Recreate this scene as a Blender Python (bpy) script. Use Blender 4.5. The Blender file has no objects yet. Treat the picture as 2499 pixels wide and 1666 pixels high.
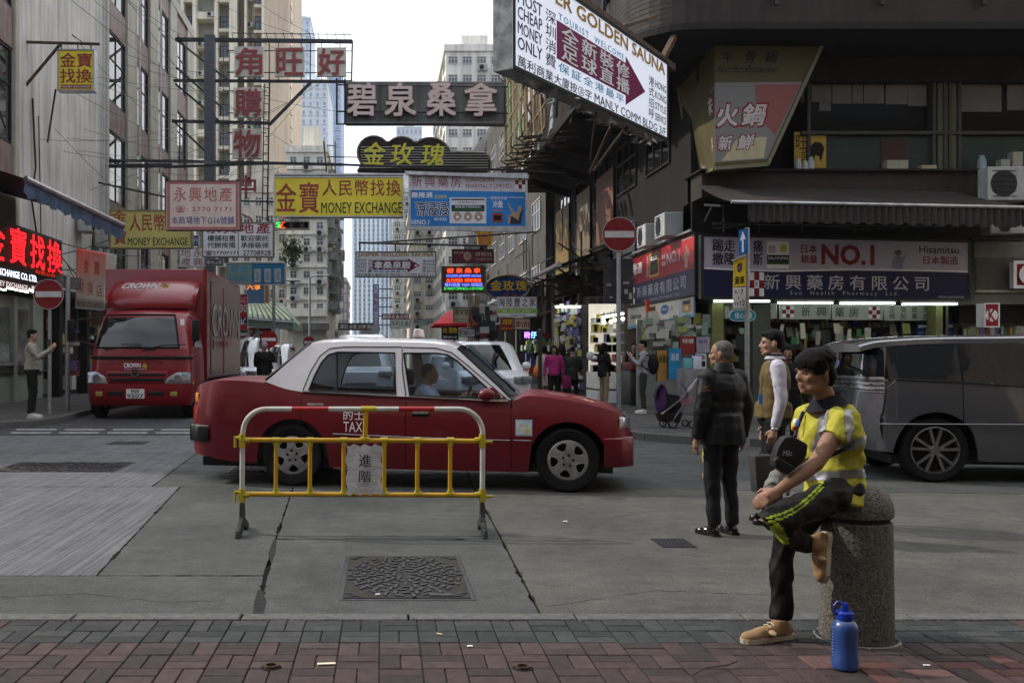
import bpy, bmesh, math, random
from mathutils import Vector, Matrix, noise
rnd = random.Random(7)
S = bpy.context.scene
COL = S.collection
R = math.radians
V = Vector
PI = math.pi
# camera, light, exposure
F, EYE, VX, VY = 2350.0, 1.45, 935.0, 865.0
cam_d = bpy.data.cameras.new('camera'); cam = bpy.data.objects.new('camera', cam_d); COL.objects.link(cam)
cam.location = (0, 0, EYE); cam.rotation_euler = (R(90), 0, 0)
cam_d.sensor_width = 36; cam_d.lens = F / 2499 * 36
cam_d.shift_x = (1249.5 - VX) / 2499; cam_d.shift_y = (VY - 833) / 2499
cam_d.clip_start = .05; cam_d.clip_end = 3000
S.camera = cam
w = bpy.data.worlds.new('World'); S.world = w; w.use_nodes = True
nt = w.node_tree; sky = nt.nodes.new('ShaderNodeTexSky'); sky.sky_type = 'NISHITA'; sky.sun_disc = False
SUN_EL, SUN_AZ = 38.0, 70.0
sky.sun_elevation = R(SUN_EL); sky.sun_rotation = R(-SUN_AZ); sky.dust_density = 1.5; sky.air_density = 1.0; sky.ozone_density = 1.0
bg = nt.nodes['Background']; bg.inputs[1].default_value = .15
tc = nt.nodes.new('ShaderNodeTexCoord'); cn = nt.nodes.new('ShaderNodeTexNoise'); cn.inputs['Scale'].default_value = 2.6; cn.inputs['Detail'].default_value = 7
nt.links.new(tc.outputs['Generated'], cn.inputs['Vector'])
cr = nt.nodes.new('ShaderNodeMapRange'); cr.inputs[1].default_value = .36; cr.inputs[2].default_value = .56; cr.inputs[3].default_value = .55; nt.links.new(cn.outputs[0], cr.inputs[0])
cm = nt.nodes.new('ShaderNodeMix'); cm.data_type = 'RGBA'; cm.inputs[7].default_value = (7.6, 7.8, 8.2, 1)
sx = nt.nodes.new('ShaderNodeSeparateXYZ'); nt.links.new(tc.outputs['Generated'], sx.inputs[0])
ad = nt.nodes.new('ShaderNodeMapRange'); ad.inputs[1].default_value = -.9; ad.inputs[2].default_value = .35; ad.inputs[3].default_value = .3; ad.inputs[4].default_value = 1.6; nt.links.new(sx.outputs[1], ad.inputs[0])
ml = nt.nodes.new('ShaderNodeMath'); ml.operation = 'MULTIPLY'; ml.use_clamp = True; nt.links.new(cr.outputs[0], ml.inputs[0]); nt.links.new(ad.outputs[0], ml.inputs[1]); nt.links.new(ml.outputs[0], cm.inputs[0]); nt.links.new(sky.outputs[0], cm.inputs[6]); nt.links.new(cm.outputs[2], bg.inputs[0])
sd = bpy.data.lights.new('sun', 'SUN'); sd.energy = 2.4; sd.angle = R(.6); sd.color = (1, .93, .83)
sun = bpy.data.objects.new('sun', sd); COL.objects.link(sun)
sun_dir = V((-math.sin(R(SUN_AZ)) * math.cos(R(SUN_EL)), math.cos(R(SUN_AZ)) * math.cos(R(SUN_EL)), math.sin(R(SUN_EL))))
sun.rotation_euler = sun_dir.to_track_quat('Z', 'Y').to_euler(); sun.location = (-20, 10, 40)
S.view_settings.view_transform = 'Standard'; S.view_settings.look = 'None'
S.view_settings.exposure = 0.6; S.view_settings.gamma = 1; S.view_settings.use_curve_mapping = False
S.render.engine = 'CYCLES'
try:
 S.cycles.use_denoising = True; S.cycles.max_bounces = 8; S.cycles.transparent_max_bounces = 12; S.cycles.volume_bounces = 0
 S.cycles.sample_clamp_indirect = 6; S.cycles.caustics_reflective = False; S.cycles.caustics_refractive = False
except Exception: pass
def P(px, py, D): return V(((px - VX) * D / F, D, EYE + (VY - py) * D / F))
def GD(py, z=0.0): return F * (EYE - z) / (py - VY)
# materials
MATS = {}
def M(name, rgb, rough=.6, metal=0., var=.12, scale=6., bump=0., emit=0., streak=0., coat=0., rgb2=None, spec=None, bscale=None):
 if name in MATS: return MATS[name]
 m = bpy.data.materials.new(name); m.use_nodes = True; t = m.node_tree; N = t.nodes; L = t.links
 b = N['Principled BSDF']; b.inputs['Roughness'].default_value = rough; b.inputs['Metallic'].default_value = metal
 b.inputs['Specular IOR Level'].default_value = spec if spec is not None else (.5 if rough < .35 or metal else .22)
 if coat: b.inputs['Coat Weight'].default_value = coat; b.inputs['Coat Roughness'].default_value = .04
 if not emit:
  tone = lambda q: tuple(x*min(1, (max(.004, (q[0]*.3+q[1]*.55+q[2]*.15))/.17))**.42 for x in q)
  rgb = tone(rgb); rgb2 = tone(rgb2) if rgb2 else None
 c = tuple(rgb) + (1,)
 if emit:
  b.inputs['Emission Color'].default_value = c; b.inputs['Emission Strength'].default_value = emit
  b.inputs['Base Color'].default_value = c; MATS[name] = m; return m
 if var or streak or bump:
  g = N.new('ShaderNodeNewGeometry')
  n1 = N.new('ShaderNodeTexNoise'); n1.inputs['Scale'].default_value = scale; n1.inputs['Detail'].default_value = 5
  L.new(g.outputs['Position'], n1.inputs['Vector'])
  mx = N.new('ShaderNodeMix'); mx.data_type = 'RGBA'
  lo = tuple(x * (1 - var) for x in rgb) + (1,); hi = tuple(min(1, x * (1 + var)) for x in rgb) + (1,)
  if rgb2: lo, hi = c, tuple(rgb2) + (1,)
  mx.inputs[6].default_value = lo; mx.inputs[7].default_value = hi
  r1 = N.new('ShaderNodeMapRange'); r1.inputs[1].default_value = .32; r1.inputs[2].default_value = .68
  L.new(n1.outputs[0], r1.inputs[0]); L.new(r1.outputs[0], mx.inputs[0]); out = mx.outputs[2]
  if streak:
   mp = N.new('ShaderNodeMapping'); mp.inputs['Scale'].default_value = (2.2, 2.2, .16); L.new(g.outputs['Position'], mp.inputs[0])
   n2 = N.new('ShaderNodeTexNoise'); n2.inputs['Scale'].default_value = 2.2; n2.inputs['Detail'].default_value = 6
   L.new(mp.outputs[0], n2.inputs['Vector'])
   r2 = N.new('ShaderNodeMapRange'); r2.inputs[1].default_value = .42; r2.inputs[2].default_value = .75
   r2.inputs[3].default_value = 1; r2.inputs[4].default_value = 1 - streak; L.new(n2.outputs[0], r2.inputs[0])
   m2 = N.new('ShaderNodeMix'); m2.data_type = 'RGBA'; m2.blend_type = 'MULTIPLY'; m2.inputs[0].default_value = 1
   L.new(out, m2.inputs[6]); L.new(r2.outputs[0], m2.inputs[7]); out = m2.outputs[2]
  L.new(out, b.inputs['Base Color'])
  if bump:
   n3 = N.new('ShaderNodeTexNoise'); n3.inputs['Scale'].default_value = bscale or scale * 4; n3.inputs['Detail'].default_value = 4
   L.new(g.outputs['Position'], n3.inputs['Vector'])
   bp = N.new('ShaderNodeBump'); bp.inputs['Strength'].default_value = bump; bp.inputs['Distance'].default_value = .02
   L.new(n3.outputs[0], bp.inputs['Height']); L.new(bp.outputs[0], b.inputs['Normal'])
 else: b.inputs['Base Color'].default_value = c
 MATS[name] = m; return m
def glass(name, rgb=(.5, .55, .58), alpha=.45, rough=.02, spec=.8):
 """thin window glass: part mirror, part clear"""
 if name in MATS: return MATS[name]
 m = bpy.data.materials.new(name); m.use_nodes = True; t = m.node_tree; N = t.nodes; L = t.links
 b = N['Principled BSDF']; b.inputs['Base Color'].default_value = (.01, .012, .014, 1); b.inputs['Roughness'].default_value = rough
 b.inputs['Specular IOR Level'].default_value = spec
 tr = N.new('ShaderNodeBsdfTransparent'); tr.inputs[0].default_value = tuple(rgb) + (1,)
 mx = N.new('ShaderNodeMixShader'); mx.inputs[0].default_value = alpha
 L.new(b.outputs[0], mx.inputs[1]); L.new(tr.outputs[0], mx.inputs[2]); L.new(mx.outputs[0], N['Material Output'].inputs[0])
 MATS[name] = m; return m
# objects
def tag(o, label=None, cat=None, group=None, kind=None):
 if label: o['label'] = label
 if cat: o['category'] = cat
 if group: o['group'] = group
 if kind: o['kind'] = kind
 return o
def thing(name, loc, label, cat, group=None, rz=0.):
 o = bpy.data.objects.new(name, None); COL.objects.link(o); o.location = loc; o.rotation_euler.z = rz
 o.empty_display_size = .1
 return tag(o, label, cat, group)
def origin(o):
 p = V((0, 0, 0))
 while o is not None: p = p + o.location; o = o.parent
 return p
def link(name, me, parent=None, loc=None):
 o = bpy.data.objects.new(name, me); COL.objects.link(o)
 if parent is not None: o.parent = parent
 if loc is not None: o.location = loc
 return o
def copy_tree(o, parent=None):
 c = o.copy(); COL.objects.link(c)
 if parent is not None: c.parent = parent
 for ch in o.children: copy_tree(ch, c)
 return c
class MB:
 """collects shapes in world coordinates, then becomes ONE mesh object under its parent"""
 def __init__(s): s.v = []; s.f = []; s.mi = []; s.cur = 0
 def add(s, vs, fs):
  o = len(s.v); s.v += [V(x) for x in vs]; s.f += [tuple(i + o for i in f) for f in fs]; s.mi += [s.cur] * len(fs); return s
 def box(s, a, b, rz=0., c=None):
  x0, y0, z0 = a; x1, y1, z1 = b
  vs = [V(p) for p in ((x0,y0,z0),(x1,y0,z0),(x1,y1,z0),(x0,y1,z0),(x0,y0,z1),(x1,y0,z1),(x1,y1,z1),(x0,y1,z1))]
  if rz:
   c = V(c) if c is not None else V(((x0+x1)/2, (y0+y1)/2, 0)); m = Matrix.Rotation(rz, 3, 'Z'); vs = [m @ (p - c) + c for p in vs]
  return s.add(vs, [(0,3,2,1),(4,5,6,7),(0,1,5,4),(1,2,6,5),(2,3,7,6),(3,0,4,7)])
 def bar(s, a, b, w=.05, h=None, up=(0, 0, 1)):
  a = V(a); b = V(b); d = (b - a)
  if d.length < 1e-6: return s
  d.normalize(); h = h or w; u = V(up)
  if abs(d.dot(u)) > .97: u = V((1, 0, 0))
  r = d.cross(u).normalized(); u = r.cross(d).normalized(); r = r * w / 2; u = u * h / 2
  return s.add([a-r-u, a+r-u, a+r+u, a-r+u, b-r-u, b+r-u, b+r+u, b-r+u], [(0,1,2,3),(7,6,5,4),(0,4,5,1),(1,5,6,2),(2,6,7,3),(3,7,4,0)])
 def tube(s, pts, r, n=8, cap=True):
  pts = [V(p) for p in pts]; rr = r if isinstance(r, (list, tuple)) else [r] * len(pts); rings = []; prev = None
  for i, p in enumerate(pts):
   d = (pts[min(i+1, len(pts)-1)] - pts[max(i-1, 0)])
   if d.length < 1e-9: d = V((0, 0, 1))
   d.normalize()
   if prev is None: u = V((0, 0, 1)) if abs(d.z) < .9 else V((1, 0, 0))
   else: u = prev
   a = (u - d * u.dot(d))
   if a.length < 1e-6: a = d.orthogonal()
   a.normalize(); prev = a; b = d.cross(a); rings.append([p + (a * math.cos(2*PI*k/n) + b * math.sin(2*PI*k/n)) * rr[i] for k in range(n)])
  vs = [q for g in rings for q in g]; fs = []
  for i in range(len(pts) - 1):
   for k in range(n): fs.append((i*n+k, i*n+(k+1) % n, (i+1)*n+(k+1) % n, (i+1)*n+k))
  if cap: fs += [tuple(range(n))[::-1], tuple((len(pts)-1)*n+k for k in range(n))]
  return s.add(vs, fs)
 def quad(s, a, b, c, d): return s.add([a, b, c, d], [(0, 1, 2, 3)])
 def slab(s, pts, t):
  """a flat polygon pushed along t"""
  n = len(pts); t = V(t); pts = [V(p) for p in pts]
  return s.add(pts + [p + t for p in pts], [tuple(range(n))[::-1], tuple(range(n, 2*n))] + [(k, (k+1) % n, n+(k+1) % n, n+k) for k in range(n)])
 def grid(s, rows, closed=False):
  n = len(rows[0]); vs = [q for r_ in rows for q in r_]; fs = []
  for i in range(len(rows) - 1):
   for k in range(n if closed else n - 1): fs.append((i*n+k, i*n+(k+1) % n, (i+1)*n+(k+1) % n, (i+1)*n+k))
  return s.add(vs, fs)
 def lathe(s, prof, c, axis='Z', n=24):
  c = V(c); rows = []
  for r_, h in prof:
   row = []
   for k in range(n):
    a = 2*PI*k/n; x, y = r_*math.cos(a), r_*math.sin(a)
    row.append(c + (V((x, y, h)) if axis == 'Z' else V((x, h, y)) if axis == 'Y' else V((h, x, y))))
   rows.append(row)
  return s.grid(rows, True)
 def ball(s, c, r, n=12, m=8, M3=None):
  r = r if isinstance(r, (tuple, list, Vector)) else (r, r, r); c = V(c); rows = []
  for i in range(m + 1):
   t = PI * i / m; row = []
   for k in range(n):
    a = 2*PI*k/n; q = V((r[0]*math.sin(t)*math.cos(a), r[1]*math.sin(t)*math.sin(a), r[2]*math.cos(t)))
    row.append(c + (M3 @ q if M3 is not None else q))
   rows.append(row)
  return s.grid(rows, True)
 def build(s, name, mat, parent=None, smooth=False, loc=None, bevel=0., seg=2, kind=None, angle=None, merge=False, label=None):
  me = bpy.data.meshes.new(name); base = origin(parent)
  lp = V(loc) if loc is not None else V((0, 0, 0))
  me.from_pydata([p - base - lp for p in s.v], [], s.f)
  for m_ in (mat if isinstance(mat, (list, tuple)) else [mat]): me.materials.append(m_)
  if any(s.mi): me.polygons.foreach_set('material_index', s.mi)
  bm = bmesh.new(); bm.from_mesh(me)
  if merge or bevel or smooth: bmesh.ops.remove_doubles(bm, verts=bm.verts, dist=1e-5)
  bmesh.ops.dissolve_degenerate(bm, edges=bm.edges, dist=1e-6)
  bmesh.ops.recalc_face_normals(bm, faces=bm.faces)
  if bevel:
   es = [e for e in bm.edges if len(e.link_faces) == 2 and e.calc_face_angle(0) > .5]
   bmesh.ops.bevel(bm, geom=es, offset=bevel, segments=seg, profile=.5, affect='EDGES', clamp_overlap=True)
  bm.to_mesh(me); bm.free()
  if smooth or bevel:
   me.polygons.foreach_set('use_smooth', [True] * len(me.polygons))
   try: me.set_sharp_from_angle(angle=R(angle or 35))
   except Exception: pass
  o = link(name, me, parent, lp if loc is not None else None)
  if kind: o['kind'] = kind
  if label: o['label'] = label
  return o
FLAT = {}
def curve_plate(splines, ext=.004, bevel=0.):
 """flat plate with holes from closed outlines (list of (x,z) lists); returns (verts, faces), verts as (x, y, z)"""
 c = bpy.data.curves.new('plate', 'CURVE'); c.dimensions = '2D'; c.fill_mode = 'BOTH'; c.extrude = ext; c.bevel_depth = bevel
 for sp in splines:
  q = c.splines.new('POLY'); q.points.add(len(sp) - 1); q.use_cyclic_u = True
  for i, (x, z) in enumerate(sp): q.points[i].co = (x, z, 0, 1)
 o = bpy.data.objects.new('plate', c); COL.objects.link(o); me = o.to_mesh()
 vs = [(v.co.x, -v.co.z, v.co.y) for v in me.vertices]; fs = [tuple(p.vertices) for p in me.polygons]
 o.to_mesh_clear(); bpy.data.objects.remove(o); bpy.data.curves.remove(c)
 return vs, fs
def glyphs(txt, bold=0., ext=0., spacing=1.0):
 k = (txt, bold, ext, spacing)
 if k in FLAT: return FLAT[k]
 c = bpy.data.curves.new('glyph', 'FONT'); c.body = txt; c.resolution_u = 2; c.offset = bold; c.extrude = ext; c.space_character = spacing
 o = bpy.data.objects.new('glyph', c); COL.objects.link(o); me = o.to_mesh()
 vs = [(v.co.x, v.co.y, v.co.z) for v in me.vertices]; fs = [tuple(p.vertices) for p in me.polygons]
 o.to_mesh_clear(); bpy.data.objects.remove(o); bpy.data.curves.remove(c)
 x0 = min(v[0] for v in vs); x1 = max(v[0] for v in vs); y0 = min(v[1] for v in vs); y1 = max(v[1] for v in vs)
 FLAT[k] = ([((v[0]-x0)/(x1-x0), (v[1]-y0)/(y1-y0), v[2]) for v in vs], fs); return FLAT[k]
class Face:
 """a board in space given by its corners; uv (0..1) or photo pixels give places on it"""
 def __init__(s, bl, br, tl, tr=None, out=None):
  s.bl, s.br, s.tl = V(bl), V(br), V(tl); s.tr = V(tr) if tr is not None else s.tl + s.br - s.bl
  n = (s.br - s.bl).cross(s.tl - s.bl).normalized()
  if n.dot(V((0, 0, EYE)) - s.bl) < 0: n = -n
  s.n = n
 def at(s, u, v, d=0.): return (s.bl*(1-u)+s.br*u)*(1-v) + (s.tl*(1-u)+s.tr*u)*v + s.n*d
 def uv(s, px, py):
  o = V((0, 0, EYE)); r = V(((px-VX)/F, 1, (VY-py)/F)); k = s.n.dot(s.bl-o)/s.n.dot(r); p = o + r*k
  e1 = s.br-s.bl; e2 = s.tl-s.bl; q = p-s.bl; a, b, c = e1.dot(e1), e1.dot(e2), e2.dot(e2); d1, d2 = q.dot(e1), q.dot(e2); det = a*c-b*b
  return ((d1*c-d2*b)/det, (a*d2-b*d1)/det)
 def size(s): return (s.br-s.bl).length, (s.tl-s.bl).length
def frontal(x0, y0, x1, y1, D): return Face(P(x0, y1, D), P(x1, y1, D), P(x0, y0, D))
SH = ((-.7, -.5), (.7, .5), (-.7, .5), (.7, -.5))
def write(face, txt, r, mat, parent, px=False, bold=0.,  d=.006, spacing=1., shear=0., name='lettering', thick=0., vertical=False, flip=False):
 bold *= .75
 """lettering fitted into rect r=(u0,v0,u1,v1) (or pixels x0,y0,x1,y1) of the face"""
 if px:
  a = face.uv(r[0], r[3]); b = face.uv(r[2], r[1]); r = (a[0], a[1], b[0], b[1])
 mb = MB()
 if vertical:
  n = len(txt); h = (r[3]-r[1])/n
  for i, ch in enumerate(txt):
   vs, fs = glyphs(ch, 0, 0, 1.); v0 = r[3]-(i+1)*h+.06*h; v1 = r[3]-i*h-.06*h
   for q, (dx, dy) in enumerate(SH): mb.add([face.at(r[0]+(r[2]-r[0])*(x+dx*bold), v0+(v1-v0)*(y+dy*bold), d+q*.0005) for x, y, z in vs], fs)
 else:
  vs, fs = glyphs(txt, 0, thick, spacing); k = 1/max(1, len(txt))
  for q, (dx, dy) in enumerate(SH if bold else SH[:1]): mb.add([face.at(r[0]+(r[2]-r[0])*(x+dx*bold*k+shear*(y-.5)*.1), r[1]+(r[3]-r[1])*(y+dy*bold), d+z+q*.0005) for x, y, z in vs], fs)
 me = bpy.data.meshes.new(name); base = origin(parent); me.from_pydata([p-base for p in mb.v], [], mb.f); me.materials.append(mat)
 return link(name, me, parent)
def patch(face, r, mat, parent, px=False, d=.003, name='panel', t=0., poly=None):
 if px:
  a = face.uv(r[0], r[3]); b = face.uv(r[2], r[1]); r = (a[0], a[1], b[0], b[1])
 pts = [(r[0], r[1]), (r[2], r[1]), (r[2], r[3]), (r[0], r[3])] if poly is None else poly
 mb = MB()
 if t: mb.slab([face.at(u, v, d-t) for u, v in pts], face.n*t)
 else: mb.add([face.at(u, v, d) for u, v in pts], [tuple(range(len(pts)))])
 return mb.build(name, mat, parent)
def board(name, label, face, panel, frame, thick=.25, fw=.04, cat='sign', group=None, back=None, proud=.02):
 """box sign: casing behind the face, frame bars round it"""
 base = (face.bl+face.br)/2; t = thing(name, base, label, cat, group)
 e1 = (face.br-face.bl).normalized(); e2 = (face.tl-face.bl).normalized()
 mb = MB(); q = [face.at(0,0,-.012), face.at(1,0,-.012), face.at(1,1,-.012), face.at(0,1,-.012)]; mb.slab(q, -face.n*thick); mb.build('casing', back or frame, t)
 MB().slab([face.at(0,0,-.008), face.at(1,0,-.008), face.at(1,1,-.008), face.at(0,1,-.008)], face.n*.008).build('panel', panel, t)
 mb = MB(); c = [face.at(0,0), face.at(1,0), face.at(1,1), face.at(0,1)]
 if fw:
  W, Hh = face.size(); fu, fv = fw/W, fw/Hh
  for a, b, c_, d_ in (((-.3*fu,-.3*fv),(1+.3*fu,-.3*fv),(1+.3*fu,fv),(-.3*fu,fv)), ((-.3*fu,1-fv),(1+.3*fu,1-fv),(1+.3*fu,1+.3*fv),(-.3*fu,1+.3*fv)), ((-.3*fu,fv),(fu,fv),(fu,1-fv),(-.3*fu,1-fv)), ((1-fu,fv),(1+.3*fu,fv),(1+.3*fu,1-fv),(1-fu,1-fv))):
   mb.slab([face.at(*a, .002), face.at(*b, .002), face.at(*c_, .002), face.at(*d_, .002)], face.n*proud)
  mb.build('frame', frame, t)
 return t
steel = M('galvanised steel', (.3, .31, .32), .45, .7, var=.2, scale=14)
dark_iron = M('dark painted iron', (.035, .036, .04), .55, .3, var=.3, scale=9)
rust = M('rusty iron', (.11, .06, .035), .8, .2, var=.4, scale=7)
alu = M('weathered aluminium', (.42, .43, .44), .35, .8, var=.25, scale=5)
black = M('black rubber', (.012, .012, .013), .75)
white_paint = M('white sign paint', (.8, .8, .8), .45, var=.06, scale=3)
# GROUND
def G(px, py, z=0.0):
 D = GD(py, z); return V(((px - VX) * D / F, D, z))
def road_mat(name, lo, hi, tine=0.):
 m = bpy.data.materials.new(name); m.use_nodes = True; t = m.node_tree; N = t.nodes; L = t.links; b = N['Principled BSDF']; b.inputs['Specular IOR Level'].default_value = .3
 g = N.new('ShaderNodeNewGeometry'); pos = g.outputs['Position']
 def nz(sc, det=5, vec=pos, rough=.6):
  n = N.new('ShaderNodeTexNoise'); n.inputs['Scale'].default_value = sc; n.inputs['Detail'].default_value = det; n.inputs['Roughness'].default_value = rough; L.new(vec, n.inputs['Vector']); return n.outputs[0]
 def rng(s, a, b_, c=0., d=1.):
  r = N.new('ShaderNodeMapRange'); r.inputs[1].default_value = a; r.inputs[2].default_value = b_; r.inputs[3].default_value = c; r.inputs[4].default_value = d; L.new(s, r.inputs[0]); return r.outputs[0]
 def mix(f, a, b_, mode='MIX'):
  x = N.new('ShaderNodeMix'); x.data_type = 'RGBA'; x.blend_type = mode
  for k, val in ((0, f), (6, a), (7, b_)):
   if isinstance(val, (tuple, float, int)): x.inputs[k].default_value = val if not isinstance(val, tuple) else val + (1,)
   else: L.new(val, x.inputs[k])
  return x.outputs[2]
 c = mix(rng(nz(.9, 6), .35, .65), lo, hi)
 c = mix(1., c, rng(nz(7, 6), .3, .7, .72, 1.12), 'MULTIPLY')
 sp = nz(75, 3, rough=.8); c = mix(1., c, rng(sp, .33, .67, .42, 1.7), 'MULTIPLY')
 vs_ = N.new('ShaderNodeTexVoronoi'); vs_.inputs['Scale'].default_value = 38; L.new(pos, vs_.inputs['Vector']); c = mix(rng(vs_.outputs['Distance'], .06, .2, .45, 0.), c, (.22, .215, .2))
 c = mix(rng(nz(2.3, 7, rough=.7), .58, .72, 0, .6), c, (.035, .036, .038))
 mp = N.new('ShaderNodeMapping'); mp.inputs['Scale'].default_value = (.35, 3.2, 1); L.new(pos, mp.inputs[0])
 c = mix(rng(nz(1.1, 4, mp.outputs[0]), .55, .75, 0, .3), c, (.04, .042, .045))
 vo = N.new('ShaderNodeTexVoronoi'); vo.inputs['Scale'].default_value = 2.6; L.new(pos, vo.inputs['Vector'])
 c = mix(rng(vo.outputs['Distance'], .018, .035, .5, 0.), c, (.03, .03, .03))
 h = nz(90, 3)
 if tine:
  mp = N.new('ShaderNodeMapping'); mp.inputs['Rotation'].default_value = (0, 0, R(-4)); mp.inputs['Scale'].default_value = (34, .5, 1); L.new(pos, mp.inputs[0])
  t1 = nz(1.0, 3, mp.outputs[0], .75); c = mix(rng(t1, .4, .62, .0, tine), c, (.17, .175, .185))
  ad = N.new('ShaderNodeMath'); ad.operation = 'MULTIPLY_ADD'; L.new(t1, ad.inputs[0]); ad.inputs[1].default_value = 2.; L.new(h, ad.inputs[2]); h = ad.outputs[0]
 L.new(c, b.inputs['Base Color']); L.new(rng(nz(3, 4), .3, .7, .55, .9), b.inputs['Roughness'])
 bp = N.new('ShaderNodeBump'); bp.inputs['Strength'].default_value = .8; bp.inputs['Distance'].default_value = .006; L.new(h, bp.inputs['Height']); L.new(bp.outputs[0], b.inputs['Normal'])
 return m
conc_a = road_mat('worn road concrete', (.036, .039, .038), (.062, .066, .063))
conc_b = road_mat('pale road concrete', (.046, .046, .041), (.080, .078, .068))
conc_t = road_mat('brushed road concrete', (.046, .048, .053), (.076, .078, .084), .55)
asph = road_mat('street asphalt', (.026, .027, .030), (.040, .041, .044))
pave_m = road_mat('pavement concrete', (.040, .040, .041), (.062, .061, .058))
gr = MB().add([(-900, -300, -.08), (900, -300, -.08), (900, 1500, -.08), (-900, 1500, -.08)], [(0, 1, 2, 3)]).build('ground', asph); tag(gr, kind='structure')
road = bpy.data.objects.new('road', None); COL.objects.link(road); tag(road, kind='structure'); road.location = (0, 10, 0)
MB().add([(-60, 5.1, -.035), (60, 5.1, -.035), (60, 17.4, -.035), (-60, 17.4, -.035)], [(0, 1, 2, 3)]).build('joint_filler', M('tar joint filler', (.025, .025, .026), .8), road)
MB().box((-60, 17.38, -.06), (60, 19.6, -.002)).build('far_lane', asph, road)
MB().box((-7.4, 19.6, -.06), (4.3, 420, -.002)).build('carriageway', asph, road)
MB().box((-60, -22, -.07), (60, 3.6, -.03)).build('near_ground', asph, road)
slabs = [(conc_a, [(-900,1500),(628,1500),(645,1404),(-900,1404)]), (conc_t, [(-900,1404),(235,1404),(440,1187),(-900,1187)]), (conc_a, [(235,1404),(645,1404),(716,1187),(440,1187)]),
 (conc_a, [(628,1500),(1320,1500),(1224,1315),(672,1315)]), (conc_a, [(672,1315),(1224,1315),(1156,1187),(716,1187)]), (conc_b, [(1320,1500),(3300,1500),(3300,1215),(1156,1187),(1224,1315)]),
 (conc_t, [(-900,1187),(370,1187),(480,1105),(-900,1105)]), (conc_a, [(370,1187),(1156,1187),(1120,1105),(480,1105)]), (conc_a, [(1156,1187),(3300,1215),(3000,1112),(1120,1105)]),
 (conc_t, [(-900,1105),(480,1105),(520,1062),(-900,1062)]), (conc_a, [(480,1105),(1120,1105),(1100,1062),(520,1062)]), (conc_a, [(1120,1105),(3000,1112),(2900,1062),(1100,1062)])]
for m_, poly in slabs:
 pts = [G(x, y) for x, y in poly]; c = sum(pts, V((0, 0, 0))) / len(pts); n = len(pts); q = []
 for i in range(n):
  a, b = pts[i], pts[(i+1) % n]; k = max(2, min(160, int((b-a).length / .035)))
  for j in range(k):
   p = a.lerp(b, j/k); d = (b-a).normalized(); nrm = V((-d.y, d.x, 0));
   if nrm.dot(c-p) < 0: nrm = -nrm
   ch = noise.noise(p*3.1)*.016 + noise.noise(p*11)*.02 + noise.noise(p*37)*.012
   q.append(p + nrm*(.007 + max(0, ch)*(1 if j else .3)) + (d*.012 if j == 0 else V((0,0,0))))
 MB().slab([p - V((0, 0, .06)) for p in q], (0, 0, .06)).build('concrete_slab', m_, road)
kst = M('granite kerb stone', (.115, .115, .11), .8, var=.22, scale=22, bump=.5)
pav = bpy.data.objects.new('pavement', None); COL.objects.link(pav); tag(pav, kind='structure'); pav.location = (0, 4.6, 0)
x = -8.14
while x < 10.3:
 l = .92; MB().box((x+.006, 5.238, -.06), (x+l-.006, 5.355, .012+rnd.uniform(0, .004))).build('kerb_stone', kst, pav, bevel=.006, seg=1); x += l
MB().add([(-8.4, 3.6, -.004), (10.4, 3.6, -.004), (10.4, 5.24, -.004), (-8.4, 5.24, -.004)], [(0, 1, 2, 3)]).build('bedding_sand', M('joint sand', (.105, .10, .092), .9), pav)
def brick_mesh(nm, sx, sy, mat):
 return MB().box((-sx/2, -sy/2, -.05), (sx/2, sy/2, 0)).build(nm, mat, None, bevel=.0035, seg=1)
bm_cols = {'g': [(.09, .098, .099), (.105, .112, .112), (.075, .081, .083)], 'r': [(.115, .082, .08), (.132, .09, .086), (.098, .074, .073), (.145, .10, .094)], 'n': [(.2, .09, .075), (.23, .13, .12)]}
bprot = {}
bm_cols = {k: [tuple(x*.62 for x in c) for c in v] for k, v in bm_cols.items()}
for k, cs in bm_cols.items():
 for i, c in enumerate(cs):
  mt = M('%s paving brick %d' % ({'g': 'grey', 'r': 'red', 'n': 'newer red'}[k], i), c, .75, var=.2, scale=17, bump=.45, bscale=120)
  for hv, (sx, sy) in (('h', (.194, .0945)), ('v', (.0945, .194))):
   o = brick_mesh('paving_brick', sx, sy, mt); bprot[k, i, hv] = o.data; bpy.data.objects.remove(o)
far_b = MB()
for j in range(5):
 y0 = 5.222 - .2*(j+1)
 for i in range(-42, 52):
  X0 = -.017 + .2*i; inview = (X0+.2) > -935*5.25/F*1.0 - .0 and X0 < 1564*(y0+.2)/F
  h = (i + j) % 2 == 0
  for k in range(2):
   cx, cy = (X0+.1, y0+.05+.1*k) if h else (X0+.05+.1*k, y0+.1)
   kk = 'g' if j < 2 else 'r'
   if j >= 3 and X0 > 1.75+.3*rnd.random() and rnd.random() < .45: kk = 'n'
   if inview and -2.15 < X0 < 3.35:
    o = link('paving_brick', bprot[kk, rnd.randrange(len(bm_cols[kk])), 'h' if h else 'v'], pav)
    o.location = V((cx, cy, .010 + rnd.uniform(-.0015, .002))) - pav.location; o.rotation_euler = (rnd.uniform(-.006, .006), rnd.uniform(-.006, .006), rnd.uniform(-.008, .008))
   else:
    sx, sy = (.097, .047) if h else (.047, .097); far_b.box((cx-sx, cy-sy, -.04), (cx+sx, cy+sy, .01))
for j in range(5, 8):
 for i in range(-42, 52):
  for k in range(2):
   X0 = -.017+.2*i; y0 = 5.222-.2*(j+1); h = (i+j) % 2 == 0; cx, cy = (X0+.1, y0+.05+.1*k) if h else (X0+.05+.1*k, y0+.1); sx, sy = (.097, .047) if h else (.047, .097)
   far_b.box((cx-sx, cy-sy, -.04), (cx+sx, cy+sy, .01))
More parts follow.
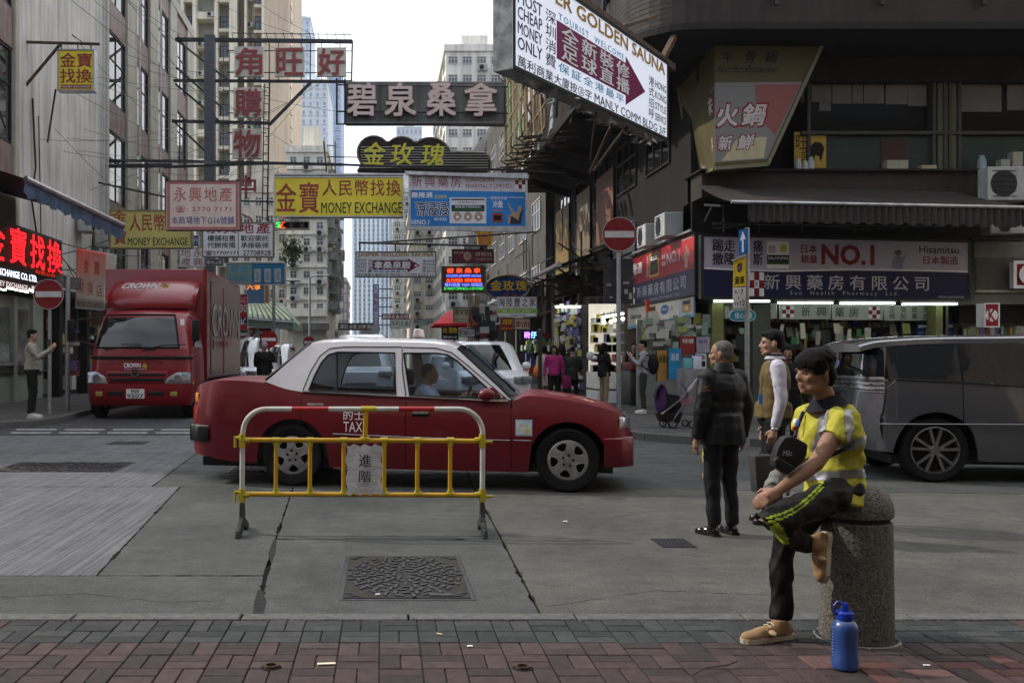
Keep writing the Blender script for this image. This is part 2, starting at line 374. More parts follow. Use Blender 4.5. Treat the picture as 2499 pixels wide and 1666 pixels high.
far_b.build('further_paving_bricks', MATS['red paving brick 1'], pav, kind='stuff')
def pavement(name, kerb, back, z=.12):
 o = bpy.data.objects.new(name, None); COL.objects.link(o); tag(o, kind='structure'); o.location = (kerb[0][0], kerb[0][1], 0)
 ins = []
 for i, p in enumerate(kerb):
  a = V(kerb[max(0, i-1)]+(0,)); b = V(kerb[min(len(kerb)-1, i+1)]+(0,)); d = (b-a).normalized(); n = V((-d.y, d.x, 0))
  if n.dot(V(back[0]+(0,))*.5+V(back[-1]+(0,))*.5 - V(p+(0,))) < 0: n = -n
  ins.append(V(p+(0,)) + n*.14)
 MB().slab([(p.x, p.y, -.05) for p in ins] + [(x, y, -.05) for x, y in back], (0, 0, .05+z)).build('paving_surface', pave_m, o)
 for i in range(len(kerb)-1):
  a, b = V(kerb[i]+(-.05,)), V(kerb[i+1]+(-.05,)); ia, ib = ins[i], ins[i+1]; n = max(1, min(14, int((b-a).length/1.1)))
  for k in range(n):
   q = [a.lerp(b, (k+.006)/n), a.lerp(b, (k+.994)/n), V((ib.x, ib.y, -.05)) if k == n-1 else ia.lerp(ib, (k+.994)/n)*1., ia.lerp(ib, (k+.006)/n)]
   q = [V((p.x, p.y, -.05)) for p in q]; MB().slab(q, (0, 0, .05+z+.004)).build('kerb_stone', kst, o)
 return o
lp = pavement('left_pavement', [(-30, 17.8), (-14, 18.3), (-9, 18.55), (-7.6, 18.8), (-7.0, 19.3), (-6.85, 20.5), (-7.2, 24.7), (-7.2, 40), (-7.2, 70), (-7.2, 260)], [(-30, 260)][:0] + [(-14, 260), (-30, 260)])
rp = pavement('right_pavement', [(4.1, 260), (4.1, 60), (4.1, 30), (4.1, 17.4), (4.4, 16.2), (5.2, 15.35), (6.4, 15.05), (12, 15.0), (40, 15.0)], [(40, 260)])
jm = M('pavement joint line', (.045, .045, .045), .9)
j = MB()
for k in range(9): j.box((4.4, 16.6+k*.95, .1205), (8.0, 16.606+k*.95, .122))
for k in range(5): j.box((4.9+k*.75, 15.6, .1212), (4.906+k*.75, 24, .1225))
j.build('paving_joints', jm, rp)
wp = M('worn white road paint', (.42, .42, .42), .7, rgb2=(.16, .165, .17), scale=9)
for yy, off in ((1049, 0), (1056.5, -14)):
 for k in range(4):
  x0 = 38 + off + k*118
  a, b, c, d = G(x0, yy, .003), G(x0+98, yy, .003), G(x0+98+4, yy-2.6, .003), G(x0+4, yy-2.6, .003)
  MB().add([a, b, c, d], [(0, 1, 2, 3)]).build('give_way_dash', wp, road)
MB().box((-1.6, 24, .0), (-1.45, 200, .003)).build('lane_line', wp, road)
iron = M('cast iron', (.085, .088, .1), .42, .75, var=.3, scale=20, bump=.2)
grit = M('grit between the treads', (.045, .044, .038), .85, var=.35, scale=40)
def manhole(c, w, d, label, n=1.):
 t = thing('manhole_cover', (c[0], c[1], 0), label, 'manhole cover'); x, y = c
 MB().box((x-w/2-.03, y-d/2-.03, -.01), (x+w/2+.03, y+d/2+.03, .006)).build('frame', iron, t, bevel=.004, seg=1)
 MB().box((x-w/2, y-d/2, 0), (x+w/2, y+d/2, .0105)).build('plate', grit, t)
 mb = MB(); k2 = d / w
 for ri, (r, cnt) in enumerate(((.09, 6), (.15, 12), (.215, 16), (.28, 22), (.345, 26), (.41, 30), (.465, 26))):
  r *= w
  for k in range(cnt):
   a = 2*PI*(k+.5*(ri % 2))/cnt; radial = (k+ri) % 2 == 0; l, t_ = (.034*w, .012*w) if radial else (.034*w, .012*w)
   cx, cy = r*math.cos(a), r*math.sin(a); ra = a if radial else a + PI/2
   ux, uy = math.cos(ra), math.sin(ra); q = [(cx+ux*l*s1-uy*t_*s2, cy+uy*l*s1+ux*t_*s2) for s1, s2 in ((-1,-1),(1,-1),(1,1),(-1,1))]
   mb.slab([(x+a_, y+b_*k2, .009) for a_, b_ in q], (0, 0, .0085))
 for sx in (-1, 1):
  for sy in (-1, 1):
   for k in range(3):
    cx, cy = sx*w*(.40+.028*k), sy*w*(.47-.03*k); mb.slab([(x+cx+dx, y+(cy+dy)*k2, .009) for dx, dy in ((-.03*w,-.008*w),(.03*w,-.008*w),(.03*w,.008*w),(-.03*w,.008*w))], (0, 0, .007))
 for k in range(4):
  a = PI/2*k+.3; mb.lathe([(.012*w, .009), (.026*w, .009), (.026*w, .018), (.012*w, .018)], (x+.37*w*math.cos(a), y+.37*w*math.sin(a)*k2, 0), n=10)
 mb.build('raised_treads', iron, t, kind='stuff')
 mb = MB(); mb.box((x+.18*w, y-d*.475, .011), (x+.36*w, y-d*.43, .017)); mb.build('name_bar', iron, t)
a, b = G(838, 1466), G(1130, 1357); manhole((.14, 6.30), .76, 1.18, 'large square iron manhole cover with radial treads in the road before the barrier')
manhole((-4.1, 12.4), 1.5, 1.0, 'iron manhole cover at the left edge of the brushed concrete')
manhole((-1.5, 12.3), .8, .95, 'iron manhole cover in the shade behind the rear wheel of the taxi')
def grate(px, py, w, d, label):
 c = G(px, py); t = thing('drain_cover', (c.x, c.y, 0), label, 'drain cover')
 MB().box((c.x-w/2, c.y-d/2, 0), (c.x+w/2, c.y+d/2, .005)).build('plate', iron, t)
 mb = MB()
 for i in range(9):
  for k in range(7):
   mb.box((c.x-w/2+w*(i+.2)/9, c.y-d/2+d*(k+.2)/7, .004), (c.x-w/2+w*(i+.75)/9, c.y-d/2+d*(k+.75)/7, .009))
 mb.build('studs', iron, t, kind='stuff')
grate(1643, 1325, .26, .34, 'small square drain cover in the road by the old man')
grate(312, 1081, .6, .5, 'small oblong drain cover far left behind the tyre marks')
def litter(px, py, label, cat, col, dims, rz):
 c = G(px, py, .012); n = cat.replace(' ', '_')
 mb = MB().box((c.x-dims[0]/2, c.y-dims[1]/2, c.z), (c.x+dims[0]/2, c.y+dims[1]/2, c.z+dims[2]), rz, (c.x, c.y, 0)); t = mb.build(n, M('litter '+label[:12], col, .7), None, bevel=min(dims)*.3, seg=1); tag(t, label, cat)
litter(1073, 1548, 'cigarette end with a tan filter on the grey bricks', 'cigarette end', (.62, .5, .32), (.035, .009, .008), -.6)
litter(797, 1620, 'flattened cream straw wrapper on the red bricks', 'wrapper', (.66, .6, .45), (.085, .022, .006), .12)
litter(1147, 1576, 'scrap of white paper between grey and red bricks', 'paper scrap', (.8, .8, .82), (.028, .014, .004), .1)
litter(2262, 1623, 'small white scrap right of the blue bottle', 'paper scrap', (.8, .8, .82), (.03, .012, .004), -.1)
litter(922, 1452, 'white scrap on the front edge of the manhole cover', 'paper scrap', (.8, .8, .82), (.03, .012, .012), 0)
litter(1380, 1272, 'white scrap on the pale slab behind the barrier', 'paper scrap', (.8, .8, .82), (.04, .02, .006), 0)
for px, py, lab in ((662, 1628, 'cut off rusty pipe stub packed with dirt in the red bricks'), (1276, 1630, 'open rusty pipe stub standing out of the red bricks')):
 c = G(px, py, .01); t = thing('pipe_stub', (c.x, c.y, .01), lab, 'pipe stub')
 MB().lathe([(.033, 0), (.033, .014), (.027, .014), (.027, -.001)], c, n=16).build('rim', rust, t, smooth=True)
 MB().lathe([(0, .003), (.046, .0025), (.05, .001)], c, n=14).build('dirt', M('dark dirt', (.02, .018, .015), .95), t)
tw = MB().tube([G(1690, 1648, .02), G(1700, 1640, .03), G(1725, 1628, .035), G(1775, 1622, .03), G(1800, 1612, .03)], .003, 5).build('wire_scrap', dark_iron, None); tag(tw, 'thin dark bent wire on the bricks left of the blue bottle', 'wire')
ck = M('crack shadow', (.02, .02, .02), .9); cr_ = random.Random(17)
for q in (((672, 1316), (940, 1312), (1226, 1322)), ((1330, 1480), (1600, 1440), (1900, 1452), (2150, 1490)), ((1420, 1300), (1500, 1262), (1640, 1240)), ((-100, 1460), (200, 1448), (420, 1470), (560, 1462)), ((1700, 1190), (1900, 1240), (2300, 1262), (2600, 1300)), ((1210, 1130), (1460, 1160), (1700, 1150), (2000, 1128)), ((720, 1440), (790, 1420), (828, 1380))):
 pts = []
 for a, b in zip(q, q[1:]):
  for k in range(14): pts.append(G(a[0]+(b[0]-a[0])*k/14+cr_.uniform(-3, 3), a[1]+(b[1]-a[1])*k/14+cr_.uniform(-1.2, 1.2), .0015))
 l = [p+V((0, cr_.uniform(.002, .007), 0)) for p in pts]; MB().grid([pts, l]).build('crack', ck, road)
tarp = M('black tar patch', (.028, .028, .03), .8, bump=.6)
for poly in (((629, 1438), (641, 1440), (648, 1468), (641, 1500), (617, 1500), (621, 1466)), ((668, 1316), (676, 1318), (672, 1350), (660, 1375), (655, 1350))):
 MB().add([G(x+cr_.uniform(-2, 2), y, .002) for x, y in poly], [tuple(range(len(poly)))]).build('tar_patch', tarp, road)
# BUILDINGS
pane_m = M('dark window pane', (.02, .023, .026), .06, var=0, spec=.9)
pane_l = M('grey window pane', (.09, .1, .11), .12, var=.3, scale=.8, spec=.8)
frame_w = M('pale window frame', (.5, .5, .48), .6)
frame_d = M('dark bronze window frame', (.03, .027, .025), .5)
WIN = {}
def window(parent, c, w, h, axis='y', nx=2, ny=2, fm=None, pm=None, curtain=False, single=True, name='window'):
 """framed window centred at c; axis y faces the viewer, axis +x / -x faces along the cross street"""
 fm = fm or frame_w; pm = pm or pane_m; k = (round(w, 2), round(h, 2), nx, ny, fm.name, pm.name)
 if k not in WIN:
  t = .05 if w > .7 else .035; mb = MB(); d = .06
  mb.box((-w/2, -d, -h/2), (-w/2+t, 0, h/2)).box((w/2-t, -d, -h/2), (w/2, 0, h/2)).box((-w/2+t, -d, h/2-t), (w/2-t, 0, h/2)).box((-w/2+t, -d, -h/2), (w/2-t, 0, -h/2+t))
  for i in range(1, nx): x = -w/2+w*i/nx; mb.box((x-t/2, -d+.01, -h/2+t), (x+t/2, -.005, h/2-t))
  for i in range(1, ny): z = -h/2+h*(i/ny if ny > 2 else .62 if ny == 2 else .5); mb.box((-w/2+t, -d+.015, z-t/2), (w/2-t, -.008, z+t/2))
  a = mb.build('window', fm); b = MB().box((-w/2+.02, -.02, -h/2+.02), (w/2-.02, -.012, h/2-.02)).build('pane', pm)
  WIN[k] = (a.data, b.data); bpy.data.objects.remove(a); bpy.data.objects.remove(b)
 A, B = WIN[k]; f = link(name, A, parent); f.location = V(c) - origin(parent); f.rotation_euler.z = {'y': 0, '+x': PI/2, '-x': -PI/2}[axis]
 link('pane', B, f); return f
AC = {}
def ac_mesh(w=.8, h=.55, d=.35):
 k = (w, h, d)
 if k not in AC:
  mb = MB().box((-w/2, -d, 0), (w/2, 0, h)); o = mb.build('air_conditioner', M('grey white enamel', (.42, .43, .42), .5, var=.15, scale=3, streak=.3), None, bevel=.015, seg=1)
  g = MB().lathe([(0, -d-.006), (h*.38, -d-.006), (h*.4, -d-.002)], (-w*.12, 0, h/2), 'Y', 16)
  for i in range(6): z = h*(.12+.15*i); g.box((-w*.12-h*.36, -d-.02, z), (-w*.12+h*.36, -d-.008, z+.012))
  gg = g.build('grille', M('dark grille', (.04, .04, .042), .6), None); AC[k] = (o.data, gg.data); bpy.data.objects.remove(o); bpy.data.objects.remove(gg)
 return AC[k]
def ac_unit(c, rz, label=None, parent=None, group=None, size=(.8, .55, .35)):
 A, B = ac_mesh(*size); o = link('air_conditioner', A, parent); o.location = V(c) - (origin(parent) if parent else V((0, 0, 0))); o.rotation_euler.z = rz
 link('grille', B, o)
 if parent is None: tag(o, label, 'air conditioner', group)
 return o
# A: commercial building on the left, plane X = -10.4
XL = -10.4
white_wall = M('stained white render', (.62, .60, .56), .85, var=.12, scale=.9, streak=.42, bump=.2)
stone_col = M('cream tiled column', (.40, .37, .31), .7, var=.1, scale=2, streak=.3)
brown_tile = M('brown pink mosaic tile', (.21, .145, .125), .55, var=.2, scale=3, streak=.4)
A = thing('commercial_building', (XL-6, 38, 0), 'white rendered building with cream columns and tall dark windows above the red lorry', 'building')
MB().box((XL-14, 27.3, 3.4), (XL, 36.0, 18.6)).build('blank_wall', white_wall, A)
MB().box((XL-14, 19.6, 4.4), (XL-1.0, 27.28, 18.5)).build('corner_core', M('dark interior wall', (.03, .028, .026), .9), A)
MB().box((XL-14, 36.02, 3.4), (XL-.55, 52.3, 18.5)).build('core', MATS['dark interior wall'], A)
MB().box((XL-14, 17.5, 0), (XL-.9, 52.3, 3.38)).build('ground_storey', M('shop back wall', (.16, .17, .14), .7, var=.3, scale=1.2), A)
MB().box((XL-14.1, 19.4, 18.6), (XL+.12, 52.4, 19.1)).build('parapet', stone_col, A)
for y0, y1 in ((38.9, 40.4), (42.7, 44.2), (46.7, 48.2), (50.8, 52.4), (36.0, 36.25), (27.02, 27.3)):
 MB().box((XL-.6, y0, 3.3), (XL+.10, y1, 18.6)).build('column', stone_col, A, bevel=.02, seg=1)
for y0, y1 in ((36.25, 38.9), (40.4, 42.7), (44.2, 46.7), (48.2, 50.8), (23.2, 27.02), (19.4, 23.1)):
 for k in range(4):
  z = 6.2 + 3.81*k; MB().box((XL-.4, y0+.01, z), (XL+.02, y1-.01, z+1.1)).build('spandrel', brown_tile, A)
 for k in range(4):
  z0 = 3.5 if k == 0 else 7.3+3.81*(k-1); z1 = 6.2+3.81*k
  if y0 < 30 and k == 0: continue
  window(A, (XL-.07, (y0+y1)/2, (z0+z1)/2), y1-y0-.1, z1-z0-.06, '+x', 2, 2, frame_d, M('mirror window pane', (.03, .035, .04), .03, var=0, spec=1.))
mb = MB()
for y, z in ((35.3, 3.5), (35.7, 3.5), (44.25, 3.4), (40.45, 3.4)): mb.tube([(XL+.17, y, z), (XL+.17, y, 18.5)], .05, 6)
mb.build('drain_pipe', M('white pipe', (.45, .45, .43), .6), A)
mb = MB().tube([(XL+.06, 28.4, 9), (XL+.08, 28.6, 7), (XL+.07, 28.3, 6), (XL+.07, 28.9, 4.6)], .03, 5).tube([(XL+.06, 28.9, 8.6), (XL+.08, 29.0, 6), (XL+.07, 29.1, 4.5)], .018, 5)
mb.build('conduit', dark_iron, A)
# B: beige housing tower beyond
beige = M('beige tower render', (.62, .50, .38), .85, var=.08, scale=.25, streak=.22)
cream = M('cream tower fin', (.72, .66, .54), .8, var=.08, scale=.4, streak=.25)
greenp = M('grey green tower panel', (.40, .43, .36), .8, var=.08, scale=.3, streak=.2)
B = thing('apartment_tower', P(580, 865, 96).xy.to_3d(), 'tall beige apartment tower with cream fins rising behind the sign scaffold', 'building')
DB = 90.
def bx(mb, x0, x1, y0, y1, d0, d1): a = P(x0, y1, DB); b = P(x1, y0, DB); return mb.box((a.x, d0, a.z), (b.x, d1, b.z))
bx(MB(), 380, 580, -260, 905, 91.2, 104).build('wall', greenp, B)
bx(MB(), 580.5, 706, -260, 905, 90.9, 104).build('wall', beige, B)
bx(MB(), 646, 705.5, -260, 905, 89.6, 90.88).build('end_wall', beige, B)
for x0, x1 in ((444, 450), (472, 481), (525, 533), (561, 580), (598, 603), (640, 647)): bx(MB(), x0, x1, -260, 905, 89.5, 91.1).build('fin', cream, B)
for k in range(-3, 11):
 y = 36 + 71.5*k
 for x0, x1 in ((450.5, 471.5), (533.5, 560.5)):
  bx(MB(), x0, x1, y+34.5, y+42.5, 89.9, 91.1).build('sill_ledge', cream, B)
  c = P((x0+x1)/2, y+17, DB); window(B, (c.x, 90.6, c.z), (x1-x0)/26.1-.05, 1.3, 'y', 3, 2, frame_d, pane_l)
 bx(MB(), 481.5, 524.5, y-4, y+13, 89.7, 91.1).build('air_conditioner_ledge', cream, B)
 for px in (492, 515):
  if rnd.random() < .8: c = P(px, y+9, DB); ac_unit((c.x, 89.75, c.z), 0, parent=B, size=(.6, .42, .3))
 y2 = 55+63*k; c = P(632, y2, DB); window(B, (c.x, 90.4, c.z), .85, 1.35, 'y', 2, 2, frame_d, pane_l)
 bx(MB(), 620, 640, y2+20, y2+27, 89.9, 90.8).build('sill_ledge', cream, B)
 c = P(608, y2+8, DB); ac_unit((c.x, 90.6, c.z), 0, parent=B, size=(.6, .42, .3))
mb = MB()
for px in (586, 592, 612): mb.tube([P(px, 900, 90.6), P(px, -250, 90.6)], .08, 6)
mb.build('drain_pipe', M('brown pipe', (.22, .17, .13), .7), B)
for k in range(-3, 24): c = P(709, 30+33*k, DB); MB().box((c.x-.14, 90.6, c.z-.4), (c.x-.02, 92, c.z+.4)).build('side_balcony', cream, B)
# generic blocks
def block(name, label, x0, x1, ytop, D, depth, wall, cols, rows, ybot, win=(.5, .5), fm=None, pm=None, side=0, single=True, z0=0., group=None, xr=None, acs=0., stains=None, nx=2, roofbox=True):
 a = P(x0, ytop, D); b = P(x1, ytop, D); X0, X1, Z = a.x, b.x, a.z
 t = thing(name, ((X0+X1)/2, D+depth/2, 0), label, 'building', group)
 MB().box((X0, D, z0), (X1, D+depth, Z)).build('wall', wall, t)
 MB().box((X0-.15, D-.15, Z), (X1+.15, D+depth+.15, Z+.5)).build('parapet', wall, t)
 if roofbox: MB().box((X0+(X1-X0)*.3, D+depth*.3, Z+.5), (X0+(X1-X0)*.7, D+depth*.7, Z+3)).build('stair_head', wall, t)
 zb = P(0, ybot, D).z; H_ = (Z-zb)/rows; W_ = (X1-X0)/cols; mb = MB(); mf = MB()
 for r_ in range(rows):
  for c_ in range(cols):
   cx = X0+W_*(c_+.5); cz = zb+H_*(r_+.52); w_, h_ = W_*win[0], H_*win[1]
   if single: window(t, (cx, D-.0, cz), w_, h_, 'y', nx, 2, fm, pm)
   else:
    mb.box((cx-w_/2, D-.05, cz-h_/2), (cx+w_/2, D+.05, cz+h_/2)); mf.box((cx-w_/2-.1, D-.2, cz-h_/2-.2), (cx+w_/2+.1, D-.02, cz-h_/2-.03))
   if acs and rnd.random() < acs: ac_unit((cx+w_*.1, D-.01, cz-h_/2-.55), 0, parent=t, size=(.7, .45, .35))
 if not single: mb.build('windows', pm or pane_l, t, kind='stuff'); mf.build('sills', wall, t, kind='stuff')
 if side:
  Xs = X1 if side > 0 else X0; n = max(2, int(depth/3.2))
  for r_ in range(rows):
   for c_ in range(n):
    cy = D+depth*(c_+.5)/n; cz = zb+H_*(r_+.52)
    window(t, (Xs, cy, cz), depth/n*.6, H_*.5, '+x' if side > 0 else '-x', 2, 2, fm, pm)
 return t, X0, X1, Z, zb
pale_blue = M('hazy blue grey tower', (.62, .68, .76), .8, var=.05, scale=.05)  # distance haze is put into the pale far tower colours
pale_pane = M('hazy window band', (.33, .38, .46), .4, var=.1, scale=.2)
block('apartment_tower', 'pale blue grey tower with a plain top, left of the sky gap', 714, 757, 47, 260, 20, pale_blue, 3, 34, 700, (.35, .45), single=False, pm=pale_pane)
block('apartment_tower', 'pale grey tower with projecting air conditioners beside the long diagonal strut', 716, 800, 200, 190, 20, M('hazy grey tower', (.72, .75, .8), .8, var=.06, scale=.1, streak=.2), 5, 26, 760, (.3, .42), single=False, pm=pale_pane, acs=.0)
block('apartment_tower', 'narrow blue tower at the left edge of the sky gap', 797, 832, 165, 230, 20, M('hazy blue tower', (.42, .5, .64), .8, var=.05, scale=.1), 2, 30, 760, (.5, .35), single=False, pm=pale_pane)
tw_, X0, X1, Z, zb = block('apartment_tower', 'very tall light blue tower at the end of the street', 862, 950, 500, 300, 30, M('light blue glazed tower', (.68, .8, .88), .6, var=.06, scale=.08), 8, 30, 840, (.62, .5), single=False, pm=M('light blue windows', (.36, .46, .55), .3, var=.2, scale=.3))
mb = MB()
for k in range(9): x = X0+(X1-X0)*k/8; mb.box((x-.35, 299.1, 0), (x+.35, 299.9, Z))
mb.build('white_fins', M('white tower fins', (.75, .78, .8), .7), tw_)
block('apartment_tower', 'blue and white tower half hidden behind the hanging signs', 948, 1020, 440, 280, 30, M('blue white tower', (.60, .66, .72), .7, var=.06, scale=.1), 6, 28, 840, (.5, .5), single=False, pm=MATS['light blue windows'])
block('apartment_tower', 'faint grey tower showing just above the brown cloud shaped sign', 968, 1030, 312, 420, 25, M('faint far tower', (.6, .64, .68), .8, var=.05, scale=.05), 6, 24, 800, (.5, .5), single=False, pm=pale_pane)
crm = M('cream tenement render', (.74, .70, .60), .85, var=.08, scale=.7, streak=.35)
t, X0, X1, Z, zb = block('tenement_block', 'cream tenement with small paned windows left of the sky gap', 700, 797, 372, 75, 14, crm, 3, 10, 770, (.5, .45), acs=.35, side=1, pm=pane_l)
for k in range(1, 10): z = zb+(Z-zb)*k/10; MB().box((X0-.05, 74.85, z-.06), (X1+.1, 75-.002, z+.06)).build('floor_band', crm, t)
MB().box((X0, 74.6, P(0, 772, 75).z), (X1+.05, 74.98, P(0, 752, 75).z)).build('balcony_parapet', crm, t)
MB().box((X0, 73.4, P(0, 806, 75).z), (X1+.2, 74.98, P(0, 790, 75).z)).build('canopy', M('mossy concrete canopy', (.13, .13, .11), .9, var=.3, scale=2), t)
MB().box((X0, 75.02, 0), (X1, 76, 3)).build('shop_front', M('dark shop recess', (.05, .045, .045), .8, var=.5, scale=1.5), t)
mb = MB()
for k in range(14):
 y = 75.6+k*1.0+rnd.random()*.4
 for f_ in range(9):
  if rnd.random() < .55: z = zb+(Z-zb)*f_/10+.6; mb.box((X1+.02, y, z), (X1+.35+rnd.random()*.5, y+.8, z+.3+rnd.random()))
mb.build('balcony_cages', M('weathered cage metal', (.22, .22, .21), .7, var=.4, scale=3), t, kind='stuff')
block('tenement_block', 'small cream and green corner tenement beyond the cream one', 802, 843, 686, 118, 16, M('pale green tenement', (.44, .47, .40), .85, var=.1, scale=.6, streak=.3), 2, 5, 830, (.6, .45), pm=M('green window panes', (.1, .2, .18), .2, var=.3, scale=1), side=1, acs=.5)
block('tenement_block', 'grey tenement filling the left side behind the hanging estate agent signs', 560, 702, 470, 84, 10, M('grey brown tenement', (.45, .42, .37), .85, var=.12, scale=.8, streak=.4), 5, 6, 740, (.55, .5), pm=pane_l, acs=.4)
rows_r = [('tenement_block', 'dark grey block with clutter by the long vertical sign', 955, 1000, 672, 150, 20, (.2, .21, .24), 3, 6, 830, None),
 ('tenement_block', 'grey white tenement with cage balconies behind the blue pharmacy sign', 958, 1052, 470, 118, 16, (.58, .58, .55), 4, 11, 812, .5),
 ('tenement_block', 'cream tenement with dark awnings over its windows right of the small sauna sign', 1004, 1120, 505, 92, 18, (.66, .61, .50), 4, 9, 800, .5),
 ('tenement_block', 'white roof top block with a long row of windows behind the grey sauna sign', 1088, 1262, 126, 72, 18, (.78, .75, .68), 5, 15, 790, .25)]
for nm, lab, x0, x1, yt, D, dp, col, cs, rs, yb, ac_ in rows_r:
 block(nm, lab, x0, x1, yt, D, dp, M(lab[:24], col, .85, var=.1, scale=.7, streak=.4), cs, rs, yb, (.66, .42), pm=pane_l, side=-1, acs=ac_ or .3, nx=3)
t = [o for o in COL.objects if o.name.startswith('tenement_block') and 'roof top' in o.get('label', '')][0]
a = P(1155, 365, 70); b = P(1215, 215, 70)
MB().slab([P(1150, 372, 70), P(1196, 310, 70), P(1240, 300, 70), P(1180, 372, 70)], (0, 1.8, 0)).build('sloping_stair', M('grey sloping slab', (.33, .31, .28), .8), t)
mb = MB()
for i in range(46):
 D_ = rnd.uniform(60, 118); px = VX+6.6*F/D_; X_ = 6.4+rnd.uniform(-.9, .1); z = rnd.uniform(3.2, 13); mb.box((X_, D_, z), (X_+rnd.uniform(.5, 1.2), D_+rnd.uniform(.7, 2), z+rnd.uniform(.4, 1.2)))
rr = mb.build('balcony_cages', MATS['weathered cage metal'], None); tag(rr, 'jumble of grey balcony cages and awnings along the right side of the street', 'balcony cages', kind='stuff')
rowm = M('dirty shaded grey shop row', (.11, .10, .09), .85, var=.2, scale=1, streak=.5)  # shade under the overhang is put into this wall colour
t = thing('shop_row', (11, 56, 0), 'dirty shaded grey shop row running down the right of the street beyond the scaffolding', 'building')
MB().box((7.5, 44.4, 3.3), (16, 71.5, 17)).build('upper_wall', rowm, t)
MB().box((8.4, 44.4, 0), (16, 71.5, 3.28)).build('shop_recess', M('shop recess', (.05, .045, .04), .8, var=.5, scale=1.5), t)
for k in range(6): MB().box((7.5, 44.5+k*4.8, 0), (8.1, 45.1+k*4.8, 3.28)).build('pier', rowm, t)
for k in range(6):
 for f_ in range(4): window(t, (7.5, 47+k*4.5, 5+f_*3.2), 2.6, 1.5, '-x', 3, 2, frame_w, pane_l)
t = thing('unseen_block', (0, -16, 0), 'beige apartment block standing across the road behind the viewer', 'building')
MB().box((-24, -26, 4.6), (60, -2.2, 14)).build('wall', beige, t); MB().box((-24, -26, 0), (60, -6.5, 4.59)).build('shop_storey', M('shop storey', (.12, .11, .1), .7, var=.4), t)
for k in range(12): MB().box((-23+k*7, -2.9, 0), (-22.3+k*7, -2.3, 4.59)).build('pillar', beige, t)
mb = MB()
for f_ in range(3):
 for k in range(22): mb.box((-20+k*3.4, -2.22, 5.2+f_*2.9), (-18.3+k*3.4, -2.13, 6.7+f_*2.9))
mb.build('windows', pane_m, t, kind='stuff')
for x0, x1, y0, y1, h_, lab in ((27, 42, -1, 14.0, 28, 'beige block added outside the picture to shade the cross street from the right'), (-66, -48, -6, 17, 22, 'beige block added outside the picture to shade the cross street from the left')):  # unseen blocks added to cut sky light at both street ends
 t = thing('unseen_block', ((x0+x1)/2, 6, 0), lab, 'building'); MB().box((x0, y0, 0), (x1, y1, h_)).build('wall', beige, t); mb = MB(); xf = x0-.02 if x0 > 0 else x1+.02
 for f_ in range(7):
  for k in range(5): mb.box((xf-.03, y0+1+k*2.9, 4+f_*2.9), (xf+.03, y0+2.6+k*2.9, 5.6+f_*2.9))
 mb.build('windows', pane_m, t, kind='stuff')
# CORNER BUILDING with the pharmacy (right)
HX, HD = 7.86, 24.0
dirty = M('dirty shaded plaster', (.032, .028, .026), .85, var=.2, scale=1.2, streak=.5)  # deep corner shade is put into the plaster, tile and soffit colours
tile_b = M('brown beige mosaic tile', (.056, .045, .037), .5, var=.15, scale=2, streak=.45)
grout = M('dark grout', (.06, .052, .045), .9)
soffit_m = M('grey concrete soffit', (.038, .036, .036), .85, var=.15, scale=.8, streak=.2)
def fbx(mb, x0, y0, x1, y1, d0, d1):
 a = P(x0, y1, d0); b = P(x1, y0, d0); return mb.box((a.x, d0, a.z), (b.x, d1, b.z))
Hb = thing('corner_building', (14, 32, 0), 'dark tiled corner building with the pharmacy and the hot pot restaurant windows', 'building')
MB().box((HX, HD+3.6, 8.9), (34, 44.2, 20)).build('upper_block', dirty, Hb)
def ring(off, z, n=9, r=1.6):
 """outline of the slab edge pushed out by off, going from the far street end round the corner to the right"""
 pts = [V((HX-off, 44.2, z)), V((HX-off, HD-off+r+2, z)), V((HX-off, HD-off+r, z))]
 for k in range(1, n): a = PI + PI/2*k/n; pts.append(V((HX-off+r+r*math.cos(a), HD-off+r+r*math.sin(a), z)))
 return pts + [V((HX-off+r, HD-off, z))] + [V((x, HD-off, z)) for x in (12, 16, 21, 34)]
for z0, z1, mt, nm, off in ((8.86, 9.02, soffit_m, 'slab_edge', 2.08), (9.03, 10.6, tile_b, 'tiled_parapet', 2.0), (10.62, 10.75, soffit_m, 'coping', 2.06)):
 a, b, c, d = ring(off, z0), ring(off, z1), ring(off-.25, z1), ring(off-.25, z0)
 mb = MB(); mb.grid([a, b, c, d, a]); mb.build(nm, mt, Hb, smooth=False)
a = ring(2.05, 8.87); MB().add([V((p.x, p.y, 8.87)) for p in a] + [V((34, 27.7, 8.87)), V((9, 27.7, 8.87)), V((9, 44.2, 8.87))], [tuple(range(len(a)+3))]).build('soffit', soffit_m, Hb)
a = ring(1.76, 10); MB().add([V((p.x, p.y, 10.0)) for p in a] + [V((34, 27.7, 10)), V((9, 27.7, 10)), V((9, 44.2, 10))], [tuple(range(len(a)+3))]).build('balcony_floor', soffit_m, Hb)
mb = MB()
for k in range(13): a = ring(2.004, 9.1+k*.118); b = ring(2.004, 9.112+k*.118); mb.grid([a, b])
for x in [7.6+i*.24 for i in range(70)]: mb.quad((x, HD-2.0045, 9.04), (x+.014, HD-2.0045, 9.04), (x+.014, HD-2.0045, 10.58), (x, HD-2.0045, 10.58))
for y in [24+i*.3 for i in range(64)]: mb.quad((HX-2.0045, y, 9.04), (HX-2.0045, y+.016, 9.04), (HX-2.0045, y+.016, 10.58), (HX-2.0045, y, 10.58))
mb.build('tile_joints', grout, Hb, kind='stuff')
mb = MB()
for x in (8.9, 11.3, 13.6, 15.2, 17.0): MB().bar((x, HD-2.1, 10.9), (x, HD-2.2, 9.35), .09).bar((x, HD-2.15, 9.4), (x+.5, HD-2.1, 10.3), .05).build('iron_bracket', dark_iron, Hb)
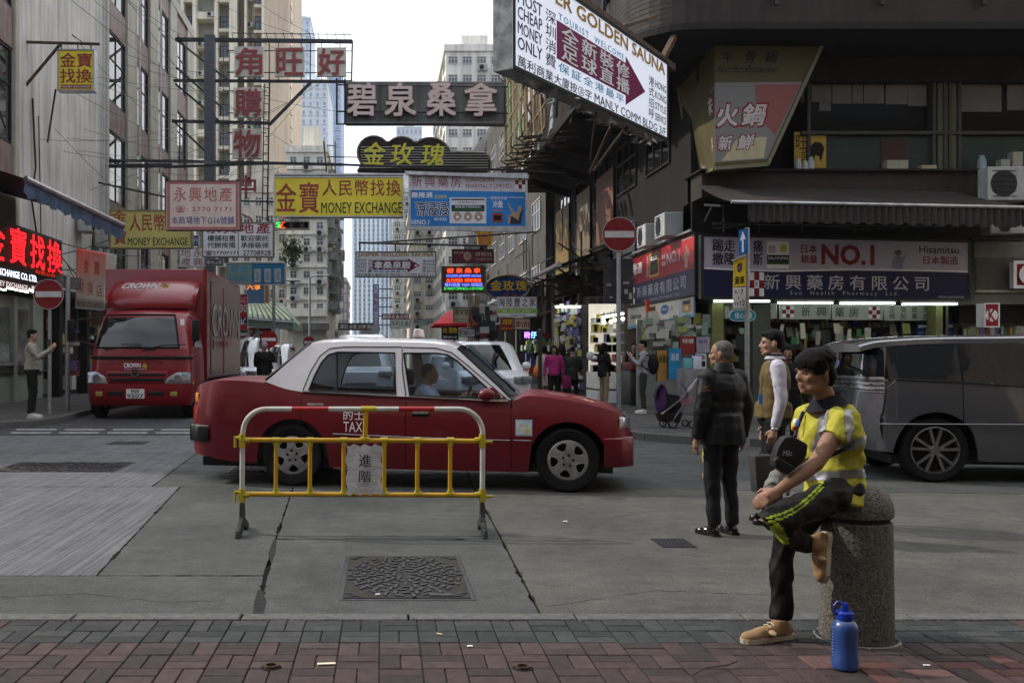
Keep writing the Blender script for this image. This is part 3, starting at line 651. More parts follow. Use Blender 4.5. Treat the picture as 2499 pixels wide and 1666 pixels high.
for y in (25, 28, 31.5, 35): MB().bar((HX-2.1, y, 10.9), (HX-2.2, y, 9.2), .09).bar((HX-2.15, y, 9.3), (HX-2.6, y+.3, 10.6), .05).build('iron_bracket', dark_iron, Hb)
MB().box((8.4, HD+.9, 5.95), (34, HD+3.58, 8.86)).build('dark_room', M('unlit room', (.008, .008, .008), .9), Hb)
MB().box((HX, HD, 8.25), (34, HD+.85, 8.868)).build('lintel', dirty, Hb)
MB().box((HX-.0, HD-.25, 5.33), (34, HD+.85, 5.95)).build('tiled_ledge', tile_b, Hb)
mb = MB()
for k in range(6): mb.box((HX, HD-.254, 5.36+k*.1), (34, HD-.251, 5.366+k*.1))
for i in range(190): mb.box((HX+.05+i*.1, HD-.2545, 5.34), (HX+.055+i*.1, HD-.2505, 5.94))
mb.build('tile_joints', grout, Hb, kind='stuff')
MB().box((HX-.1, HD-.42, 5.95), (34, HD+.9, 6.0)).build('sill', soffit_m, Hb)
wf = M('dark green window metal', (.07, .075, .06), .55, var=.15)
def rectf(x0, y0, x1, y1, d): a = P(x0, y1, d); b = P(x1, y0, d); return a, b
for x0, x1 in ((1985, 2278), (2348, 2520), (2590, 2800)):
 a, b = rectf(x0, 150, x1, 322, HD); c = MB().box((a.x, HD+.3, a.z), (b.x, HD+.32, b.z)).build('window_pane', glass('dim shop glass', (.35, .36, .34), .62, .08, .12), Hb)
mb = MB()
for x in (1975, 2282, 2310, 2322, 2345, 2560, 2585): a, b = rectf(x, 140, x+8, 412, HD); mb.box((a.x, HD+.1, a.z), (b.x, HD+.35, b.z))
a, b = rectf(1960, 318, 2800, 326, HD); mb.box((a.x, HD+.08, a.z), (b.x, HD+.32, b.z))
mb.build('window_frame', wf, Hb)
a, b = rectf(2290, 150, 2345, 412, HD); MB().box((a.x+.08, HD+.15, a.z), (b.x-.02, HD+.4, b.z)).build('pillar', M('olive green pillar', (.13, .13, .085), .7), Hb)
a, b = rectf(2010, 328, 2800, 412, HD); MB().box((a.x, HD+.22, a.z), (b.x, HD+.26, b.z)).build('green_panel', M('dark green panel', (.035, .065, .055), .5, var=.25, scale=2), Hb)
a, b = rectf(2160, 336, 2222, 412, HD); MB().box((a.x, HD+.20, a.z), (b.x, HD+.218, b.z)).build('maroon_panel', M('maroon panel', (.08, .03, .03), .5), Hb)
pap = M('grey backing paper', (.16, .16, .15), .8, var=.1, scale=3)
for x0, y0, x1, y1 in ((1993,158,2042,242),(2044,158,2092,246),(2094,172,2120,246),(2122,172,2172,246),(2176,176,2230,248),(2231,178,2277,252),(2012,243,2041,264),(2356,196,2462,266),(2476,190,2560,262),(1968,178,1990,244)):
 a, b = rectf(x0, y0, x1, y1, HD); MB().box((a.x, HD+.285, a.z), (b.x, HD+.29, b.z)).build('window_paper', pap, Hb)
fp = Face(P(1938, 410, HD+.18), P(2016, 410, HD+.18), P(1938, 322, HD+.18)); t = thing('window_poster', fp.bl, 'yellow window poster with a black bull and the characters 旺記 behind the ledge', 'poster')
patch(fp, (0, 0, 1, 1), M('yellow poster', (.42, .28, .05), .6), t, t=.01); ink = M('brown black ink', (.03, .015, .01), .7)
write(fp, '旺', (.05, .52, .4, .9), ink, t); write(fp, '記', (.22, .1, .5, .5), ink, t)
MB().add([fp.at(u, v, .004) for u, v in ((.45,.35),(.5,.6),(.65,.72),(.85,.7),(.95,.55),(.88,.3),(.82,.15),(.78,.32),(.65,.35),(.62,.12),(.57,.3))], [tuple(range(11))]).build('bull_print', ink, t)
for px, w_, h_, nm, lab, c in ((1948, 16, 30, 'jar', 'pale plastic jar at the left end of the restaurant ledge', (.35,.42,.42)), (1965, 12, 26, 'jar', 'white jar beside the pale one on the restaurant ledge', (.5,.5,.48)), (1964+0, 1, 1, '', '', ()),
  (1963+16, 16, 34, 'bottle', 'cloudy bottle before the yellow window poster', (.35,.4,.4)), (2183, 52, 24, 'box', 'black and white carton on the restaurant ledge', (.3,.3,.22)), (2396, 20, 38, 'bottle', 'blue grey canister on the restaurant ledge by the right pillar', (.25,.32,.34)), (2445, 22, 26, 'box', 'small beige box on the right of the restaurant ledge', (.3,.3,.25)), (2475, 24, 44, 'box', 'taller beige box at the right end of the restaurant ledge', (.32,.31,.26)), (2260, 36, 12, 'cloth', 'crumpled yellowish cloth on the restaurant ledge', (.35,.32,.2))):
 if not nm: continue
 a = P(px-w_/2, 411, HD-.1); w2 = w_/98; h2 = h_/98; mb = MB()
 if nm in ('jar', 'bottle'): mb.lathe([(0, 0), (w2*.5, 0), (w2*.5, h2*.7), (w2*.3, h2*.85), (w2*.3, h2), (0, h2)], (a.x+w2/2, HD-.1, 6.0), n=12)
 else: mb.box((a.x, HD-.25, 6.0), (a.x+w2, HD-.02, 6.0+h2))
 o = mb.build(nm, M('ledge '+lab[:18], c, .5, var=.1), None, smooth=nm in ('jar', 'bottle'), bevel=0 if nm in ('jar', 'bottle') else .01, seg=1); tag(o, lab, {'cloth': 'cloth', 'box': 'box'}.get(nm, nm))
aw = M('grey brown awning canvas', (.072, .062, .056), .8, var=.12, scale=1.2, streak=.2, bump=.1)
t = thing('awning', (12, 22.8, 5), 'long dull brown retractable awning with scalloped edge over the pharmacy', 'awning')
p0, p1 = P(1700, 452, 23.6), P(2330, 468, 23.6); q0, q1 = P(1786, 493, 21.6), P(2560, 508, 21.6); rows = []
for i in range(9):
 k = i/8; l = p0.lerp(q0, k); r_ = p1.lerp(q1, k); rows.append([l.lerp(r_, j/40) + V((0, 0, -.05*math.sin(k*PI)+.012*math.sin(j*1.7)*k)) for j in range(41)])
MB().grid(rows).build('canopy', aw, t, smooth=True)
MB().tube([q0+V((-.02,-.03,0)), q1+V((.02,-.03,0))], .045, 8).build('front_rail', alu, t)
mb = MB(); rows = [[], [], []]; n = 300
for j in range(n+1):
 k = j/n; p = (q0+V((.35, 0, 0))).lerp(q1, k) + V((0, -.02+.03*math.sin(j*.9), -.03)); dz = .36+.07*abs(math.sin(k*PI*21)); rows[0].append(p); rows[1].append(p+V((0, .02*math.sin(j*.9+1), -dz*.5))); rows[2].append(p+V((0, 0, -dz)))
mb.grid(rows).build('valance', aw, t, smooth=True)
mb = MB()
for px in (1720, 1950, 2180, 2330): a = P(px, 500, 23.6); MB().bar(a, P(px+40, 502, 21.8), .05).bar(a+V((0, 0, -.4)), P(px+20, 500, 22.6), .04).build('arm', dark_iron, t)
MB().box((HX, HD+.5, 3.9), (24, HD+1.2, 5.32)).build('dark_wall', M('near black wall', (.025, .022, .02), .9), Hb)  # flat near-black wall colour behind the awning
mb = MB()
for px in (1765, 1850, 1955, 2085, 2200, 2300): mb.tube([P(px, 500, 23.9), P(px+2, 566, 23.9)], .025, 6)
mb.tube([P(1740, 545, 23.8), P(2300, 552, 23.8)], .03, 6).tube([P(1740, 558, 23.7), P(1900, 540, 23.7), P(2100, 560, 23.7), P(2330, 546, 23.7)], .02, 5)
mb.build('hanging_pipes', dark_iron, Hb)
fs = Face(P(1712, 728, 23.5), P(2368, 732, 23.5), P(1712, 572, 23.5), P(2368, 588, 23.5))
navy = M('navy sign vinyl', (.012, .02, .11), .35, var=.1, scale=2); lilac = M('pale lilac sign vinyl', (.46, .43, .54), .4, var=.08, scale=1)
t = board('shop_sign', 'wide navy and lilac pharmacy sign board reading 新興藥房有限公司 and NO.1', fs, lilac, dark_iron, .22, .05)
MB().add([fs.at(0, 0, .004), fs.at(1, 0, .004), fs.at(1, .46, .004), fs.at(.8, .47, .004), fs.at(.55, .47, .004), fs.at(.3, .43, .004), fs.at(0, .46, .004)], [(0,1,2,3,4,5,6)]).build('navy_band', navy, t)
mb = MB(); pr = [(0, .475), (.15, .45), (.3, .445), (.5, .48), (.7, .495), (.85, .49), (1, .48)]
mb.grid([[fs.at(u, v-.012, .006) for u, v in pr], [fs.at(u, v+.012, .006) for u, v in pr]]); mb.build('white_stripe', white_paint, t)
ink_n = M('navy ink', (.012, .014, .06), .5); ink_r = M('deep red ink', (.26, .012, .02), .5); silv = M('silver lettering', (.42, .43, .5), .35, .3)
write(fs, '踢走', (.04, .74, .125, .93), ink_n, t, bold=.03); write(fs, '痛', (.192, .74, .227, .93), ink_n, t, bold=.03)
write(fs, '撒隆', (.04, .53, .125, .72), ink_n, t, bold=.03); write(fs, '斯', (.192, .53, .227, .72), ink_n, t, bold=.03)
write(fs, '日本', (.37, .74, .43, .88), ink_r, t, bold=.03); write(fs, '銷量', (.37, .58, .43, .71), ink_r, t, bold=.03)
write(fs, 'NO.1', (.448, .57, .64, .88), ink_r, t, bold=.11)
write(fs, 'Hisamitsu.', (.81, .78, .965, .9), ink_n, t, bold=.02); write(fs, '日本製造', (.825, .59, .955, .73), ink_r, t, bold=.015)
wx = write(fs, '新興藥房有限公司', (.232, .15, .845, .39), silv, t, spacing=1.5, bold=.012, thick=.0)
write(fs, 'Sun  Health  Pharmacy  Ltd.', (.33, .05, .735, .13), silv, t, spacing=1.6)
write(fs, '通菜街158至2號地舖', (.88, .03, .975, .065), silv, t)
patch(fs, (.243, .485, .325, .92), white_paint, t, d=.005, name='printed_packet'); patch(fs, (.243, .6, .325, .7), ink_n, t, d=.007, name='printed_band'); patch(fs, (.243, .55, .325, .6), M('green ink', (.02, .12, .03), .5), t, d=.007, name='printed_band')
write(fs, 'SALONPAS', (.246, .625, .322, .675), white_paint, t, d=.009); patch(fs, (.293, .75, .315, .87), M('yellow ink', (.6, .5, .05), .5), t, d=.007, name='printed_swatch')
for k in range(4): patch(fs, (.248, .74+k*.03, .275, .752+k*.03), ink_r, t, d=.007, name='printed_line')
MB().add([fs.at(.70+.0+u*.06, .5+v*.36, .006) for u, v in ((0,0),(.12,.0),(.14,.3),(.2,.5),(.35,.6),(.65,.6),(.8,.55),(.95,.75),(1,.6),(.85,.4),(.8,0),(.9,0))], [tuple(range(12))]).build('printed_shirt', M('pale blue print', (.25, .28, .38), .5), t)
MB().add([fs.at(.731+.013*math.cos(a), .775+.05*math.sin(a), .008) for a in [k*PI/8 for k in range(16)]], [tuple(range(16))]).build('printed_face', M('skin print', (.2, .11, .09), .5), t)
def rx_cross(face, r, parent, d=.006):
 u0, v0, u1, v1 = r; du, dv = (u1-u0)/3, (v1-v0)/3; patch(face, r, white_paint, parent, d=d, name='cross_ground')
 for i, j in ((1, 0), (1, 2), (0, 1), (2, 1)): patch(face, (u0+du*i, v0+dv*j, u0+du*(i+1), v0+dv*(j+1)), ink_r, parent, d=d+.002, name='red_square')
 for q in (1, 2):
  patch(face, (u0+du*q-.02*du, v0, u0+du*q+.02*du, v1), ink_r, parent, d=d+.002, name='rule_line')
 write(face, 'R', (u0+du*1.25, v0+dv*1.2, u0+du*1.75, v0+dv*1.8), ink_n, parent, d=d+.003)
rx_cross(fs, (.178, .04, .232, .42), t)
fr = Face(P(1697, 719, 23.9), V((7.0, 29.6, 0)), P(1697, 570, 23.9)); zb, zt = P(1697, 719, 23.9).z, P(1697, 566, 23.9).z; XS = P(1697, 0, 23.9).x
fr = Face((XS, 30.2, zb), (XS, 23.9, zb), (XS, 30.2, zt))
redv = M('red sign vinyl', (.34, .015, .025), .4, var=.1, scale=2)
t = board('shop_sign', 'red and navy pharmacy sign running down the side street face of the corner', fr, redv, dark_iron, .2, .04)
patch(fr, (0, 0, 1, .43), navy, t, d=.004, name='navy_band')
MB().add([fr.at(.55, 1, .004), fr.at(.98, .5, .004), fr.at(1, .5, .004), fr.at(1, 1, .004)], [(0, 1, 2, 3)]).build('bright_red_wedge', M('bright red print', (.5, .03, .04), .4), t)
write(fr, '隆適', (.05, .62, .22, .84), white_paint, t, bold=.03); write(fr, 'NO.1', (.62, .63, .80, .82), silv, t, bold=.04); write(fr, '日本', (.545, .74, .6, .82), white_paint, t); write(fr, '銷量', (.545, .62, .6, .7), white_paint, t)
patch(fr, (.3, .5, .33, .9), M('pink carton print', (.5, .2, .25), .5), t, d=.005); patch(fr, (.345, .48, .5, .92), M('gold rim print', (.5, .3, .03), .5), t, d=.005); patch(fr, (.36, .52, .485, .88), M('dark packet print', (.08, .03, .03), .5), t, d=.007); patch(fr, (.37, .78, .475, .86), white_paint, t, d=.009); patch(fr, (.39, .6, .46, .7), MATS['green ink'], t, d=.009)
MB().add([fr.at(.845+u*.09, .47+v*.36, .006) for u, v in ((.2,0),(.7,0),(.75,.4),(1,.6),(.8,.85),(.6,.8),(.65,1),(.45,1.05),(.4,.8),(.1,.6),(.05,.4),(.3,.35))], [tuple(range(12))]).build('printed_figure', M('flesh print', (.42, .25, .2), .5), t)
write(fr, 'Hisamitsu', (.83, .93, .96, .97), white_paint, t)
write(fr, '新興藥房有限公司', (.13, .14, .88, .36), silv, t, spacing=1.3, bold=.01); write(fr, 'Sun Health Pharmacy Ltd.', (.25, .04, .8, .09), silv, t, spacing=1.3); rx_cross(fr, (.012, .04, .09, .38), t)
MB().bar(fr.at(0, 1.03, .1), fr.at(1, 1.03, .1), .05).build('lamp_rail', alu, t)
fb_ = Face((XS+.02, 30.6, P(0, 786, 23.9).z-.0), (XS+.02, 24.1, P(0, 773, 24.1).z), (XS+.02, 30.6, zb-.03), (XS+.02, 24.1, zb-.03))
t = board('shop_banner', 'cream and blue plastic banner with medicine packets under the side pharmacy sign', fb_, M('cream banner', (.52, .50, .45), .5), M('thin banner edge', (.3,.3,.3), .5), .03, 0)
patch(fb_, (0, 0, 1, .13), M('sky blue print', (.12, .32, .5), .5), t); patch(fb_, (.82, .1, 1, .95), M('pale blue wash', (.3, .45, .55), .5), t, d=.002)
for u in (.38, .86):
 patch(fb_, (u, .3, u+.11, .9), M('orange packet print', (.5, .22, .06), .5), t, d=.005); patch(fb_, (u+.01, .68, u+.1, .85), ink_n, t, d=.007); patch(fb_, (u+.035, .4, u+.075, .6), M('pale packet print', (.6, .5, .35), .5), t, d=.007)
MB().add([fb_.at(.62+.06*math.cos(a), .62+.24*math.sin(a), .005) for a in [k*PI/8 for k in range(16)]], [tuple(range(16))]).build('blue_bubble', M('blue bubble print', (.04, .1, .3), .5), t); write(fb_, 'Tokuyo', (.575, .55, .665, .7), white_paint, t, d=.008); write(fb_, '片', (.70, .45, .74, .75), ink_n, t)
write(fb_, 'Oohoo', (.06, .45, .18, .7), ink_n, t, shear=2); write(fb_, '維固', (.19, .42, .25, .62), ink_n, t)
tubem = M('lit fluorescent tube', (.86, 1., .88), emit=6.)
for i, (x0, x1, y) in enumerate(((1742, 1878, 735), (1898, 2032, 739), (2050, 2184, 740), (2202, 2336, 742))):
 t = thing('tube_light', P((x0+x1)/2, y, 24.0), ['lit fluorescent tube under the sign, leftmost of four over the pharmacy', 'second lit fluorescent tube from the left over the pharmacy', 'third lit fluorescent tube from the left over the pharmacy', 'lit fluorescent tube nearest the convenience store over the pharmacy'][i], 'tube light')
 MB().tube([P(x0, y, 24.0), P(x1, y, 24.0)], .022, 8).build('tube', tubem, t); MB().bar(P(x0-4, y-6, 24.04), P(x1+4, y-6, 24.04), .05).build('batten', alu, t)
lightbox = M('pale green light box', (.42, .45, .40), .5, var=.05, scale=2)
ink_k = M('black ink', (.015, .014, .014), .6)
for x0, x1, kind in ((1768, 1895, 'a'), (1901, 2026, 'b'), (2030, 2154, 'c'), (2158, 2282, 'd')):
 f = frontal(x0, 741+(x0-1768)*.012, x1, 777+(x0-1768)*.012, 24.7)
 lab = {'a': 'light box reading 註冊藥房 behind the blue post', 'b': 'light box with a red cross and 新興 above the pharmacy counter', 'c': 'light box reading 藥房 with a red cross at its right end', 'd': 'light box reading 正貨商戶 精配藥方 at the right end of the row'}[kind]
 t = board('light_box', lab, f, lightbox, alu, .15, .012, group='light boxes above the pharmacy counter')
 if kind == 'a':
  write(f, '註', (.52, .52, .66, .92), ink_k, t); write(f, '冊', (.78, .52, .9, .92), ink_k, t); write(f, '藥', (.52, .06, .66, .46), ink_k, t); write(f, '房', (.78, .06, .9, .46), ink_k, t); write(f, '政', (.08, .5, .2, .9), ink_k, t)
 if kind == 'b': rx_cross(f, (.06, .1, .29, .9), t); write(f, '新', (.44, .18, .6, .82), ink_k, t); write(f, '興', (.73, .18, .93, .82), ink_k, t)
 if kind == 'c': rx_cross(f, (.72, .1, .95, .9), t); write(f, '藥', (.06, .18, .24, .82), ink_k, t); write(f, '房', (.34, .18, .52, .82), ink_k, t)
 if kind == 'd':
  for i, (a_, b_) in enumerate(('正精', '貨配', '商藥', '戶方')): write(f, a_, (.1+i*.22, .53, .21+i*.22, .92), ink_k, t); write(f, b_, (.1+i*.22, .08, .21+i*.22, .47), ink_k, t)
olive = M('olive shop wall', (.19, .2, .08), .7); shopw = M('dim shop wall', (.11, .12, .10), .8, var=.2, scale=2)
MB().box((HX+.02, 27.4, .12), (34, 27.6, 3.9)).build('shop_back_wall', shopw, Hb); MB().box((HX, HD+.3, 3.3), (34, 27.4, 3.45)).build('shop_ceiling', shopw, Hb)
MB().box((P(1738,0,24.2).x, 24.2, .12), (P(1766,0,24.2).x, 24.5, 3.3)).build('door_post', olive, Hb); MB().box((P(2284,0,24.2).x, 24.2, .12), (P(2308,0,24.2).x, 24.6, 3.3)).build('door_post', olive, Hb)
MB().box((P(2312,0,24).x, 24.2, .12), (P(2316,0,24).x+.1, 27.4, 3.3)).build('side_wall', shopw, Hb)
MB().box((HX+.05, 24.2, 2.75), (22, 24.6, 3.3)).build('fascia_beam', MATS['near black wall'], Hb)
goods_m = [M('goods %d' % i, c, .5, var=0) for i, c in enumerate(((.5,.5,.47),(.05,.2,.07),(.55,.45,.1),(.1,.12,.3),(.4,.1,.08),(.25,.35,.3),(.6,.58,.5),(.05,.06,.06),(.2,.15,.35),(.35,.4,.12)))]
def goods(mb, a, b, h, rr_, dmax=.2, dense=1., axis='x'):
 a, b = V(a), V(b); L_ = (b-a).length; d = (b-a).normalized(); n = V((-d.y, d.x, 0)); x = 0
 while x < L_:
  w_ = rr_.uniform(.04, .13); hh = h*rr_.uniform(.45, .95); mb.cur = rr_.randrange(10)
  if rr_.random() < dense:
   p = a + d*x; q = p + d*w_*.92; dep = rr_.uniform(.08, dmax)
   if rr_.random() < .4: mb.lathe([(0, 0), (w_*.45, 0), (w_*.45, hh*.75), (w_*.2, hh*.85), (w_*.2, hh), (0, hh)], p+d*w_*.5+n*.05, n=8)
   else: mb.slab([p, q, q+n*dep, p+n*dep], (0, 0, hh))
  x += w_
 mb.cur = 0
wood = M('shelf board', (.2, .15, .09), .6)
def shelf(label, a, b, z0, levels, gap, dep=.3, back=True, rs=1, hgt=.26):
 t = thing('shelf', ((a[0]+b[0])/2, (a[1]+b[1])/2, .12), label, 'shelf'); a3, b3 = V(a+(0,)), V(b+(0,)); d = (b3-a3).normalized(); n = V((-d.y, d.x, 0))*dep; rr_ = random.Random(rs); g = MB()
 for k in range(levels):
  z = z0+k*gap; MB().slab([a3+V((0,0,z)), b3+V((0,0,z)), b3+n+V((0,0,z)), a3+n+V((0,0,z))], (0, 0, .025)).build('board', wood, t)
  goods(g, a3+V((0,0,z+.026)), b3+V((0,0,z+.026)), hgt, rr_, dep*.8)
 g.build('goods', goods_m, t, kind='stuff')
 for p in (a3, b3): MB().slab([p, p+d*.03, p+n+d*.03, p+n], (0, 0, z0+levels*gap)).build('upright', wood, t)
 if back: MB().slab([a3+n, b3+n, b3+n*1.05, a3+n*1.05], (0, 0, z0+levels*gap)).build('back_panel', shopw, t)
shelf('left shelf of jars and medicine packets behind the blue post', (P(1770,0,25.6).x, 25.6), (P(1860,0,25.6).x, 25.6), .5, 6, .37, rs=3)
shelf('shelf of bottles and packets between the two standing men', (P(1864,0,25.4).x, 25.4), (P(1960,0,25.4).x, 25.4), .5, 6, .36, rs=5)
shelf('shelf of packets behind the young man in the vest', (P(1965,0,26).x, 26), (P(2110,0,26).x, 26), .5, 7, .33, rs=8)
shelf('shelf of blue cartons above the grey people carrier', (P(2114,0,26).x, 26), (P(2290,0,26).x, 26), .5, 7, .33, rs=11)
rr_ = random.Random(4); hm = MB()
for k in range(46):
 px = rr_.uniform(1790, 2280); y = rr_.uniform(788, 822); a = P(px, y, rr_.uniform(24.6, 25.3)); hm.cur = rr_.choice([0, 6, 5, 7, 1, 9]); w_ = rr_.uniform(.08, .22); hm.slab([a, a+V((w_, .02, 0)), a+V((w_, .05, 0)), a+V((0, .03, 0))], (rr_.uniform(-.04, .04), 0, -rr_.uniform(.15, .4)))
o = hm.build('hanging_packets', goods_m, None); tag(o, 'clutter of hanging plastic packets under the light boxes of the pharmacy', 'packets', kind='stuff')
for k, (x0, y0, x1, y1, c) in enumerate(((2238, 786, 2272, 820, (.04, .06, .28)), (2274, 786, 2298, 820, (.12, .08, .3)), (2299, 786, 2328, 820, (.05, .06, .3)))):
 f = frontal(x0, y0, x1, y1, 24.9); t = board('carton', ['blue carton, left of three above the grey people carrier', 'purple carton, middle of three above the grey people carrier', 'dark blue carton, right of three above the grey people carrier'][k], f, M('carton print %d' % k, c, .5), M('carton edge', (.05, .05, .15), .6), .25, 0, 'carton')
 patch(f, (.1, .62, .9, .82), white_paint, t); patch(f, (.1, .2, .9, .28), M('pale blue ink', (.25, .3, .5), .5), t)
f = frontal(1780, 756, 1845, 784, 22.9); pts = [(.22+.22*math.cos(a), .5+.5*math.sin(a)) for a in [PI/2+k*PI/8 for k in range(9)]] + [(.78+.22*math.cos(a), .5+.5*math.sin(a)) for a in [-PI/2+k*PI/8 for k in range(9)]]
t = thing('oval_sign', f.bl, 'small teal oval sign reading 信心 behind the blue post', 'sign'); MB().slab([f.at(u, v) for u, v in pts], (0, .06, 0)).build('rim', M('pale rim', (.4, .5, .52), .4), t); MB().slab([f.at(.5+(u-.5)*.94, .5+(v-.5)*.86, .004) for u, v in pts], (0, .004, 0)).build('panel', M('teal paint', (.02, .22, .28), .4), t); write(f, '信心', (.2, .25, .56, .78), white_paint, t); write(f, '德', (.66, .25, .84, .78), white_paint, t)
gm = M('olive grey fascia', (.16, .16, .13), .6, var=.1)
MB().box((P(2378,0,23.6).x, 23.6, P(0, 742, 23.6).z), (30, 24.4, P(0, 590, 23.6).z)).build('store_fascia', gm, Hb)
a, b = rectf(2386, 628, 2520, 712, 23.5); MB().box((a.x, 23.57, a.z), (b.x+4, 23.6, b.z)).build('fascia_inset', M('dark fascia inset', (.1, .1, .08), .6), Hb)
MB().box((P(2378,0,23.6).x, 23.52, P(0, 714, 23.6).z), (30, 23.6, P(0, 708, 23.6).z)).build('fascia_trim', M('cream trim', (.35, .34, .24), .5), Hb)
t = board('store_sign', 'red square store sign with a white ring cut off by the right edge', frontal(2474, 638, 2540, 702, 23.3), redv, white_paint, .15, .06)
MB().lathe([(.13, -.02), (.25, -.02), (.25, 0), (.13, 0)], P(2512, 670, 23.26), 'Y', 28).build('white_ring', white_paint, t)
f = frontal(2402, 740, 2438, 798, 22.6); t = board('store_sign', 'red hanging store sign with a red K in a white circle', f, redv, white_paint, .3, .02); MB().add([f.at(.5+.42*math.cos(k*PI/12), .5+.42*.62*math.sin(k*PI/12)*1.0, .004) for k in range(24)], [tuple(range(24))]).build('white_disc', white_paint, t); write(f, 'K', (.28, .27, .74, .74), redv, t, bold=.06, d=.008)
MB().box((P(2340,0,25).x, 25, .12), (30, 25.3, 3)).build('store_front', M('dark store front', (.05, .04, .038), .5, var=.5, scale=4), Hb)
shelf('small lit shelf of snacks under the round store sign', (P(2345,0,24.6).x, 24.6), (P(2500,0,24.6).x, 24.6), .6, 5, .33, rs=21)
ac_unit(P(2436, 470, 23.2)+V((0, 0, -.25)), 0, 'old air conditioner on the ledge above the right end of the awning', size=(1.0, .8, .4))
ac_unit(P(2437, 575, 23.3), 0, 'lower air conditioner above the store fascia at the right', size=(.9, .42, .4))
MB().bar(P(2370, 583, 23.3), P(2510, 583, 23.3), .12, .05).build('shelf_bracket', dark_iron, Hb)
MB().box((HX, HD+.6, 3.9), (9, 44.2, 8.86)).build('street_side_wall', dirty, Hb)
MB().box((HX+1.6, HD+.62, .1), (9.9, 44.2, 3.9)).build('shop_back_wall', shopw, Hb)
for y in (30.9, 34.6, 38.0, 41.2, 43.9): MB().box((HX-.12, y, .12), (HX+.35, y+.38, 3.9)).build('pier', M('brown stone pier', (.17, .13, .1), .6, var=.3, scale=3), Hb)
for y, zz in ((27.5, 0), (31, 0), (34.5, 0), (38, 0), (41.5, 0)): window(Hb, (HX, y, 7.5), 2.4, 1.6, '-x', 3, 2, frame_d, pane_m)
mb = MB()
for y in (26.5, 30, 33.5, 37, 40.5): MB().bar((HX-2, y, 8.8), (HX, y, 8.2), .2, .3).build('soffit_beam', soffit_m, Hb)
for i, (y, z, sz) in enumerate(((25.6, 4.55, (.9, .62, .5)), (27.4, 4.5, (.9, .62, .5)), (30.4, 4.3, (.95, 1.3, .45)), (33.6, 4.4, (.8, .6, .4)), (36.8, 4.5, (.8, .6, .4)))):
 ac_unit((HX-.02, y, z), -PI/2, ['air conditioner nearest the corner above the red side sign', 'second air conditioner from the corner above the red side sign', 'tall double air conditioner above the side street shops', 'air conditioner above the goods stall beyond the tall one', 'farthest air conditioner on the side face of the corner building'][i], size=sz)
posters = (((.20,.09,.06), 32.5, 5.4, 2.6, 2.4, 'faded food poster with red and brown dishes on the side wall under the overhang'), ((.20,.16,.10), 36.2, 5.2, 2.4, 2.6, 'tan poster panel further along the side wall'), ((.22,.16,.05), 40.3, 4.6, 3, 3.2, 'yellow and red poster by the scaffolding'))
for i, (c, y, z, w_, h_, lab) in enumerate(posters):
 f = Face((HX-.1, y+w_, z), (HX-.1, y, z), (HX-.1, y+w_, z+h_)); t = board('poster', lab, f, M('poster print %d' % i, c, .6, var=0, rgb2=(c[0]*.45, c[1]*.4, c[2]*.9), scale=2.2), dirty, .05, 0, 'poster')
 MB().add([f.at(.5+.28*math.cos(k*PI/8), .45+.2*math.sin(k*PI/8), .004) for k in range(16)], [tuple(range(16))]).build('printed_dish', M('dish print %d' % i, (c[0]*.8, c[1]*1.4, c[2]), .6, rgb2=(.3, .08, .05), scale=6), t)
f1 = Face(P(1744, 412, 23.0), P(1872, 402, 23.0), P(1744, 112, 23.0), P(2004, 114, 23.0)); f1.n = V((0, -1, 0))
f2 = Face(P(1692, 432, 25.3), P(1744, 412, 23.0), P(1656, 214, 25.3), P(1744, 112, 23.0))
hp = M('dull yellow sign vinyl', (.11, .088, .032), .5, var=.1, scale=1.5); grey_img = M('grey food print', (.19, .19, .185), .5, var=0, rgb2=(.05, .06, .065), scale=1.3)
t = thing('restaurant_sign', (P(1744, 412, 23).x, 24, 5.9), 'tapering hot pot restaurant sign reading 美味火鍋 配料新鮮 wrapped round the dark corner', 'sign')
MB().slab([f1.at(0,0), f1.at(1,0), f1.at(1,1), f1.at(0,1)], (0, .7, 0)).build('front_box', hp, t)
MB().slab([f2.at(0,0,-.02), f2.at(1,0,-.02), f2.at(1,1,-.02), f2.at(0,1,-.02)], (.5, .3, 0)).build('side_box', hp, t)
def quadp(f, pts, mt, nm, d=.004): return MB().add([f.at(u, v, d) for u, v in pts], [tuple(range(len(pts)))]).build(nm, mt, t)
quadp(f1, ((0,.05),(.95,.05),(.97,.7),(0,.7)), grey_img, 'food_print'); quadp(f1, ((.12,.06),(.88,.06),(.8,.24),(.35,.24)), M('cream print', (.42, .38, .24), .5), 'cream_swoosh', .006)
quadp(f1, ((.45,.68),(.96,.68),(.92,.25),(.6,.4),(.5,.55)), M('meat print', (.26, .09, .08), .5, var=0, rgb2=(.4, .3, .28), scale=5), 'meat_print', .006)
quadp(f2, ((.45,0.02),(1,.05),(1,.68),(.4,.6)), grey_img, 'food_print')
pale = M('pale outlined lettering', (.48, .46, .45), .5)
def outl(f, s, r, dd=.008):
 write(f, s, r, ink_r, t, bold=.10, d=dd); u0, v0, u1, v1 = r; eu, ev = (u1-u0)*.05, (v1-v0)*.06; write(f, s, (u0+eu, v0+ev, u1-eu, v1-ev), pale, t, bold=.05, d=dd+.004)
outl(f1, '火', (.02, .33, .32, .53)); outl(f1, '鍋', (.36, .33, .68, .53)); outl(f1, '新', (.05, .14, .28, .27)); outl(f1, '鮮', (.36, .14, .62, .27)); outl(f2, '美味', (.38, .45, .98, .62)); outl(f2, '配料', (.5, .14, .98, .27))
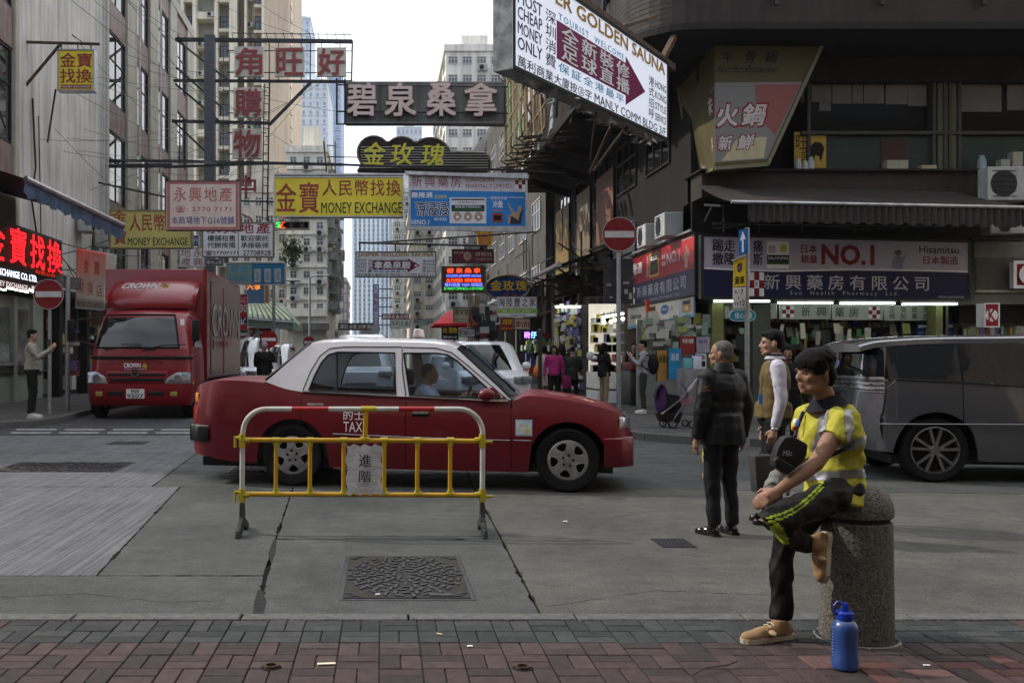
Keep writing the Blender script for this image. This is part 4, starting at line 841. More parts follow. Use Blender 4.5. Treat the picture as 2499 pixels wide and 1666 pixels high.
write(f1, '牛', (.08, .86, .17, .95), ink_k, t, bold=.02); write(f1, '骨', (.30, .86, .4, .96), ink_k, t, bold=.02); write(f1, '鍋', (.5, .86, .61, .96), ink_k, t, bold=.02); write(f1, 'Hot Pot Restaurant', (.03, .78, .66, .84), ink_k, t, bold=.01, shear=1)
write(f2, '旺', (.15, .72, .42, .86), ink_k, t)
MB().bar(f1.at(1, 0, .02), f1.at(1, 1, .02), .08).bar(f2.at(0, 0, .0), f2.at(0, 1, .0), .08).bar(f1.at(0, 0, .02), f1.at(1, 0, .02), .08).bar(f2.at(0,0,0), f2.at(1,0,0), .08).build('edge_trim', M('olive trim', (.17, .16, .1), .5), t)
# HANGING SIGNS, SCAFFOLDS, WIRES
red_l = M('brick red lettering', (.33, .055, .05), .6, var=.15, scale=3)
yel = M('mustard yellow sign', (.76, .63, .055), .45, var=.07, scale=1.2)
grn_ink = M('dark green ink', (.01, .07, .035), .5); blue_ink = M('cobalt ink', (.03, .08, .33), .5); navy_ink = M('navy lettering', (.02, .015, .1), .5); sky_ink = M('sky blue ink', (.05, .3, .5), .5)
gold_ink = M('gold brown lettering', (.36, .19, .01), .5); mag = M('plum magenta print', (.23, .02, .10), .5); whv = M('white sign vinyl', (.82, .83, .85), .4, var=.05, scale=1.5, streak=.12)
f = frontal(141, 121, 230, 222, 28.0)
t = board('hanging_sign', 'small yellow money exchange sign with red characters 金寶找換 hanging from a bracket on the white wall', f, yel, alu, .3, .03)
write(f, '金寶', (.07, .57, .93, .91), red_l, t, bold=.035); write(f, '找換', (.07, .19, .93, .53), red_l, t, bold=.035)
patch(f, (.08, .05, .92, .15), red_l, t, name='red_bar'); write(f, 'MONEY EXCHANGE', (.11, .075, .89, .125), whv, t, d=.008)
mb = MB().tube([P(56, 103, 28.1), P(243, 108, 28.1)], .045, 6).tube([P(150, 105, 28.1), P(62, 210, 28.1)], .05, 6).tube([P(136, 218, 28), P(116, 348, 28.4)], .03, 6).tube([P(176, 85, 28.3), P(200, 103, 28.1)], .015, 4)
for x in (150, 190, 222): mb.tube([P(x, 106, 28), P(x, 122, 28)], .018, 4)
mb.build('bracket', rust, t)
f = frontal(268, 513, 468, 606, 33.0)
t = board('hanging_sign', 'pale yellow green sign 金寶人民幣 MONEY EXCHANGE half behind the pink framed sign', f, M('yellow green sign', (.50, .47, .15), .45, var=.12, scale=1.5), M('olive frame', (.2, .19, .1), .6), .3, .04)
write(f, '金', (.015, .70, .21, .97), red_l, t, bold=.02); write(f, '寶', (.05, .1, .20, .47), red_l, t, bold=.02); write(f, '人民幣', (.24, .45, .67, .9), red_l, t, bold=.02); write(f, '找換', (.70, .45, .97, .9), red_l, t, bold=.02)
write(f, 'MONEY EXCHANGE', (.22, .08, .95, .28), grn_ink, t, bold=.02)
f = frontal(404, 441, 586, 562, 29.0)
t = board('hanging_sign', 'cream estate agent sign with a pink border reading 永興地產 2770 7171', f, M('cream acrylic', (.70, .63, .55), .4, var=.06, scale=1, streak=.15), M('brown edge', (.14, .09, .08), .6), .25, .02)
pb = M('faded pink border', (.42, .17, .16), .5, var=.1)
for r_ in ((.02, .02, .98, .07), (.02, .93, .98, .98), (.02, .07, .06, .93), (.94, .07, .98, .93)): patch(f, r_, pb, t, name='border_bar')
fr_ = M('faded red lettering', (.50, .15, .13), .5)
write(f, '永興地產', (.11, .58, .89, .87), fr_, t, spacing=1.25, bold=.008); write(f, '☎: 2770 7171', (.13, .36, .88, .49), fr_, t, bold=.01, spacing=1.1); write(f, '本商場地下G16號舖', (.08, .12, .92, .28), blue_ink, t, spacing=1.02)
f = frontal(494, 543, 668, 627, 34.0)
t = board('hanging_sign', 'white two panel estate agent sign with green text and numbers 27707171 27708928', f, whv, M('grey brown frame', (.2, .19, .17), .6), .3, .035)
write(f, '永興地產', (.06, .68, .95, .98), red_l, t, spacing=1.25, bold=.03); write(f, '樓舖租售', (.07, .46, .46, .63), grn_ink, t, bold=.02); write(f, '代辦按揭', (.07, .26, .46, .43), grn_ink, t, bold=.02); write(f, '歡迎委託', (.54, .46, .93, .63), grn_ink, t, bold=.02); write(f, '承接裝修', (.54, .26, .93, .43), grn_ink, t, bold=.02)
write(f, '☎27707171', (.03, .05, .50, .19), navy_ink, t, bold=.02); write(f, '27708928', (.57, .05, .96, .19), navy_ink, t, bold=.02)
patch(f, (.5, .02, .51, .98), MATS['grey brown frame'], t, name='divider')
f = frontal(438, 604, 499, 652, 37.0); t = board('hanging_sign', 'small white sign with dark red characters 地永產興 above the lorry roof', f, whv, alu, .2, .02)
write(f, '地永', (.06, .52, .94, .95), red_l, t, spacing=1.3); write(f, '產興', (.06, .06, .94, .47), red_l, t, spacing=1.3)
f = frontal(500, 632, 545, 648, 38.0); t = board('hanging_sign', 'dark narrow sign box behind the small white sign', f, M('black panel', (.03, .03, .03), .5), alu, .2, .02); write(f, '藥材山貨', (.08, .2, .92, .8), whv, t)
f = frontal(469, 575, 485, 600, 36.0); t = board('hanging_sign', 'narrow blue sign edge between the yellow green sign and the white one', f, M('blue panel', (.03, .07, .25), .5), alu, .2, .01); write(f, '行', (.1, .2, .9, .8), whv, t)
f = frontal(551, 641, 696, 694, 38.0); t = board('hanging_sign', 'grey green and blue mobile phone sign with three pale phone pictures', f, M('grey green panel', (.20, .30, .27), .5, var=.08), alu, .25, .025)
patch(f, (.44, .02, .98, .98), M('mid blue panel', (.03, .17, .33), .5), t, name='blue_panel'); write(f, '南華', (.10, .55, .36, .85), sky_ink, t, spacing=1.5); write(f, '手提電話', (.04, .15, .40, .40), sky_ink, t, spacing=1.2)
for k in range(3): patch(f, (.48+k*.17, .1, .59+k*.17, .72), M('pale phone print %d' % k, ((.42, .45, .33), (.36, .45, .48), (.42, .45, .46))[k], .5), t, d=.006, name='phone_print'); patch(f, (.505+k*.17, .2, .565+k*.17, .6), M('phone screen print', (.25, .32, .36), .5), t, d=.009, name='phone_screen')
a, b = P(186, 752, 27.5), P(256, 757, 25.2); f = Face(a, b, P(189, 607, 27.5), P(261, 620, 25.2))
t = board('hanging_sign', 'tall pale angled sign with red characters 金寶 找換店 between the two sign posts and the lorry', f, M('pale sea green acrylic', (.34, .38, .30), .45, var=.1, scale=1.5, streak=.2), alu, .25, .03)
for s, r_ in (('金', (.25, .62, .42, .86)), ('寶', (.6, .6, .8, .84)), ('找', (.1, .26, .28, .5)), ('換', (.38, .24, .6, .48)), ('店', (.72, .22, .9, .46))): write(f, s, r_, red_l, t)
patch(f, (0, .0, 1, .17), M('grey strip', (.22, .23, .2), .5), t, name='strip'); write(f, 'MONEY EXCHANGE', (.04, .04, .95, .13), ink_k, t)
xs = XL + .25
def side_face(y0, y1, z0, z1, x=xs): return Face((x, y0, z0), (x, y1, z0), (x, y0, z1))
def zat(px, py): D = -xs*F/(VX-px); return EYE+(VY-py)*D/F
def yat(px): return -xs*F/(VX-px)
f = side_face(yat(-60), yat(149), zat(0, 649), zat(0, 536))
t = board('neon_sign', 'glowing red neon characters 金寶找換 on the dark fascia of the money exchange at the left edge', f, M('olive black fascia', (.05, .045, .015), .6), dark_iron, .3, .03)
neon = M('red neon light', (1., .012, .02), emit=1.15)
u = lambda px: (yat(px)-yat(-60))/(yat(149)-yat(-60))
for s, a, b in (('金', -50, 4), ('寶', 18, 57), ('找', 68, 103), ('換', 110, 144)): write(f, s, (u(a), .12, u(b), .93), neon, t, bold=.03, d=.08)
write(f, '有限公司', (u(82), .01, u(130), .1), M('dim red neon', (.9, .03, .01), emit=.5), t, d=.05)
f = side_face(yat(-60), yat(92), zat(0, 676), zat(0, 650)); t = board('neon_sign', 'lit white letters MONEY EXCHANGE CO. LTD. on a black strip', f, ink_k, dark_iron, .3, .01); write(f, 'MONEY EXCHANGE CO. LTD.', (u(-58)*1.3, .2, .97, .85), M('white lit letters', (.8, .85, 1.), emit=1.6), t, bold=.02, d=.03)
f = side_face(yat(-60), yat(88), zat(0, 703), zat(0, 677)); t = board('shop_sign', 'dark red strip with white letters MONEY EXCHANGE over the money exchange windows', f, M('wine red strip', (.17, .015, .03), .5), dark_iron, .3, .01); write(f, 'MONEY EXCHANGE • 商', (.2, .2, .97, .85), M('cream lit letters', (.8, .74, .7), emit=.55), t, bold=.02)
for i, (x0, x1, y) in enumerate(((-40, 12, 703), (16, 66, 708), (70, 90, 712))):
 t = thing('tube_light', (xs, yat(x0), zat(0, 703)), ['lit tube light at the left edge under the red strip', 'second lit tube light under the red money exchange strip', 'short lit tube light behind the round no entry sign'][i], 'tube light')
 MB().tube([(xs+.02, yat(x0), zat(x0, y-5)), (xs+.02, yat(x1), zat(x1, y+5))], .02, 6).build('tube', tubem, t); MB().bar((xs-.03, yat(x0), zat(x0, y-5)+.05), (xs-.03, yat(x1), zat(x1, y+5)+.05), .05).build('batten', alu, t)
sf = thing('money_exchange_shop', (xs-.3, 27, .12), 'pale grey green money exchange shop front with counter windows at the left edge', 'shop front')
MB().box((xs-.35, 21, .12), (xs-.3, 29.6, 3.1)).build('wall_panel', M('pale grey green panel', (.30, .33, .27), .4, var=.1, scale=1.4), sf)
for y0, y1 in ((22, 24.4), (25.2, 26.9), (27.4, 28.3)): MB().box((xs-.29, y0, 1.25), (xs-.27, y1, 2.75)).build('counter_window', M('dark counter glass', (.05, .055, .05), .1, spec=.8, rgb2=(.12, .13, .11), scale=2), sf); MB().box((xs-.3, y0-.1, 1.15), (xs-.1, y1+.1, 1.22)).build('counter_ledge', alu, sf)
MB().box((xs-.3, 21, .9), (xs-.24, 29.5, .95)).build('rail', M('navy rail', (.02, .02, .06), .5), sf)
for y in (24.8, 27.15, 28.6): MB().box((xs-.3, y-.12, .12), (xs-.2, y+.12, 3.1)).build('mullion', M('brushed panel', (.34, .35, .30), .35, .3), sf)
mb = thing('cluttered_shop', (xs, 33, .12), 'cluttered dark shop fronts behind the photographing man and the sign posts', 'shop front')
rr_ = random.Random(12); g = MB()
for k in range(60):
 y = rr_.uniform(30, 44); z = rr_.uniform(.2, 2.8); g.cur = rr_.randrange(10); g.box((xs-.6, y, z), (xs-.25, y+rr_.uniform(.1, .5), z+rr_.uniform(.1, .5)))
g.build('goods', goods_m, mb, kind='stuff'); MB().box((xs-.9, 29.8, .12), (xs-.62, 50, 3.2)).build('back_wall', M('dark shop interior', (.04, .035, .03), .8, rgb2=(.14, .06, .04), scale=1.5), mb)
for y in (30.2, 33, 36, 40, 44): MB().box((xs-.3, y, .12), (xs, y+.3, 3.3)).build('post', dirty, mb)
t = thing('awning', (xs, 25, 5), 'rolled blue grey awning with a pale metal tube slanting over the money exchange', 'awning')
a, b = P(62, 436, 24.0), P(302, 551, 27.0); MB().tube([a, b], .085, 8).build('roller_tube', alu, t, smooth=True)
n = 90; rows = [[], []]
for j in range(n+1): p = a.lerp(b, j/n); rows[0].append(p+V((0, 0, -.04))); rows[1].append(p+V((-.05+.03*math.sin(j), 0, -.34-.1*abs(math.sin(j/n*PI*9)))))
MB().grid(rows).build('valance', M('faded blue canvas', (.09, .13, .2), .8, var=.3, scale=4), t)
MB().add([a, b, V((xs-.5, b.y, b.z+.9)), V((xs-.5, a.y-1, a.z+.5))], [(0, 1, 2, 3)]).build('canopy', M('dark navy canvas', (.02, .025, .06), .8), t)
mb = MB().box((XL-.2, 20, 3.3), (xs-.02, 34, 3.5)).build('shop_soffit', MATS['dark interior wall'], A)
for i, (y, z) in enumerate(((32.8, 5.6), (34.8, 5.3))): ac_unit((XL+.12, y, z), PI/2, ['air conditioner under the blue awning on the left wall', 'air conditioner further along under the blue awning by the angled sign'][i], size=(.9, .75, .45))
f = frontal(669, 431, 984, 529, 30.0)
t = board('hanging_sign', 'large yellow sign 金寶人民幣找換 MONEY EXCHANGE over the middle of the street', f, yel, alu, .4, .03)
write(f, '金', (.015, .14, .17, .83), red_l, t, bold=.02); write(f, '寶', (.195, .10, .345, .86), red_l, t, bold=.02); write(f, '人民幣找換', (.375, .52, .98, .92), red_l, t, spacing=1.12, bold=.015); write(f, 'MONEY EXCHANGE', (.365, .09, .99, .36), grn_ink, t, bold=.015)
MB().box(P(668, 427, 30.0)+V((0, 0, .0)), P(985, 423, 30.0)+V((0, .5, 0))).build('top_gutter', alu, t)
f = frontal(998, 424, 1286, 556, 29.0)
bluev = M('blue pharmacy vinyl', (.02, .18, .48), .4, var=.3, scale=.6)
t = board('hanging_sign', 'blue and white sign SUN HEALTH PHARMACY LIMITED with 新興藥房 over the street', f, bluev, alu, .45, .05)
MB().add([f.at(.0, .70, .003), f.at(1, .66, .003), f.at(1, 1, .003), f.at(0, 1, .003)], [(0, 1, 2, 3)]).build('white_band', M('pale lilac band', (.60, .59, .64), .4), t)
write(f, '新興藥房', (.02, .745, .44, .965), red_l, t, spacing=1.3); write(f, 'SUN HEALTH', (.48, .84, .72, .92), red_l, t); write(f, 'PHARMACY LIMITED', (.48, .73, .87, .81), red_l, t); rx_cross(f, (.90, .72, .985, .96), t)
write(f, '撒隆適', (.02, .555, .2, .66), whv, t, bold=.03); write(f, '清涼貼劑', (.215, .54, .32, .61), yel, t)
for dx, m_, bo in ((0, whv, .10), (0, navy, .03)): write(f, '涼浸浸', (.06, .22, .33, .48), m_, t, bold=bo, d=.008+(.004 if m_ is navy else 0), shear=-1)
write(f, 'NO.1', (.07, .06, .17, .15), whv, t, bold=.03); write(f, '銷量', (.015, .06, .065, .15), whv, t); write(f, '清涼貼', (.21, .13, .32, .19), whv, t)
patch(f, (.345, .08, .655, .56), M('packet glow white', (.66, .68, .72), .4), t, d=.005, name='packet'); patch(f, (.36, .33, .64, .42), navy, t, d=.008, name='packet_band'); patch(f, (.36, .30, .64, .36), MATS['green ink'], t, d=.009, name='packet_band'); patch(f, (.36, .51, .64, .535), ink_k, t, d=.008, name='packet_band')
write(f, '撒隆適冷感鎮痛貼', (.39, .365, .61, .41), whv, t, d=.011); write(f, '辣椒薄荷冰片', (.42, .45, .58, .49), red_l, t, d=.009)
skin_p = M('skin print warm', (.4, .27, .18), .5)
for k in range(3): MB().add([f.at(.41+k*.09+.035*math.cos(a), .21+.085*math.sin(a), .008) for a in [j*PI/6 for j in range(12)]], [tuple(range(12))]).build('printed_limb', skin_p, t); MB().add([f.at(.41+k*.09+.012*math.cos(a), .2+.03*math.sin(a), .010) for a in [j*PI/4 for j in range(8)]], [tuple(range(8))]).build('printed_patch', whv, t)
write(f, '冷敷', (.71, .37, .795, .50), whv, t, bold=.04); write(f, '“ 我樓開涮適 ”', (.67, .52, .85, .58), whv, t); patch(f, (.705, .1, .795, .27), red_l, t, d=.005, name='red_swatch'); patch(f, (.72, .14, .78, .23), ink_k, t, d=.008, name='swatch_print'); write(f, 'Hisamitsu', (.86, .55, .97, .58), whv, t); patch(f, (.7, .31, .79, .335), pb, t, name='text_line')
MB().add([f.at(.84+u_*.12, .07+v_*.34, .008) for u_, v_ in ((0,.5),(.0,0),(.1,0),(.2,.45),(.75,.2),(.8,.5),(.95,.75),(.9,1),(.7,.95),(.7,.75),(.5,.6),(0,1.15),(-.05,1.1),(.3,.55))], [tuple(range(14))]).build('printed_sitting_figure', skin_p, t)
MB().add([f.at(.84+u_*.12, .07+v_*.34, .006) for u_, v_ in ((.15,0),(.9,0),(1.05,.8),(.9,.85),(.8,.4),(.2,.4))], [tuple(range(6))]).build('printed_chair', M('dark chair print', (.05, .04, .06), .5), t)
MB().bar(P(988, 422, 28.9), P(1290, 432, 28.9), .1).bar(P(988, 556, 28.9), P(1290, 562, 28.9), .12).build('outer_rails', alu, t)
f = frontal(843, 200, 1232, 300, 36.0)
t = board('hanging_sign', 'weathered grey corrugated sign with raised pink characters 碧泉桑拿 high over the street', f, M('weathered grey sheet', (.20, .20, .185), .7, var=.15, scale=1, streak=.5), M('grey sheet edge', (.28, .28, .25), .7), .5, .03)
mb = MB()
for k in range(80): u_ = (k+.5)/80; mb.slab([f.at(u_-.0025, .02), f.at(u_+.0025, .02), f.at(u_+.0025, .98), f.at(u_-.0025, .98)], (0, -.03, 0))
mb.build('sheet_ribs', MATS['weathered grey sheet'], t, kind='stuff')
pinkl = M('faded pink raised lettering', (.68, .52, .48), .6, var=.08, scale=2)
for s, x0, x1 in (('碧', 849, 918), ('泉', 940, 1014), ('桑', 1042, 1110), ('拿', 1134, 1210)): write(f, s, (x0, 208, x1, 286), pinkl, t, px=True, bold=.045, d=.16, thick=.09)
mb = MB()
for y in (207, 272, 303): mb.tube([P(822, y, 35.8), P(1240, y+5, 35.8)], .03, 4)
for x in (822, 842, 1232): mb.tube([P(x, 192, 35.8), P(x, 305, 35.8)], .035, 4)
mb.build('support_rods', dark_iron, t)
def cloud(cx): pass
D14 = 34.0; out = [(872, 418), (882, 402), (874, 385)]
for cx, cy, r, a0, a1 in ((912, 372, 40, 200, 40), (980, 376, 42, 135, 45), (1050, 388, 52, 128, 20)):
 for k in range(9): a = R(a0+(a1-a0)*k/8); out.append((cx+r*math.cos(a), cy-r*math.sin(a)))
out += [(1106, 370), (1180, 372), (1192, 380), (1198, 395), (1198, 412), (1190, 420)]
t = thing('hanging_sign', P(1030, 420, D14), 'dark brown cloud shaped sign with yellow characters 金玫瑰 over the street', 'sign')
brown = M('dark brown sign paint', (.045, .028, .022), .55, var=.15, scale=2)
MB().slab([P(x, y, D14) for x, y in out], (0, .35, 0)).build('cloud_panel', brown, t)
MB().tube([P(x, y, D14-.02) for x, y in out], .035, 5).build('cloud_edge', M('grey brown edge', (.2, .18, .14), .6), t)
f = frontal(870, 330, 1200, 420, D14-.03); yl = M('yellow neon tubing', (.62, .56, .05), .5)
for s, r_ in (('金', (888, 348, 940, 402)), ('玫', (955, 350, 1008, 402)), ('瑰', (1030, 352, 1084, 404))): write(f, s, r_, yl, t, px=True, bold=.03, d=.03, shear=1.2)
mb = MB()
for k in range(9): y = 359+k*6.3; mb.tube([P(880, y, D14-.05), P(1092 if y < 370 else 1192, y, D14-.05)], .012, 4)
mb.build('neon_tubes', M('pale glass tube', (.5, .48, .42), .3), t)
def jasper(f, t, big):
 write(f, 'JASPER GOLDEN SAUNA', (.03, .77, .97, .95), gold_ink, t, bold=.06, d=.012)
 for i, s in enumerate(('MOST', 'CHEAP', 'MONEY', 'ONLY')): write(f, s, (.02, .60-.135*i, .135, .71-.135*i), navy_ink, t, bold=.02)
 write(f, '深圳消費', (.152, .17, .205, .72), navy_ink, t, vertical=True); write(f, 'TOURIST  WELCOME', (.22, .675, .63, .74), sky_ink, t, bold=.01, spacing=1.3)
 MB().add([f.at(u_, v_, .004) for u_, v_ in ((.21,.29),(.645,.29),(.645,.18),(.80,.46),(.645,.74),(.645,.66),(.21,.66))], [tuple(range(7))]).build('magenta_arrow', mag, t)
 if big:
  write(f, '全新裝修', (.235, .48, .67, .64), whv, t, d=.012, bold=.03, spacing=1.3); write(f, '足球直播', (.235, .31, .67, .47), whv, t, d=.012, bold=.03, spacing=1.3)
 else: write(f, '拿桑泉碧', (.23, .33, .68, .62), whv, t, d=.012, bold=.05); patch(f, (.735, .41, .765, .49), whv, t, d=.01, name='white_dot')
 write(f, '保証全港最平', (.22, .18, .63, .27), sky_ink, t, bold=.01, spacing=1.3); write(f, '港式招呼', (.83, .17, .875, .70), navy_ink, t, vertical=True)
 for i, s in enumerate(('HONG', 'KONG', 'STYLE', 'SERVICE')): write(f, s, (.885, .59-.135*i, .985, .68-.135*i), navy_ink, t, bold=.01)
 write(f, '萬利商業大廈按③字', (.02, .04, .41, .14), grn_ink, t, bold=.01); write(f, 'MANLY COMM BLDG 3/F', (.43, .04, .98, .14), grn_ink, t, bold=.01)
f = frontal(868, 614, 1064, 676, 44.0)
t = board('hanging_sign', 'small white sauna sign with a magenta arrow reading JASPER GOLDEN SAUNA far down the street', f, whv, dark_iron, .3, .03); jasper(f, t, False)
MB().tube([P(875, 592, 44), P(1190, 600, 44)], .05, 4).tube([P(912, 592, 44.2), P(1310, 566, 44.2)], .04, 4).tube([P(878, 592, 44), P(878, 612, 44)], .03, 4).tube([P(965, 594, 44), P(965, 612, 44)], .03, 4).build('hanging_rods', dark_iron, t)
JL, JR = 14.4, 21.2
f = Face(P(1252, 167, JL), P(1629, 343, JR), P(1252, -112, JL), P(1629, 154, JR))
lit = M('lit white sign face', (.62, .66, .76), emit=.42)
t = board('hanging_sign', 'huge lit white sauna sign with a magenta arrow slanting out from the corner building', f, lit, M('black sign edge', (.02, .022, .02), .6), .32, .05, back=M('crumpled grey sheet metal', (.25, .25, .24), .5, .4, var=.5, scale=6, bump=.8, bscale=5))
jasper(f, t, True)
off = f.n*-.17
mb = MB().bar(f.at(-.02, 1.10)+off, f.at(1.12, 1.06)+off, .16).bar(f.at(1.0, 1.0)+off, f.at(1.14, 1.5)+off, .12).bar(f.at(.3, 1.0)+off, f.at(.55, 1.7)+off, .08).bar(f.at(.6, 1.0)+off, f.at(.95, 1.55)+off, .08)
for k in range(9): mb.tube([f.at(.1*k+.1, 1)+off, f.at(.1*k+.12, 1.09)+off], .025, 4)
mb.bar(f.at(.62, 0)+off, P(1440, 420, 23.5), .05).bar(f.at(.72, 0)+off, P(1450, 415, 23.5), .06).bar(f.at(.5, 0)+off, P(1440, 390, 23.3), .04)
mb.build('mounting_beams', rust, t)
mb = MB(); rr_ = random.Random(3)
for k in range(70):
 u_ = rr_.random(); p = f.at(u_, -.01)-f.n*rr_.uniform(.02, .34); mb.add([p, p+V((rr_.uniform(-.2,.2), rr_.uniform(-.2,.2), rr_.uniform(-.16, .02))), p+V((rr_.uniform(-.2,.2), rr_.uniform(-.2,.2), rr_.uniform(-.12, .04)))], [(0, 1, 2)])
mb.build('peeling_sheet', MATS['crumpled grey sheet metal'], t, kind='stuff')
f = frontal(1078, 650, 1185, 714, 40.0)
t = board('neon_sign', 'brown board with red, blue and green neon reading GOLDEN JANSPER SAUNA', f, M('olive brown board', (.11, .075, .03), .6), M('olive brown frame', (.15, .11, .05), .6), .3, .03)
nr, nb, ng = M('orange red neon', (1., .06, .02), emit=1.5), M('blue violet neon', (.16, .2, 1.), emit=1.6), M('green neon', (.05, .9, .15), emit=.9)
write(f, '碧泉桑拿', (.12, .75, .88, .93), nr, t, spacing=1.5, bold=.03, d=.03); write(f, 'GOLDEN JANSPER SAUNA', (.1, .56, .9, .69), nb, t, bold=.01, d=.03); write(f, '全日開放 通宵營業', (.1, .4, .9, .54), nr, t, bold=.04, d=.03); write(f, '萬利商廈 9209 球場街', (.07, .23, .93, .37), nb, t, bold=.015, d=.03); write(f, '3/F, MANLY COMM BLDG, 15 SOY STREET', (.05, .09, .95, .2), ng, t, bold=.02, d=.03)
f = frontal(1184, 672, 1292, 732, 38.0); pts = [(.5+.5*math.cos(k*PI/14), .5+.5*math.sin(k*PI/14)) for k in range(28)]
t = thing('hanging_sign', P(1238, 732, 38), 'deep blue oval sign with yellow characters 金玫瑰 at the right of the street', 'sign')
MB().slab([f.at(u_, v_) for u_, v_ in pts], (0, .3, 0)).build('oval_panel', M('deep blue enamel', (.01, .06, .22), .35), t); MB().tube([f.at(u_, v_, .02) for u_, v_ in pts+[pts[0]]], .05, 5).build('oval_edge', M('tarnished brass edge', (.25, .2, .12), .5, .5), t)
yel_i = M('strong yellow lettering', (.75, .5, .02), .5); write(f, '金玫瑰', (.12, .38, .94, .8), yel_i, t, bold=.03, spacing=1.1, d=.01); write(f, '桑拿', (.4, .12, .75, .28), red_l, t, d=.01)
f = frontal(1214, 724, 1310, 772, 34.0)
t = board('hanging_sign', 'white sign 海陸豐之家 with a green band and the number 6699 7955', f, whv, alu, .25, .02)
patch(f, (0, .17, 1.02, .4), M('lime green band', (.28, .55, .06), .5), t, name='green_band'); write(f, '海陸豐之家', (.03, .52, .97, .93), navy_ink, t, spacing=1.25, bold=.012); write(f, '☎ 6699 7955', (.1, .2, .88, .36), whv, t, d=.008); write(f, '萬利商業大廈16樓', (.32, .04, .7, .12), navy_ink, t); write(f, '花膠海味 鮑參翅肚 陸豐特產', (.12, .42, .88, .49), gold_ink, t)
f = frontal(1103, 608, 1205, 642, 46.0); t = board('hanging_sign', 'dull maroon sign with a cream letter M badge', f, M('dull maroon vinyl', (.17, .03, .055), .5, var=.1), dark_iron, .2, .02)
MB().add([f.at(.37+.1*math.cos(a), .5+.34*math.sin(a), .005) for a in [k*PI/4 for k in range(8)]], [tuple(range(8))]).build('badge', M('tan badge', (.4, .3, .2), .5), t); write(f, 'M', (.33, .36, .41, .64), red_l, t, d=.009); write(f, '5/F 6/F', (.05, .68, .28, .84), pinkl, t); write(f, 'Tel: 9537 5041', (.56, .2, .95, .36), pinkl, t); write(f, '按摩 美容 足浴', (.56, .5, .95, .8), pinkl, t)
f = frontal(1146, 540, 1218, 600, 50.0); t = thing('hanging_sign', P(1180, 600, 50), 'ornate red and gold fan shaped sign just under the blue pharmacy sign', 'sign')
MB().slab([f.at(u_, v_) for u_, v_ in ((0,1),(.08,.7),(.25,.5),(.3,.0),(.72,0),(.75,.5),(.92,.7),(1,1))], (0, .3, 0)).build('fan_panel', M('ornate red', (.42, .06, .03), .5, rgb2=(.55, .32, .04), scale=5), t); MB().tube([f.at(u_, v_, .02) for u_, v_ in ((0,1),(.08,.7),(.25,.5),(.3,.0),(.72,0),(.75,.5),(.92,.7),(1,1))], .06, 4).build('gold_edge', M('gold edge', (.5, .33, .05), .4), t); write(f, '酒家', (.36, .5, .66, .85), yel_i, t, bold=.03)
f = frontal(911, 694, 924, 800, 70.0); t = board('hanging_sign', 'tall narrow blue and white vertical sign 九龍軸承公司 far down the street', f, M('pale blue acrylic', (.45, .55, .68), .5), blue_ink, .4, .05); write(f, '九龍軸承公司', (.15, .03, .85, .97), red_l, t, vertical=True, bold=.03)
MB().lathe([(0, -.05), (.32, -.05), (.32, .05), (0, .05)], P(918, 803, 69.9), 'Y', 16).build('bearing_disc', steel, t)
mb = MB()
for k in range(5): mb.tube([P(925, 705+k*22, 70), P(958, 705+k*22, 70)], .04, 4)
mb.build('side_struts', dark_iron, t)
f = frontal(931, 766, 998, 779, 62.0); t = board('hanging_sign', 'dark red signboard with white characters 錦源五金公司 far down the street', f, M('dark red enamel', (.25, .02, .03), .5), dark_iron, .2, .02); write(f, '錦源五金公司', (.04, .15, .96, .85), whv, t, bold=.02)
f = frontal(671, 540, 754, 559, 31.0); t = board('currency_sign', 'black currency board with lit green, red and grey symbols under the yellow sign', f, ink_k, alu, .25, .03)
for s, a, m_ in (('$', .02, ng), ('£', .14, nr), ('€', .42, M('unlit grey tube', (.2, .2, .2), .5)), ('¥', .72, M('unlit grey tube', (.2, .2, .2), .5))): write(f, s, (a, .1, a+.16, .92), m_, t, bold=.03, d=.02)
small = [((952, 778, 1000, 800), 66, 'small faded white sign with green characters right of the red one', (.5, .52, .48), grn_ink, '永利五金'), ((825, 788, 920, 806), 95, 'long dark brown sign crossing the street at the far end', (.12, .1, .1), whv, '華記 永安 大押 貨倉'), ((880, 805, 915, 815), 90, 'small white sign with red characters at the far end of the street', (.55, .54, .52), red_l, '◎ 新龍門'), ((1107, 750, 1146, 787), 36, 'cream sign 善安堂 in front of the red canopy', (.46, .42, .30), grn_ink, '善安堂'), ((1078, 796, 1119, 829), 34, 'black sign with yellow and white characters above the white van', (.02, .02, .02), yel_i, '找 匯款'), ((1122, 802, 1160, 822), 33, 'small white sign with black characters by the bamboo poles', (.6, .58, .56), ink_k, '西醫診所'), ((1222, 775, 1254, 808), 33, 'dark red vertical banner below the white and green sign', (.3, .02, .02), yel_i, '酒家'), ((1254, 777, 1294, 804), 31, 'picture panel of pale noodles under the white and green sign', (.42, .38, .3), ink_r, '麵'), ((1428, 722, 1532, 766), 32.5, 'grey brown fascia with dark characters beside the side pharmacy banner', (.19, .165, .14), ink_k, '肯華夾下'),
 ((1018, 780, 1046, 793), 60, 'small pale green sign left of the red canopy', (.4, .45, .4), grn_ink, '利士風'), ((800, 806, 826, 826), 88, 'pale notice board beyond the cream tenement', (.5, .5, .5), ink_k, '停車'), ((838, 690, 848, 786), 112, 'violet vertical sign against the sky gap', (.3, .2, .4), whv, '雲記冷氣')]
